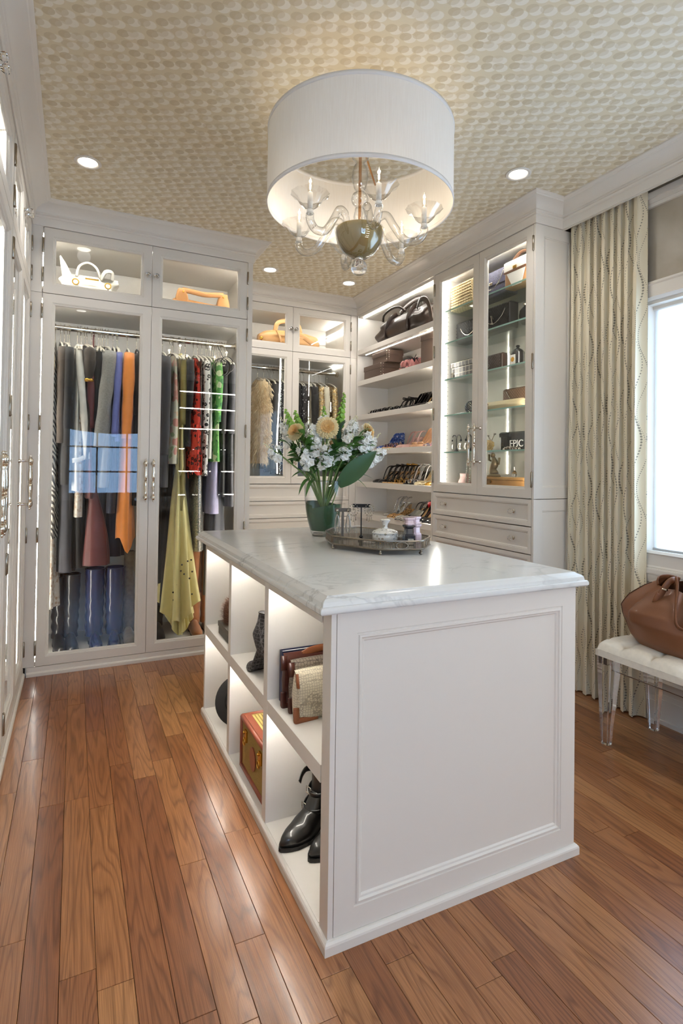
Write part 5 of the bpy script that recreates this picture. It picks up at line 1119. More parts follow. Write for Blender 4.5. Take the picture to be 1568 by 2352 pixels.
# ================================================================ SHOES
def shoe(kind, label, up, ins, heelm, h=.085, group=None, name='pump', trim=None, bow=None):
    t = thing(name, label, 'shoe', (0, 0, 0), group=group); LN = .235
    zs = lambda s: h*(1-sm((s-.10)/.52)); X = lambda s: LN/2-LN*s+.012*(1 if h > .05 else 0)
    W = lambda s: interp([(0, .014), (.05, .024), (.15, .028), (.35, .025), (.62, .038), (.78, .036), (.9, .024), (.97, .012), (1, .004)], s)
    n = 26; rings = []
    for i in range(n+1):
        s = i/n; w = W(s); x = X(s); z = zs(s)+.003
        if kind == 'pump': tt = interp([(0, .058), (.10, .056), (.25, .036), (.42, .020), (.58, .020), (.68, .032), (.85, .026), (1, .012)], s); cl = sm((s-.63)/.06)
        elif kind == 'sling': tt = interp([(0, .012), (.3, .008), (.55, .012), (.66, .030), (.85, .026), (1, .012)], s); cl = sm((s-.60)/.06)
        else: tt = .007; cl = 1
        op = [(w*.93, tt), (w*.84, tt*.98), (w*.80, .005), (0, .004), (-w*.80, .005), (-w*.84, tt*.98), (-w*.93, tt)]
        ar = [(w*.93, tt*.66), (w*.78, tt*.86), (w*.42, tt*.98), (0, tt*1.02), (-w*.42, tt*.98), (-w*.78, tt*.86), (-w*.93, tt*.66)]
        ring = [(-w*.9, -.003), (-w*.5, -.003), (0, -.003), (w*.5, -.003), (w*.9, -.003), (w*1.03, tt*.35)]+[(lerp(a[0], b[0], cl), lerp(a[1], b[1], cl)) for a, b in zip(op, ar)]+[(-w*1.03, tt*.35)]
        rings.append([(x, p, z+q) for p, q in ring])
    part(MB().loft(rings), 'upper' if kind != 'sandal' else 'footbed', up if kind != 'sandal' else ins, t, smooth=.9)
    if kind != 'sandal': part(MB().grid(lambda a, b: (X(lerp(.02, .66, a)), (2*b-1)*W(lerp(.02, .66, a))*.79, zs(lerp(.02, .66, a))+.0092), 14, 3), 'insole', ins, t, smooth='all')
    part(MB().loft([[(X(i/n), sg*W(i/n)*.98*k, zs(i/n)-.001+dz) for sg, k in ((-1, 1), (1, 1))]+[(X(i/n), W(i/n)*.98, zs(i/n)-.004+dz*0), (X(i/n), -W(i/n)*.98, zs(i/n)-.004)] for dz in (0,) for i in range(n+1)]), 'sole', heelm, t)
    if h > .03:
        b = (.012 if name != 'block_heel' else .02); part(MB().loft([[(X(.07)+dx+r*.9*math.cos(q*PI/5)*(1.15), r*math.sin(q*PI/5), z) for q in range(10)] for z, r, dx in ((h+.002, .024, -.004), (h*.86, .017 if b < .015 else .022, .002), (h*.5, .008 if b < .015 else .020, .006), (.003, .0055 if b < .015 else .019, .009), (0, .0055 if b < .015 else .019, .009))]), 'heel', heelm, t, smooth=.9)
    def strap(s0, s1, lift, r=.0035, m_=None, wid=2.2):
        pts = [(lerp(X(s0), X(s1), q/10), W(lerp(s0, s1, q/10))*1.0*math.cos(PI*(1-q/10)), lerp(zs(s0), zs(s1), q/10)+.004+lift*math.sin(PI*q/10)**.7) for q in range(11)]
        part(MB().tube(pts, r, 6, flat=(.45, wid)), 'strap', m_ or up, t, smooth='all')
    def back(lift, m_=None):
        z = zs(.05)+lift; part(MB().tube(spline([(X(.48), -W(.48), zs(.48)+.008), (X(.28), -.029, z*.9), (X(.03)+.004, -.012, z), (X(.0)+.004, 0, z+.003), (X(.03)+.004, .012, z), (X(.28), .029, z*.9), (X(.48), W(.48), zs(.48)+.008)], 4), .003, 6, flat=(.5, 2)), 'strap', m_ or up, t, smooth='all')
    if kind == 'sandal':
        strap(.84, .80, .030); strap(.74, .70, .036, m_=trim); strap(.64, .66, .044)
        if h > .03: back(.058, trim); part(MB().tube(spline([(X(.06), -.024, h+.01), (X(.02), -.022, h+.06), (X(.30), -.03, h+.062), (X(.40), 0, h+.07), (X(.30), .03, h+.062), (X(.02), .022, h+.06), (X(.06), .024, h+.01)], 4), .003, 6, flat=(.5, 2)), 'strap', up, t, smooth='all')
        else: strap(.45, .5, .040)
    if kind == 'sling': back(.060)
    if bow: part(MB().sphere((X(.82), .016, zs(.82)+.034), .017, 10, 6, (.7, 1.1, .6)).sphere((X(.82), -.016, zs(.82)+.034), .017, 10, 6, (.7, 1.1, .6)).sphere((X(.82), 0, zs(.82)+.036), .008, 8, 5), 'bow', bow, t, smooth='all')
    return t
def lth(name, hexc, rough=.3, **k): return plain(name, hexc, rough, **k)
P_BLK = lth('black_patent', '#141315', .18, coat=.6); P_NUDE = lth('nude_patent', '#d2a580', .22, coat=.4); P_TAN = lth('tan_insole', '#d7b07c', .45); P_RED = lth('red_lining', '#b3202a', .35); P_GOLD = lth('gold_leather', '#c59a4c', .25, metal=.8); P_SIL = lth('silver_leather', '#c4c2c0', .22, metal=.8); P_WHT = lth('white_leather', '#ece8e2', .35); P_PINK = lth('blush_leather', '#dcb4ac', .4); P_BRN = lth('brown_leather', '#5e3d28', .4)
P_BLUE = pattern('blue_print_satin', 'floral', ['#3c5aa8', '#7d9bd6', '#1f2f66', '#d8dcec'], 90, .35); P_MULTI = pattern('multicolour_print', 'floral', ['#3a3340', '#c98a7a', '#8d5a8a', '#d8b06a', '#4d6b8a'], 90, .4); P_LEO = pattern('leopard_calf', 'leopard', ['#c79b62', '#2c1f16', '#8d6636'], 95, .5); P_ZEB = pattern('zebra_calf', 'zebra', ['#e8e2d6', '#24201e'], 60, .5); P_CREAMM = lth('cream_metallic', '#d9caa6', .3, metal=.4)
def pair(kind, lab, up, ins, hm, x, y, shelf, h=.085, dy=.080, rz=0, label2=None, **k):
    z = SHZ[shelf]; g = 'shoes on the lit shelves'; a = shoe(kind, lab, up, ins, hm, h, g, **k); place(a, (x, y, z), rz)
    b = copytree(a); place(b, (x+.004, y-dy, z), rz+.05); return a, b
# shelf 3 (black flats and pumps)
X0 = XR+.150
pair('sandal', 'black flat strappy sandal at the closet end of the black-shoe shelf', P_BLK, P_BLK, P_BLK, X0-.01, 4.43, 2, .012, name='flat_sandal'); pair('sandal', 'black flat sandal in the middle of the black-shoe shelf', P_BLK, P_BLK, P_BLK, X0-.02, 4.245, 2, .014, name='flat_sandal')
pair('sandal', 'black low strappy sandal beside the shiny black pumps', P_BLK, P_BLK, P_BLK, X0, 4.075, 2, .05, name='strappy_sandal')
pair('pump', 'shiny black high-heeled pump on the black-shoe shelf', P_BLK, P_BLK, P_BLK, X0, 3.89, 2, .09); pair('pump', 'tan-lined black pump by the display cabinet on the black-shoe shelf', P_BLK, P_TAN, P_BLK, X0, 3.70, 2, .095); pair('pump', 'nude-lined pump with white trim at the end of the black-shoe shelf', P_ZEB, P_TAN, P_NUDE, X0, 3.535, 2, .09)
# shelf 4
pair('pump', 'blue printed satin pump next to the flowers', P_BLUE, P_BLUE, P_BLUE, X0, 4.30, 3, .09, name='printed_pump'); pair('sandal', 'multicoloured printed flat sandal on the printed-shoe shelf', P_MULTI, P_TAN, P_BLK, X0-.03, 4.13, 3, .02, name='flat_sandal')
pair('sling', 'blush pink slingback heel on the printed-shoe shelf', P_PINK, P_PINK, P_PINK, X0, 3.97, 3, .085, name='slingback', trim=P_BLK); pair('pump', 'nude pump with a large bow on the toe', P_NUDE, P_NUDE, P_NUDE, X0, 3.76, 3, .105, bow=P_NUDE); pair('pump', 'multicoloured printed pump against the display cabinet', P_MULTI, P_TAN, P_BLK, X0, 3.57, 3, .08, name='printed_pump')
# shelf 5
pair('sling', 'black and nude slingback at the flower end of the strappy-shoe shelf', P_BLK, P_TAN, P_BLK, X0, 4.36, 4, .09, name='slingback'); pair('sandal', 'black cage sandal with tan footbed on the strappy-shoe shelf', P_BLK, P_TAN, P_BLK, X0, 4.19, 4, .095, name='strappy_sandal')
pair('sandal', 'gold strappy sandal between black and silver ones', P_GOLD, P_TAN, P_GOLD, X0, 4.02, 4, .10, name='strappy_sandal', trim=P_BLK); pair('sandal', 'silver and black strappy sandal on the strappy-shoe shelf', P_SIL, P_BLK, P_SIL, X0, 3.85, 4, .10, name='strappy_sandal', trim=P_WHT)
pair('pump', 'cream metallic pump beside the silver sandals', P_CREAMM, P_TAN, P_GOLD, X0, 3.69, 4, .09); pair('sling', 'gold slingback against the display cabinet', P_GOLD, P_TAN, P_GOLD, X0, 3.54, 4, .085, name='slingback')
# shelf 6
pair('sling', 'silver slingback at the closet end of the lowest seen shelf', P_SIL, P_WHT, P_TAN, X0+.02, 4.20, 5, .10, name='slingback'); pair('pump', 'leopard flat with pointed toe behind the porcelain box', P_LEO, P_TAN, P_BLK, X0-.03, 4.03, 5, .012, name='ballet_flat')
pair('sling', 'black kitten-heel slingback next to the red-lined pumps', P_BLK, P_TAN, P_BLK, X0+.03, 3.90, 5, .07, name='slingback'); a, b = pair('pump', 'black pump with a tan footbed and red heel lining', P_BLK, P_TAN, P_RED, X0, 3.735, 5, .10)
for q in (a, b):
    X_ = [c for c in q.children if c.name.startswith('insole')][0]
    part(MB().grid(lambda u, v: (.121-.235*lerp(.03, .22, u)+.012*0, (2*v-1)*.020, lerp(.10, .088, u)+.0105+.040*abs(2*v-1)**4), 6, 6), 'lining', P_RED, q, smooth='all')
pair('pump', 'tall tan-lined black pump against the display cabinet on the lowest seen shelf', P_BLK, P_TAN, P_BLK, X0-.02, 3.55, 5, .10)
pair('pump', 'zebra flat before the black slingback', P_ZEB, P_TAN, P_BLK, X0-.06, 3.86, 5, .012, name='ballet_flat', dy=.07)
# ================================================================ BOXES AND HAT ON THE SECOND SHELF, DUFFEL ON THE FIRST
BOXB = plain('brown_leather_box', '#5c4a40', .4, bump=.2, bscale=200)
def lidded(label, x0, x1, y0, y1, z, h, rz=0):
    cx, cy = (x0+x1)/2, (y0+y1)/2; t = thing('storage_box', label, 'box', (cx, cy, z), rz); hx, hy = (x1-x0)/2, (y1-y0)/2
    part(MB().box(-hx, hx, -hy, hy, 0, h-.012), 'box_body', BOXB, t, bevel=.002); part(MB().box(-hx-.004, hx+.004, -hy-.004, hy+.004, h-.045, h), 'lid', BOXB, t, bevel=.003)
    mb = MB()
    for k in range(4): mb.sphere((-hx-.003, -hy+.012+.0*k, .02+k*(h-.05)/3.2), .004, 8, 5); mb.sphere((-hx+.012, -hy-.003, .02+k*(h-.05)/3.2), .004, 8, 5)
    mb.sphere((-hx-.004, -hy+.012, h-.012), .0045, 8, 5); mb.sphere((-hx+.012, -hy-.004, h-.012), .0045, 8, 5)
    part(mb, 'studs', CHROME, t, smooth='all'); return t
z2 = SHZ[1]
lidded('wide brown leather box with nail-head studs under a smaller one', 2.42, 2.60, 4.215, 4.545, z2, .125); lidded('small brown leather box stacked on the wide one', 2.445, 2.60, 4.16, 4.43, z2+.1255, .105)
lidded('tall brown studded box against the display cabinet', 2.44, 2.66, 3.42, 3.64, z2, .235)
hat = thing('pink_hat', 'pink fabric hat with ruffles and black feathers on the shelf', 'hat', (2.53, 3.86, z2))
PKH = fab('dusty_pink_felt', '#c98682', .8, .3)
def hatp(a, b):
    r = lerp(.002, .15, a); th = 2*PI*b; ru = .014*math.sin(9*th)*sm((a-.35)/.2)
    z = .085*(1-sm((a-.38)/.25))+.010+.012*math.sin(3*th)*a*a+.012*math.sin(7*th+9*a)*(a < .5)
    return (r*.8*math.cos(th)+ru*.4, r*math.sin(th), max(.004, z))
part(MB().grid(hatp, 18, 60), 'crown_and_brim', PKH, hat, smooth='all')
mb = MB()
for k in range(26):
    a = k*.9; mb.tube(spline([(-.05, -.07, .06), (-.06+.02*math.cos(a), -.075+.02*math.sin(a), .09), (-.07+.07*math.cos(a), -.08+.07*math.sin(a), .075+.035*math.sin(k*1.7))], 3), [.0025]*4+[.002, .001, .0005][:3], 5)
part(mb, 'feathers', BLK, hat, smooth='all')
part(MB().tube([(-.11+.018*math.cos(q*.7), .02-.09*q/20, .045+.02*math.sin(q*.9)) for q in range(21)], .013, 8), 'ruffle', PKH, hat, smooth='all')
def softbag(t, name, mt, L, D, H, tl, td, ex=3.2, wr=.006, n=56, m=26, sag=.0, seed=0, ax='x', wf=9):
    rings = []
    for i in range(m+1):
        v = i/m; a = L/2*interp(tl, v); b = D/2*interp(td, v); r = []
        for j in range(n):
            th = 2*PI*j/n; c, s = math.cos(th), math.sin(th); x = a*math.copysign(abs(c)**(2/ex), c); y = b*math.copysign(abs(s)**(2/ex), s)
            w = wr*noise.noise(Vector((x*wf+seed, y*wf, v*3)))*2*math.sin(PI*min(1, v*1.05+.02)); k = 1+w/max(.02, min(a, b))
            z = H*v-sag*H*v*v*(1-abs(c)**2)*1.0
            r.append((x*k, y*k, z) if ax == 'x' else (y*k, x*k, z))
        rings.append(r)
    return part(MB().loft(rings), name, mt, t, smooth='all')
def strap_(t, name, mt, pts, r, flat=(.4, 2.2), n=8, seg=6): return part(MB().tube(spline(pts, seg), r, n, flat=flat), name, mt, t, smooth='all')
DUF = plain('dark_espresso_leather', '#2b1f19', .42, coat=.12, bump=.2, bscale=40)
t = thing('duffel_bag', 'dark espresso leather duffel bag on the top lit shelf', 'bag', (2.545, 3.96, SHZ[0]), 0)
softbag(t, 'body', DUF, .80, .27, .245, [(0, .96), (.1, 1), (.6, .99), (.85, .86), (1, .55)], [(0, .85), (.15, 1), (.5, .98), (.85, .62), (1, .2)], 4.5, .016, sag=.10, ax='y', seed=3)
for s in (-1, 1):
    part(MB().tube(spline([(-.128*1.0, s*.17, .02), (-.126, s*.17, .12), (-.085, s*.165, .20), (-.03, s*.16, .235)], 5), .012, 8, flat=(.3, 2)), 'side_band', DUF, t, smooth='all')
strap_(t, 'handle', DUF, [(-.11, .27, .19), (-.125, .23, .235), (-.13, .10, .258), (-.125, -.02, .245), (-.10, -.08, .20)], .010, (1, 1)); strap_(t, 'handle', DUF, [(-.07, .05, .215), (-.06, -.05, .262), (-.06, -.18, .280), (-.055, -.27, .25), (-.05, -.29, .18)], .010, (.5, 2.2))
strap_(t, 'shoulder_strap', DUF, [(-.12, -.28, .17), (-.13, -.34, .22), (-.13, -.42, .20), (-.13, -.47, .12), (-.12, -.49, .012)], .009)
part(MB().tube([(-.03, -.25, .215), (-.03, .25, .215)], .004, 6), 'zip', CHROME, t)

# ================================================================ BAGS BEHIND THE UPPER DOORS
def ub(name, label, loc, rz=0): return thing(name, label, 'bag', loc, rz)
ZU = ZM+.031
WB = plain('white_pebbled_leather', '#eee9dd', .4, bump=.2, bscale=120); t = ub('white_tote', 'white leather tote with gold rings in the upper compartment', (.075, YW+.20, ZU))
softbag(t, 'body', WB, .33, .15, .165, [(0, .80), (.3, .90), (.7, 1), (1, 1.0)], [(0, 1), (.4, 1), (.8, .5), (1, .22)], 3.5, .010, seed=1)
part(MB().loft([[(-.165+dx, -.03, z), (-.165+dx+w, -.045, z), (-.165+dx+w, .03, z), (-.165+dx, .02, z)] for dx, w, z in ((.0, .07, .07), (-.006, .055, .16), (-.016, .03, .225), (-.020, .006, .265))]), 'wing', WB, t, smooth='all', bevel=.004)
strap_(t, 'handle', WB, [(-.085, -.03, .15), (-.07, -.035, .215), (-.02, -.035, .245), (.03, -.035, .22), (.055, -.03, .16)], .008, (1, 1)); strap_(t, 'handle', WB, [(.06, -.03, .15), (.085, -.06, .195), (.125, -.05, .20), (.125, -.04, .15)], .012, (.6, 1.6))
for x in (-.09, .10): part(MB().tube([(x+.018*math.cos(q*PI/8), -.078, .10+.018*math.sin(q*PI/8)) for q in range(16)], .004, 6, cyc=True), 'ring', GOLD, t, smooth='all')
part(MB().box(-.035, .045, -.079, -.070, .125, .134), 'gold_bar', GOLD, t, bevel=.002); part(MB().tube([(.10, -.079, .082), (.11, -.081, .03)], .004, 6), 'tassel', CHROME, t)
HB_ = plain('tan_hobo_leather', '#c08a55', .45, bump=.15, bscale=90, var=.08); t = ub('hobo_bag', 'tan leather hobo bag with a knotted strap in the upper compartment', (.80, YW+.19, ZU))
softbag(t, 'body', HB_, .40, .15, .115, [(0, .86), (.3, 1), (.7, .98), (1, .93)], [(0, .9), (.4, 1), (.8, .6), (1, .25)], 3, .010, sag=.35, seed=5)
for s in (-1, 1): part(MB().loft([[(s*(.145+w), y, z) for w, y in ((-.045*k, -.028), (.045*k, -.028), (.045*k, .028), (-.045*k, .028))] for z, k in ((.06, 1.1), (.11, .95), (.15, .72), (.175, .6))]), 'shoulder', HB_, t, bevel=.01, smooth='all'); part(MB().sphere((s*.14, -.034, .148), .007, 10, 6), 'stud', GOLD, t, smooth='all')
strap_(t, 'strap', HB_, [(-.145, -.02, .165), (-.09, -.03, .158), (0, -.034, .148), (.09, -.03, .158), (.145, -.02, .168)], .013, (.35, 1.4))
CB_ = plain('caramel_leather', '#c99a66', .4, coat=.2, bump=.1, bscale=60, var=.08); t = ub('gathered_bag', 'caramel gathered leather bag in the back closet upper compartment', (1.79, YB+.25, ZU))
def gath(i): return 1
rings = []
for i in range(31):
    v = i/30; x = lerp(-.30, .30, v); k = interp([(0, .45), (.08, .80), (.2, .95), (.5, 1.0), (.8, .92), (.95, .75), (1, .3)], v); pl_ = .06 if .22 < v < .8 else .02
    rings.append([(x, math.copysign(abs(math.cos(2*PI*j/44))**.7, math.cos(2*PI*j/44))*.09*k*(1+pl_*math.sin(16*2*PI*j/44)), .005+(.10+math.copysign(abs(math.sin(2*PI*j/44))**.7, math.sin(2*PI*j/44))*.095*k)*(1+pl_*.6*math.sin(15*2*PI*j/44+2*v))) for j in range(44)])
part(MB().loft(rings), 'body', CB_, t, smooth='all')
part(MB().tube([(-.175+.004*q, .098*.94*math.cos(2*PI*q/30), .105+.097*.96*math.sin(2*PI*q/30)) for q in range(30)], .016, 8, cyc=True, flat=(.35, 1.4)), 'belt_band', CB_, t, smooth='all')
strap_(t, 'handle', CB_, [(-.15, -.04, .18), (-.13, -.05, .26), (-.03, -.05, .29), (.07, -.05, .26), (.10, -.04, .18)], .011, (.5, 2)); strap_(t, 'handle', CB_, [(.0, -.05, .20), (.10, -.08, .16), (.22, -.09, .09), (.26, -.09, .06)], .012, (.4, 2))
for z in (.07, .105): part(MB().sphere((-.285, -.05, z), .018, 12, 8), 'gold_ball', GOLD, t, smooth='all')

# ================================================================ INSIDE THE DISPLAY CABINET
def flapbag(name, label, y0, y1, z, D, H, mt, flap=.55, x=None, cat='bag', hw_=None, chain=None, flm=None, quilt=0, bev=.012):
    cy_ = (y0+y1)/2; L = abs(y1-y0); x = 2.49 if x is None else x; t = thing(name, label, cat, (x+D/2, cy_, z))
    def q(u, v): return quilt*abs(math.sin(PI*(u*6+v*3)))*abs(math.sin(PI*(u*6-v*3)))**.6
    part(MB().box(-D/2, D/2, -L/2, L/2, 0, H), 'body', mt, t, bevel=min(bev, D*.3), bseg=3, smooth='all')
    f = part(MB().loft([[(-D/2-.006, -L/2*.995, H*(1-flap)), (-D/2-.006, L/2*.995, H*(1-flap)), (-D/2+.001, L/2*.995, H*(1-flap)), (-D/2+.001, -L/2*.995, H*(1-flap))], [(-D/2-.006, -L/2, H*.95), (-D/2-.006, L/2, H*.95), (-D/2+.001, L/2, H*.95), (-D/2+.001, -L/2, H*.95)], [(-D/2+.01, -L/2, H+.004), (-D/2+.01, L/2, H+.004), (D/2, L/2, H), (D/2, -L/2, H)]]), 'flap', flm or mt, t, bevel=.003)
    if quilt:
        part(MB().grid(lambda a, b: (-D/2-.0065-q(a*L/.15, b*H/.075), lerp(-L/2+.006, L/2-.006, a), lerp(.008, H-.008, b)), 48, 26), 'quilting', mt, t, smooth='all')
    if hw_: part(MB().box(-D/2-.011-quilt, -D/2-.005, -.016, .016, H*(1-flap)+.002, H*(1-flap)+.022), 'clasp', hw_, t, bevel=.003)
    if chain: strap_(t, 'chain', chain, [(-D/2-.004, L*.4, H*.9), (-D/2-.012, L*.2, H*.45), (-D/2-.013, -L*.05, H*.28), (-D/2-.012, -L*.3, H*.5), (-D/2-.004, -L*.42, H*.9)], .0028, (1, 1), 6)
    return t
q0, q1, q2, q3, q4 = [z+.0005 for z in GSZ]
STRAW = pattern('natural_straw_weave', 'weave', ['#d8c29a', '#a98f63'], 70, .8, (1, 1, 1.6)); MONO = pattern('navy_monogram_canvas', 'leopard', ['#4a4a66', '#2a2a3e', '#6a6a88'], 50, .5); BQ = plain('black_lambskin', '#161617', .55, spec=.25)
t = flapbag('straw_clutch', 'woven straw clutch on the top glass shelf', 3.06, 3.285, q0, .07, .185, STRAW, .4, 2.47)
for k in range(9): part(MB().tube([(-.04, -.11+.22*j/22, .012+.02*k+.002*(j % 2)) for j in range(23)], .0085, 6), 'braid', STRAW, t, smooth='all')
flapbag('navy_bag', 'navy monogram flap bag with a silver clasp on the top glass shelf', 2.74, 3.02, q0, .10, .175, MONO, .55, 2.49, hw_=CHROME, chain=CHROME)
t = flapbag('colorblock_bag', 'white, brown and tan colour-block bag on the top glass shelf', 2.52, 2.715, q0, .085, .17, plain('tan_calf', '#b98a5f', .4), .38, 2.45, hw_=GOLD, flm=P_WHT)
part(MB().box(-.052, -.049, -.098, .098, .092, .106), 'brown_band', P_BRN, t, bevel=.001); part(MB().loft([[(-.0505, -.06, .0), (-.0505, .02, .0), (-.049, .02, .0), (-.049, -.06, .0)], [(-.0505, -.09, .09), (-.0505, .07, .09), (-.049, .07, .09), (-.049, -.09, .09)]]), 'front_panel', P_WHT, t)
strap_(t, 'handle', P_BRN, [(-.01, -.085, .165), (-.02, -.09, .195), (-.02, -.02, .205), (-.01, .05, .18)], .007, (.5, 1.6))
flapbag('quilted_bag', 'black quilted flap bag with chain on the second glass shelf', 3.02, 3.285, q1, .08, .155, BQ, .6, 2.52, quilt=.008, chain=CHROME)
t = flapbag('quilted_shoulder_bag', 'black chevron-quilted shoulder bag with silver letters on the second glass shelf', 2.70, 3.0, q1, .08, .165, BQ, .6, 2.48, quilt=.007, chain=CHROME)
for k, (a, b) in enumerate((((-.012, .075), (.0, .10)), ((.012, .105), (-.004, .045)), ((-.01, .05), (.012, .055)), ((.006, .075), (-.012, .04)))): part(MB().tube([(-.052, a[0], a[1]), (-.052, b[0], b[1])], .0028, 6), 'monogram_bar', CHROME, t)
t = thing('pouch', 'small round black pouch at the end of the second glass shelf', 'bag', (2.53, 2.585, q1)); softbag(t, 'body', BQ, .13, .10, .12, [(0, .7), (.3, 1), (.7, .95), (1, .35)], [(0, .7), (.3, 1), (.7, .9), (1, .3)], 2.2, .004, ax='y'); part(MB().sphere((-.03, 0, .115), .011, 10, 6), 'clasp', CHROME, t, smooth='all')
PLAID = pattern('black_plaid', 'grid', ['#2a2624', '#c9bfb0'], 26, .4); t = flapbag('plaid_clutch', 'black plaid box clutch on the third glass shelf', 3.03, 3.285, q2, .05, .125, PLAID, .3, 2.47, cat='clutch'); part(MB().box(-.031, -.025, .095, .125, .012, .048), 'corner_plate', CHROME, t, bevel=.001)
t = flapbag('brown_clutch', 'dark brown quilted clutch with silver emblem on the third glass shelf', 2.745, 2.985, q2, .055, .105, plain('chocolate_leather', '#3a2419', .35, coat=.3), .6, 2.46, cat='clutch', quilt=.004)
for s in (-1, 1): part(MB().tube([(-.038, -.0+s*.005+.010*math.cos(a)*1.0, .035+.010*math.sin(a)) for a in [s*1.57*0+(PI if s < 0 else 0)-2.2+4.4*j/14+(0 if s < 0 else 0) for j in range(15)]], .0018, 5), 'emblem', CHROME, t)
t = thing('candle_jar', 'black lidded candle jar with a gold seal on the third glass shelf', 'candle', (2.52, 2.665, q2), group=None)
part(MB().lathe([(.040, 0), (.042, .004), (.042, .085)], 28), 'jar', plain('black_glass_jar', '#1c1a19', .12, coat=.8), t, smooth=True); part(MB().lathe([(.043, .085), (.043, .095), (.030, .112), (.012, .122), (.008, .128), (.014, .135), (.010, .142), (.0015, .144)], 28), 'lid', MATS['black_glass_jar'], t, smooth=True); part(MB().lathe([(.015, 0), (.015, .003)], 20, (-.0445, 0, .048), axis='x'), 'gold_seal', GOLD, t); part(MB().box(-.0435, -.041, -.022, .022, .018, .078), 'paper_label', P_WHT, t)
WV = pattern('brown_woven_leather', 'weave', ['#7a5c42', '#5d4431'], 95, .5)
t = flapbag('woven_bag', 'brown woven leather bag with a chain on the fourth glass shelf', 2.53, 2.80, q3, .07, .135, WV, .5, 2.53, chain=CHROME)
t = thing('ruffled_clutch', 'cream satin clutch with bronze ruffles on the fourth glass shelf', 'clutch', (2.475, 2.745, q3)); softbag(t, 'body', plain('champagne_satin', '#d9c49a', .35), .40, .075, .055, [(0, .97), (.5, 1), (1, .9)], [(0, .8), (.5, 1), (1, .4)], 4, .004, ax='y')
for k in range(6): part(MB().tube([(-.04+.0*k+.010*math.cos(q*.8), .20-.016*k+.006*math.sin(q*1.3), .012+.045*q/14) for q in range(15)], .009, 7), 'ruffle', plain('bronze_satin', '#7b5c3c', .4), t, smooth='all')
CRY = plain('rhinestone', '#e9eef2', .05, .3, coat=1); 
t = thing('crystal_clutch', 'small crystal-encrusted ball purse on the fourth glass shelf', 'purse', (2.50, 3.09, q3)); mb = MB()
for k in range(150):
    ph = math.acos(1-2*(k+.5)/150); th = PI*(1+5**.5)*k; mb.sphere((.036*math.sin(ph)*math.cos(th), .05*math.sin(ph)*math.sin(th), .045+.044*math.cos(ph)), .0058, 6, 4)
part(mb, 'stones', pattern('dark_light_rhinestone', 'sparkle', ['#5a6068', '#f2f6fa'], 120, .1), t, smooth='all'); part(MB().sphere((0, 0, .045), .034, 12, 8, (1, 1.35, 1.2)), 'core', CHROME, t, smooth='all')
t = thing('necklace', 'row of crystal drops lying on the fourth glass shelf', 'necklace', (2.49, 3.20, q3))
for k in range(7): part(MB().sphere((.003*(k % 2), .045-.016*k, .009), .0088, 8, 6), 'crystal_drop', CRY, t, smooth='all')
# shelf 5: earrings etc.
def ear_tree(label, y, x=2.50):
    t = thing('earring_tree', label, 'stand', (x, y, q4), -PI/2)
    mb = MB(); mb.lathe([(.020, 0), (.017, .006), (.006, .024), (.004, .034)], 14); mb.tube([(0, 0, .02), (0, 0, .10)], .0036, 8)
    for s in (-1, 1): mb.tube(spline([(0, 0, .098), (s*.012, 0, .118), (s*.034, 0, .122), (s*.050, 0, .104), (s*.052, 0, .09)], 4), .0032, 8)
    part(mb, 'stand_frame', BLK, t, smooth='all')
    for s in (-1, 1): e = part(MB().sphere((s*.052, -.003, .084), .010, 10, 6), 'earring', BLK, t, smooth='all'); part(MB().lathe([(.020, -.006), (.022, -.004), (.018, -.010), (.002, -.011)], 18, (s*.052, 0, .040), axis='y').tube([(s*.052+.021*math.cos(q*PI/10), -.007, .040+.021*math.sin(q*PI/10)) for q in range(20)], .003, 6, cyc=True), 'disc_drop', SILJ, e, smooth='all')
    return t
ear_tree('black two-armed earring tree with silver disc drops on the fifth glass shelf', 3.255); ear_tree('black earring tree beside the cabinet handles on the fifth glass shelf', 3.09)
t = thing('flower_brooch', 'gold pearl flower brooch on the fifth glass shelf', 'brooch', (2.47, 2.865, q4)); mb = MB()
for k in range(46): a = 2.4*k; r = .036*math.sqrt(k/46); mb.sphere((-.006*(1-r/.04), r*math.cos(a)*1.2, .036+r*math.sin(a)*.9), .0075, 7, 5)
part(mb, 'pearls', plain('gold_pearl', '#d8b777', .25, .4), t, smooth='all')
t = thing('bird_brooch', 'silver branch ornament standing behind the gold brooch', 'ornament', (2.52, 2.905, q4)); part(MB().tube(spline([(0, 0, 0), (0, .01, .04), (0, -.005, .075), (0, -.03, .11)], 4), .003, 6).tube([(0, .0, .06), (0, .03, .10)], .003, 6).sphere((0, .032, .104), .008, 8, 5, (1, 1.4, .6)).sphere((0, -.033, .113), .009, 8, 5, (1, 1.5, .6)).sphere((0, .01, .05), .013, 8, 6, (.6, 1, 1.3)).lathe([(.016, 0), (.012, .004)], 12), 'branch', SILJ, t, smooth='all')
EP = plain('black_acrylic_clutch', '#232629', .2, coat=.6); t = flapbag('epic_clutch', 'black box clutch lettered EPIC in white on the fifth glass shelf', 2.515, 2.80, q4, .05, .115, EP, .25, 2.50, cat='clutch')
cu = bpy.data.curves.new('letters', 'FONT'); cu.body = 'EPIC'; cu.size = .062; cu.extrude = .0012; cu.align_x = 'CENTER'
tmp = bpy.data.objects.new('tmp', cu); C.objects.link(tmp); dg = bpy.context.evaluated_depsgraph_get(); me = bpy.data.meshes.new_from_object(tmp.evaluated_get(dg)); bpy.data.objects.remove(tmp)
me.materials.clear(); me.materials.append(P_WHT); o = link('lettering', me, t, (-.0325, -.015, .022), (PI/2, 0, -PI/2))
t = thing('jewel_brooch', 'gold and silver jewelled brooch pile before the lettered clutch', 'brooch', (2.455, 2.64, q4)); mb = MB()
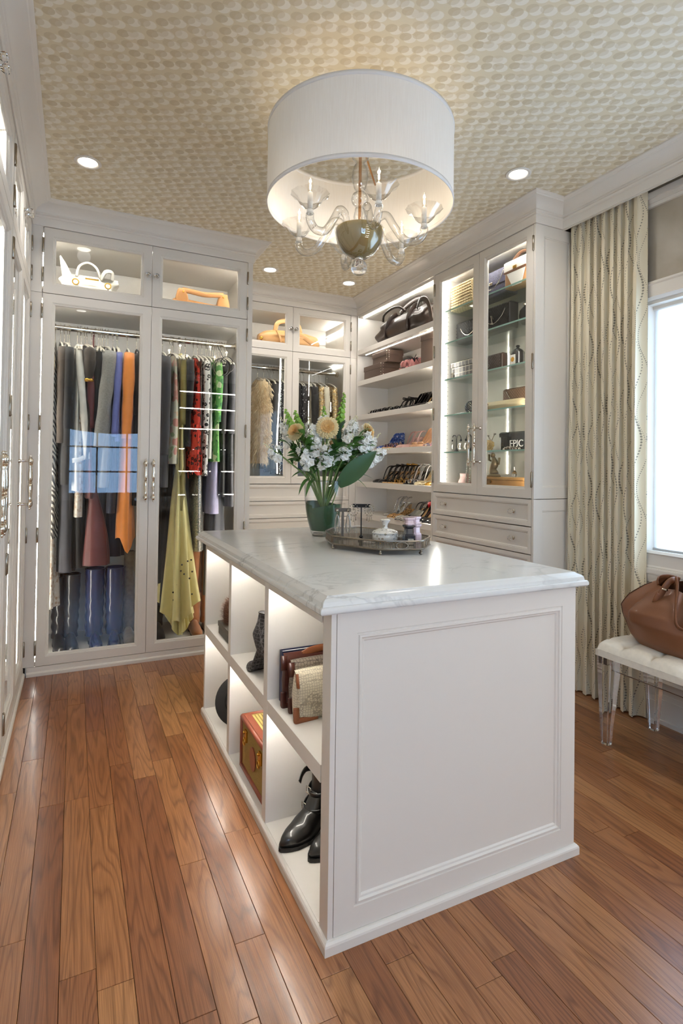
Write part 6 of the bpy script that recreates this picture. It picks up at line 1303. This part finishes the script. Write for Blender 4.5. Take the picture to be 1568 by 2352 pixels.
for k in range(36): mb.sphere((rnd.uniform(-.012, .012), rnd.uniform(-.07, .07), .005+rnd.random()*.014), rnd.uniform(.004, .008), 7, 5)
part(mb, 'stones', SILJ, t, smooth='all')
t = thing('gold_ornament', 'gold filigree ornament at the end of the fifth glass shelf', 'ornament', (2.47, 2.50, q4)); mb = MB()
for k in range(24): a = k*.8; mb.sphere((0, .022*math.cos(a), .05+.030*math.sin(a*1.3)), .007, 7, 5)
mb.tube([(0, 0, 0), (0, 0, .05)], .005, 8); part(mb, 'filigree', GOLD, t, smooth='all')
# cabinet floor
zf = GZ+.0255; WOOD = plain('honey_wood', '#c9985a', .4, var=.15, vscale=12)
t = thing('wooden_box', 'honey wood jewellery box on the display cabinet floor', 'box', (2.53, 2.71, zf)); part(MB().box(-.09, .09, -.245, .245, 0, .075), 'box_body', WOOD, t, bevel=.003); part(MB().box(-.092, .092, -.247, .247, .0755, .094), 'lid', WOOD, t, bevel=.003); part(MB().lathe([(.009, -.006), (.009, 0)], 14, (-.09, .10, .062), axis='x'), 'latch', GOLD, t)
t = thing('figurine', 'small bronze figurine standing on the honey wood box', 'figurine', (2.52, 2.875, zf+.0945)); part(MB().lathe([(.045, 0), (.042, .012), (.030, .018)], 16).tube(spline([(0, .0, .015), (0, .012, .05), (0, -.006, .09), (0, .008, .125)], 4), [.03, .031, .03, .027, .024, .024, .026, .026, .024, .020, .017, .015, .014], 10).sphere((-.002, .012, .142), .017, 10, 8).tube([(0, .0, .1), (0, -.045, .085), (0, -.05, .125)], .008, 8).tube([(0, .01, .1), (0, .05, .11), (0, .05, .15)], .008, 8), 'figure', plain('bronze', '#8d7a5c', .4, .5), t, smooth='all')
t = thing('pearl_strand', 'looped pearl strand hanging beside the pink pouch', 'necklace', (2.465, 3.075, zf)); mb = MB()
for k in range(40): a = k/40*2*PI; mb.sphere((.004*math.sin(3*a), .020*math.cos(a), .10+.098*math.sin(a)), .0062, 7, 5)
part(mb, 'pearls', PEARL, t, smooth='all'); part(MB().tube([(.008, 0, 0), (.008, 0, .206)], .003, 6).box(-.03, .03, -.02, .02, 0, .003), 'stand', CHROME, t)
t = thing('pink_pouch', 'blush pink satin pouch on the display cabinet floor', 'pouch', (2.52, 3.185, zf)); softbag(t, 'body', P_PINK, .11, .07, .11, [(0, .9), (.4, 1), (.8, .7), (1, .85)], [(0, .9), (.4, 1), (.8, .5), (1, .5)], 2.4, .008, ax='y')
t = thing('perfume_flacon', 'small clear glass flacon on the honey wood box', 'perfume', (2.50, 2.665, zf+.0945)); part(MB().lathe([(.014, 0), (.016, .02), (.012, .036), (.005, .04)], 14), 'flask', CRYSTAL, t, smooth=True); part(MB().lathe([(.006, .04), (.008, .05), (.002, .064)], 12), 'stopper', CHROME, t, smooth=True)

# ================================================================ INSIDE THE ISLAND CUBBIES
U, Lw = .4592, .0347
NB = plain('navy_cloth_cover', '#232846', .5); t = thing('coffee_table_book', 'tall navy cloth book standing behind the snakeskin clutch', 'book', (.80, 1.805, U), 0)
part(MB().box(-.145, .145, -.002, .0, 0, .175).box(-.145, .145, .022, .024, 0, .175).box(-.145, -.142, 0, .022, 0, .175), 'cover', NB, t); part(MB().box(-.14, .14, .0, .022, .004, .170), 'pages', P_WHT, t); part(MB().tube([(-.075, -.0035, .10), (-.068, -.0035, .115), (-.072, -.0035, .125)], .003, 6).sphere((-.068, -.003, .128), .005, 8, 5).tube([(-.085, -.0035, .125), (-.06, -.0035, .13)], .002, 5), 'emblem', GOLD, t)
SNK = pattern('cream_snakeskin', 'scales', ['#e6dcc4', '#a89b84'], 120, .4); SNK2 = pattern('brown_snakeskin', 'scales', ['#8c8073', '#3c332c'], 90, .4); LBR = plain('saddle_leather', '#8a5233', .4); LDB = plain('oxblood_leather', '#4a241c', .3, coat=.3)
def clutch(name, label, x, y, L, D, H, mt, edge, z=U, rz=0, cat='clutch'):
    t = thing(name, label, cat, (x, y, z), rz); rings = []
    for i in range(15):
        v = i/14; d = D/2*interp([(0, .55), (.12, .95), (.5, 1), (.85, .8), (1, .25)], v); l = L/2*interp([(0, .97), (.5, 1), (1, .95)], v)
        rings.append([(l*math.copysign(abs(math.cos(2*PI*j/40))**.35, math.cos(2*PI*j/40)), d*math.copysign(abs(math.sin(2*PI*j/40))**.8, math.sin(2*PI*j/40)), H*v) for j in range(40)])
    part(MB().loft(rings), 'body', mt, t, smooth='all')
    part(MB().grid(lambda a, b: (lerp(-L/2*.98, L/2*.98, a), -D/2*interp([(0, 1.10), (.5, 1.06), (.9, .62), (1, .0)], b)-.001-.002*math.sin(9*a), lerp(H*.42-.02*math.sin(PI*a)*0, H*1.01, b**.9)), 20, 10), 'flap', mt, t, smooth='all')
    for s in (-1, 1):
        part(MB().tube(spline([(s*L/2*.98, -D*.3, H*.30), (s*L/2*.99, -D*.36, .02), (s*L/2*.93, -D*.37, .006), (s*L/2*.45, -D*.33, .006)], 5), .007, 8, flat=(.5, 1.6)), 'corner_guard', edge, t, smooth='all'); part(MB().tube([(s*L/2*.99, -D*.50, H*.72), (s*L/2*.985, -D*.32, H*.98)], .008, 8, flat=(.5, 1.5)), 'corner_guard', edge, t, smooth='all')
    return t
clutch('snakeskin_clutch', 'cream snakeskin clutch with saddle leather corners in the upper cubby', .785, 1.672, .285, .075, .158, SNK, LBR, rz=.05)
clutch('grey_snakeskin_clutch', 'grey snakeskin clutch tucked between cream clutch and book', .790, 1.733, .275, .045, .170, SNK2, LDB, rz=.04)
t = clutch('oxblood_clutch', 'oxblood leather clutch standing against the navy book', .795, 1.776, .30, .04, .178, LDB, LDB); strap_(t, 'top_handle', LBR, [(-.08, -.01, .168), (-.04, -.012, .182), (.04, -.012, .184), (.08, -.01, .17)], .006)
# lace stiletto boot standing in the middle upper cubby
LACE = pattern('black_lace_boot', 'scales', ['#1d1c1f', '#6d6a6c'], 70, .5)
t = thing('stiletto_boot', 'black lace high-heeled boot in the middle upper cubby', 'boot', (.672, 2.075, U), -PI/2+.12)
rings = []
for i in range(26):
    v = i/25; z = lerp(.085, .245, v); r = interp([(0, .030), (.2, .036), (.45, .040), (.62, .030), (.75, .023), (1, .020)], v); cxx = interp([(0, .022), (.4, -.012), (.7, -.006), (1, .004)], v)
    rings.append([(cxx+r*1.15*math.cos(2*PI*j/22), r*.8*math.sin(2*PI*j/22), z) for j in range(22)])
part(MB().loft(rings), 'ankle_shaft', LACE, t, smooth='all')
rings = []
for i in range(18):
    s = i/17; x = lerp(.058, -.125, s); z0_ = .105*(1-sm((s-.12)/.50)); w = interp([(0, .012), (.1, .024), (.3, .025), (.65, .036), (.85, .026), (1, .003)], s); hh = interp([(0, .05), (.2, .06), (.42, .055), (.6, .036), (.85, .024), (1, .008)], s)
    rings.append([(x, w*math.cos(a), z0_+.004+(hh*max(0, math.sin(a))**.8 if math.sin(a) > 0 else -.002)) for a in [2*PI*j/20 for j in range(20)]])
part(MB().loft(rings), 'foot', LACE, t, smooth='all')
part(MB().loft([[(.045+dx+r*math.cos(q*PI/5), r*math.sin(q*PI/5), z) for q in range(10)] for z, r, dx in ((.112, .020, -.004), (.08, .012, .004), (.04, .006, .008), (0, .0052, .010))]), 'heel', P_BLK, t, smooth=.9)
part(MB().tube([(.004+.021*math.cos(q*PI/8), .017*math.sin(q*PI/8), .243) for q in range(16)], .003, 6, cyc=True), 'top_edge', P_BLK, t, smooth='all')
# box with fur piece in the far upper cubby
t = thing('flat_box', 'flat dark grey box beneath the fur piece', 'box', (.735, 2.58, U)); part(MB().box(-.09, .09, -.105, .105, 0, .052), 'box_body', plain('dark_grey_card', '#5a554c', .6), t, bevel=.002); part(MB().box(-.093, .093, -.108, .108, .036, .060), 'lid', plain('grey_card_lid', '#645e54', .55), t, bevel=.002)
t = thing('fur_hat', 'round brown fur hat resting on the flat box', 'hat', (.722, 2.615, U+.0602)); part(MB().lathe([(.055, 0), (.068, .02), (.07, .06), (.06, .10), (.02, .118), (.002, .12)], 24), 'hat_body', fab('brown_fur_base', '#5a3620'), t, smooth='all'); mb = MB()
for k in range(2600):
    th = rnd.uniform(0, 2*PI); v = rnd.random(); r = interp([(0, .058), (.3, .07), (.6, .068), (.85, .055), (1, .02)], v); n = Vector((math.cos(th), math.sin(th), .8*v-.1)); p = Vector((r*math.cos(th), r*math.sin(th), .12*v)); d = (n+Vector((rnd.uniform(-.5, .5), rnd.uniform(-.5, .5), rnd.uniform(-.3, .5)))).normalized()*rnd.uniform(.012, .026); s = Vector((-math.sin(th), math.cos(th), 0))*.0012
    if p.z+d.z < .002: d.z = abs(d.z)
    o_ = len(mb.v); mb.v += [tuple(p-s), tuple(p+s), tuple(p+d)]; mb.f.append((o_, o_+1, o_+2))
o2 = part(mb, 'fur_strands', fab('brown_fur', '#8a5632', .6, bump=0), t, recalc=False); o2['kind'] = 'stuff'
# round black hat leaning in the far lower cubby
t = thing('black_hat', 'round black felt hat standing on edge in the far lower cubby', 'hat', (.735, 2.62, Lw), rot=(0, 0, 0))
Mh = Matrix.Translation((0, 0, .107)) @ Matrix.Rotation(math.radians(72), 4, 'X')
part(MB(Mh).lathe([(.002, .052), (.05, .05), (.064, .038), (.07, .006), (.112, .003), (.116, 0), (.112, -.003), (.002, -.003)], 40), 'felt_body', fab('black_felt', '#171516', .85, .4), t, smooth=.9); part(MB(Mh).lathe([(.0705, .008), (.0712, .010), (.069, .024), (.0675, .024)], 40), 'hat_band', P_BLK, t, smooth='all')
# suitcase in the middle lower cubby
TW = pattern('olive_striped_tweed', 'zebra', ['#a08a4a', '#8a7436'], 40, .7) if 0 else plain('olive_gold_tweed', '#9a8148', .75, bump=.5, bscale=260, var=.12, vscale=150)
def m_stripe():
    m, nt, N, L, b = mat('striped_canvas'); tc = N.new('ShaderNodeTexCoord'); s = N.new('ShaderNodeSeparateXYZ'); L.new(tc.outputs['Object'], s.inputs[0])
    f = mth(N, L, 'GREATER_THAN', mth(N, L, 'FRACT', mth(N, L, 'MULTIPLY', mth(N, L, 'ADD', s.outputs[0], mth(N, L, 'MULTIPLY', s.outputs[2], .0)), 75.0)), .62); r = rgb('#cdb56c'); L.new(mixc(N, L, f, r, rgb('#8f7a3c')), b.inputs['Base Color']); b.inputs['Roughness'].default_value = .7; return m
t = thing('suitcase', 'vintage suitcase of olive tweed with brown leather edges and brass locks', 'suitcase', (.80, 2.085, Lw)); hx, hy, hz = .155, .16, .205
part(MB().box(-hx, hx, -hy, hy, 0, hz), 'shell', TW, t, bevel=.012, bseg=3, smooth='all'); part(MB().box(-hx+.022, hx-.02, -hy+.012, hy-.022, hz-.002, hz+.0015), 'top_panel', m_stripe(), t)
SL = plain('russet_leather', '#8f4a33', .4, coat=.2)
mb = MB()
for x in (-hx, hx):
    for z in (.006, hz-.004): mb.tube([(x, -hy, z), (x, hy, z)], .010, 8)
    for y in (-hy, hy): mb.tube([(x, y, .004), (x, y, hz-.002)], .009, 8)
for y in (-hy, hy):
    for z in (.006, hz-.004): mb.tube([(-hx, y, z), (hx, y, z)], .010, 8)
part(mb, 'leather_edging', SL, t, smooth='all')
part(MB().box(-hx-.0035, -hx+.034, -hy+.004, hy-.004, hz-.016, hz+.003), 'leather_band', SL, t, bevel=.002)
part(MB(Matrix.Translation((-hx-.001, 0, .10)) @ Matrix.Diagonal((1, 1, 1.25, 1))).lathe([(.036, -.004), (.036, 0)], 28, axis='x'), 'leather_patch', SL, t)
for y in (-.095, .095):
    lk = part(MB().box(-hx-.009, -hx+.002, y-.014, y+.014, .125, .172), 'lock', GOLD, t, bevel=.003); part(MB().tube([(-hx-.011, y+.012*math.cos(q*PI/7), .128+.014*math.sin(q*PI/7)) for q in range(14)], .0028, 6, cyc=True).sphere((-hx-.011, y, .165), .006, 8, 5), 'lock_hasp', GOLD, lk, smooth='all')
# buckled ankle boots in the near lower cubby
BL = plain('black_ankle_boot_leather', '#181716', .3, coat=.35, bump=.15, bscale=30)
def buckle_boot(label, x, y, rz):
    t = thing('ankle_boot', label, 'boot', (x, y, Lw), rz, 'black buckled ankle boots'); t.scale = (.86, .95, 1); rings = []
    for i in range(24):
        v = i/23; z = lerp(.065, .275, v); r = interp([(0, .045), (.25, .043), (.5, .044), (1, .053)], v); cx_ = interp([(0, .055), (.3, .070), (1, .082)], v)
        rings.append([(cx_+r*1.22*(1+.012*math.sin(26*v+2*math.cos(2*PI*j/26)))*math.cos(2*PI*j/26), r*.86*math.sin(2*PI*j/26), z) for j in range(26)])
    part(MB().loft(rings), 'shaft', BL, t, smooth='all'); rings = []
    for i in range(22):
        s = i/21; x_ = lerp(.125, -.150, s); lift = .028*(1-sm((s-.30)/.22))+.004*sm((s-.8)/.2); w = interp([(0, .020), (.08, .034), (.35, .034), (.62, .046), (.8, .038), (.93, .021), (1, .006)], s); hh = interp([(0, .07), (.2, .10), (.38, .105), (.52, .075), (.70, .050), (.88, .036), (.97, .024), (1, .012)], s)
        rings.append([(x_, w*math.cos(a), .012+lift+(hh*max(0, math.sin(a))**.75 if math.sin(a) > 0 else 0)) for a in [2*PI*j/24 for j in range(24)]])
    part(MB().loft(rings), 'foot', BL, t, smooth='all')
    oc = [(interp([(0, .021), (.08, .036), (.35, .034), (.62, .049), (.8, .041), (.93, .024), (1, .005)], k/20)*sg, lerp(.128, -.156, k/20)) for sg, rg in ((1, range(21)), (-1, range(20, -1, -1))) for k in rg]
    part(MB().loft([[(b, a, .0+(.028*(1-sm((((.128-b)/.284)-.30)/.22)))+.001) for a, b in oc], [(b, a, .012+(.028*(1-sm((((.128-b)/.284)-.30)/.22)))) for a, b in oc]]), 'sole', B_SOLE, t)
    part(MB().loft([[(.05, -.028, 0), (.122, -.026, 0), (.122, .026, 0), (.05, .028, 0)], [(.042, -.032, .032), (.126, -.030, .032), (.126, .030, .032), (.042, .032, .032)]]), 'heel', B_SOLE, t, bevel=.003)
    for k, (z, cx_, r) in enumerate(((.088, .045, .060), (.135, .062, .055), (.215, .074, .057))):
        st_ = part(MB().tube([(cx_+r*1.02*math.cos(2*PI*q/28), r*.75*math.sin(2*PI*q/28), z+.010*math.cos(2*PI*q/28)*(1 if k < 2 else -.8)) for q in range(28)], .0105, 8, cyc=True, flat=(.28, 1)), 'strap', BL, t, smooth='all')
        a = 2.5; p = Vector((cx_+r*1.06*math.cos(a), r*.80*math.sin(a), z+.010*math.cos(a)))
        part(MB().tube([p+Vector((0, .010, .011)), p+Vector((0, -.010, .011)), p+Vector((0, -.010, -.011)), p+Vector((0, .010, -.011))], .0024, 6, cyc=True).tube([p, p+Vector((-.004, -.012, 0))], .0018, 6), 'buckle', CHROME, st_, smooth='all')
    part(MB().tube(spline([(.06, .038, .185), (.025, .046, .190), (-.002, .044, .180), (-.022, .036, .164)], 5), .0105, 8, flat=(.28, 1)), 'loose_strap', BL, t, smooth='all'); return t
buckle_boot('black buckled ankle boot with a pointed toe, nearer the suitcase', .739, 1.735, .36); buckle_boot('black buckled ankle boot half hidden by the corner post', .807, 1.654, .36)

# ================================================================ BROWN LEATHER BAG ON THE BENCH
BB = plain('brown_grained_leather', '#7d4f33', .42, bump=.12, bscale=240, var=.05, vscale=6, coat=.08)
t = thing('leather_tote', 'slouchy brown leather tote with a knotted strap on the bench', 'bag', (2.445, 1.550, .481), 0)
def tote(a, b):
    th = 2*PI*a; v = b; c, s = math.cos(th), math.sin(th)
    Lx = .165*interp([(0, .74), (.12, .90), (.4, 1.03), (.58, .99), (.75, .80), (.9, .56), (1, .36)], v); Ly = .235*interp([(0, .74), (.12, .88), (.4, 1.04), (.55, 1.04), (.72, .88), (.9, .62), (1, .42)], v)
    x = Lx*math.copysign(abs(c)**.70, c); y = Ly*math.copysign(abs(s)**.70, s); z = .285*v
    pl_ = sm((v-.25)/.6)
    cr = .058*pl_*(abs(math.sin(3.5*th+.9))-.62)+.010*pl_*math.sin(9*th+2+3*v)+.006*math.sin(4*th+5*v)
    k = 1+cr/.17; dent = .035*math.exp(-((th-4.2)/.5)**2)*math.sin(PI*v)
    return (x*k+dent*0, y*k, z+.025*pl_*math.sin(th+.5)-.02*pl_*abs(math.sin(2*th)))
part(MB().grid(tote, 96, 36), 'body', BB, t, smooth='all'); part(MB().loft([[tote(j/48, 0) for j in range(48)], [tuple(.4*q for q in tote(j/48, 0)[:2])+(.002,) for j in range(48)]]), 'base', BB, t)
def on(a, b, o_=.002):
    p = Vector(tote(a, b)); q = Vector((p.x, p.y, 0)).normalized(); return p+q*o_
for a in (.555, .955, .30): part(MB().tube([on(a+.012*math.sin(3*b/14), b/16*.94+.02, .0005) for b in range(17)], .0028, 6), 'seam', plain('dark_seam', '#4a2c1c', .5), t, smooth='all')
tz = .285
part(MB().tube(spline([(-.045, .09, tz-.01), (-.03, .10, tz+.018), (.02, .09, tz+.022), (.05, .05, tz+.012)], 5), .010, 8, flat=(.3, 1.6)), 'gathered_edge', BB, t, smooth='all')
for k, pts in enumerate(([(-.05, .0, tz-.02), (-.085, -.02, tz+.03), (-.10, -.03, tz+.045), (-.115, -.045, tz+.01), (-.15, -.06, tz-.08), (-.165, -.075, tz-.135), (-.155, -.10, tz-.15), (-.145, -.115, tz-.12), (-.125, -.10, tz-.05), (-.09, -.075, tz+.01)],
                         [(-.04, -.03, tz), (-.075, -.055, tz+.045), (-.10, -.075, tz+.05), (-.125, -.09, tz+.0), (-.15, -.10, tz-.07)], [(-.03, .02, tz+.005), (-.06, .0, tz+.03), (-.09, .01, tz+.02), (-.11, .03, tz-.03), (-.12, .05, tz-.075)])):
    part(MB().tube(spline(pts, 7), .0115, 8, flat=(.45, 1.2)), 'strap', BB, t, smooth='all')
part(MB().tube(spline([(-.118, .035, tz-.03), (-.125, .045, tz-.06), (-.118, .055, tz-.085), (-.11, .045, tz-.06)], 4), .008, 8, flat=(.3, 1.4)), 'tab', BB, t, smooth='all'); part(MB().lathe([(.005, -.02), (.0055, 0), (.004, .003)], 10, (-.112, .022, tz-.01), axis='y'), 'pin', CHROME, t, smooth=True)

# ================================================================ REAR SHELVES (seen in the door glass reflections)
t = thing('rear_shelving', 'white lit shelf unit on the rear wall facing the wardrobes', 'shelving', (1.95, YR+.17, 0))
RS0, RS1 = 1.42, 2.50
for x in (RS0, RS1-.02): boxpart(t, 'side_panel', PAINT, x, x+.02, YR+.001, YR+.34, 0, 2.70)
boxpart(t, 'back_panel', plain('dark_panel', '#4a4644', .5), RS0+.02, RS1-.02, YR+.001, YR+.015, 0, 2.70); boxpart(t, 'top_panel', PAINT, RS0+.02, RS1-.02, YR+.015, YR+.34, 2.66, 2.70)
for z in (.40, .80, 1.17, 1.52, 1.84, 2.16, 2.42):
    boxpart(t, 'shelf', PAINT, RS0+.02, RS1-.02, YR+.015, YR+.33, z, z+.03); led(t, RS0+.04, RS1-.04, YR+.331, YR+.337, z+.004, z+.020)
t2 = thing('roman_shade', 'soft patterned roman shade over the rear window', 'shade', (.52, YR+.03, 1.9))
part(MB().grid(lambda a, b: (lerp(RX0-.02, RX1+.02, a), YR+.045+.02*math.sin(PI*b)+.015*math.sin(9*b), lerp(1.80, 2.42, b)-.06*math.sin(PI*a)*(1-b)), 20, 12), 'shade_cloth', plain('slate_shade_cloth', '#8d95a3', .8, var=.25, vscale=9), t2, w=True, smooth='all')
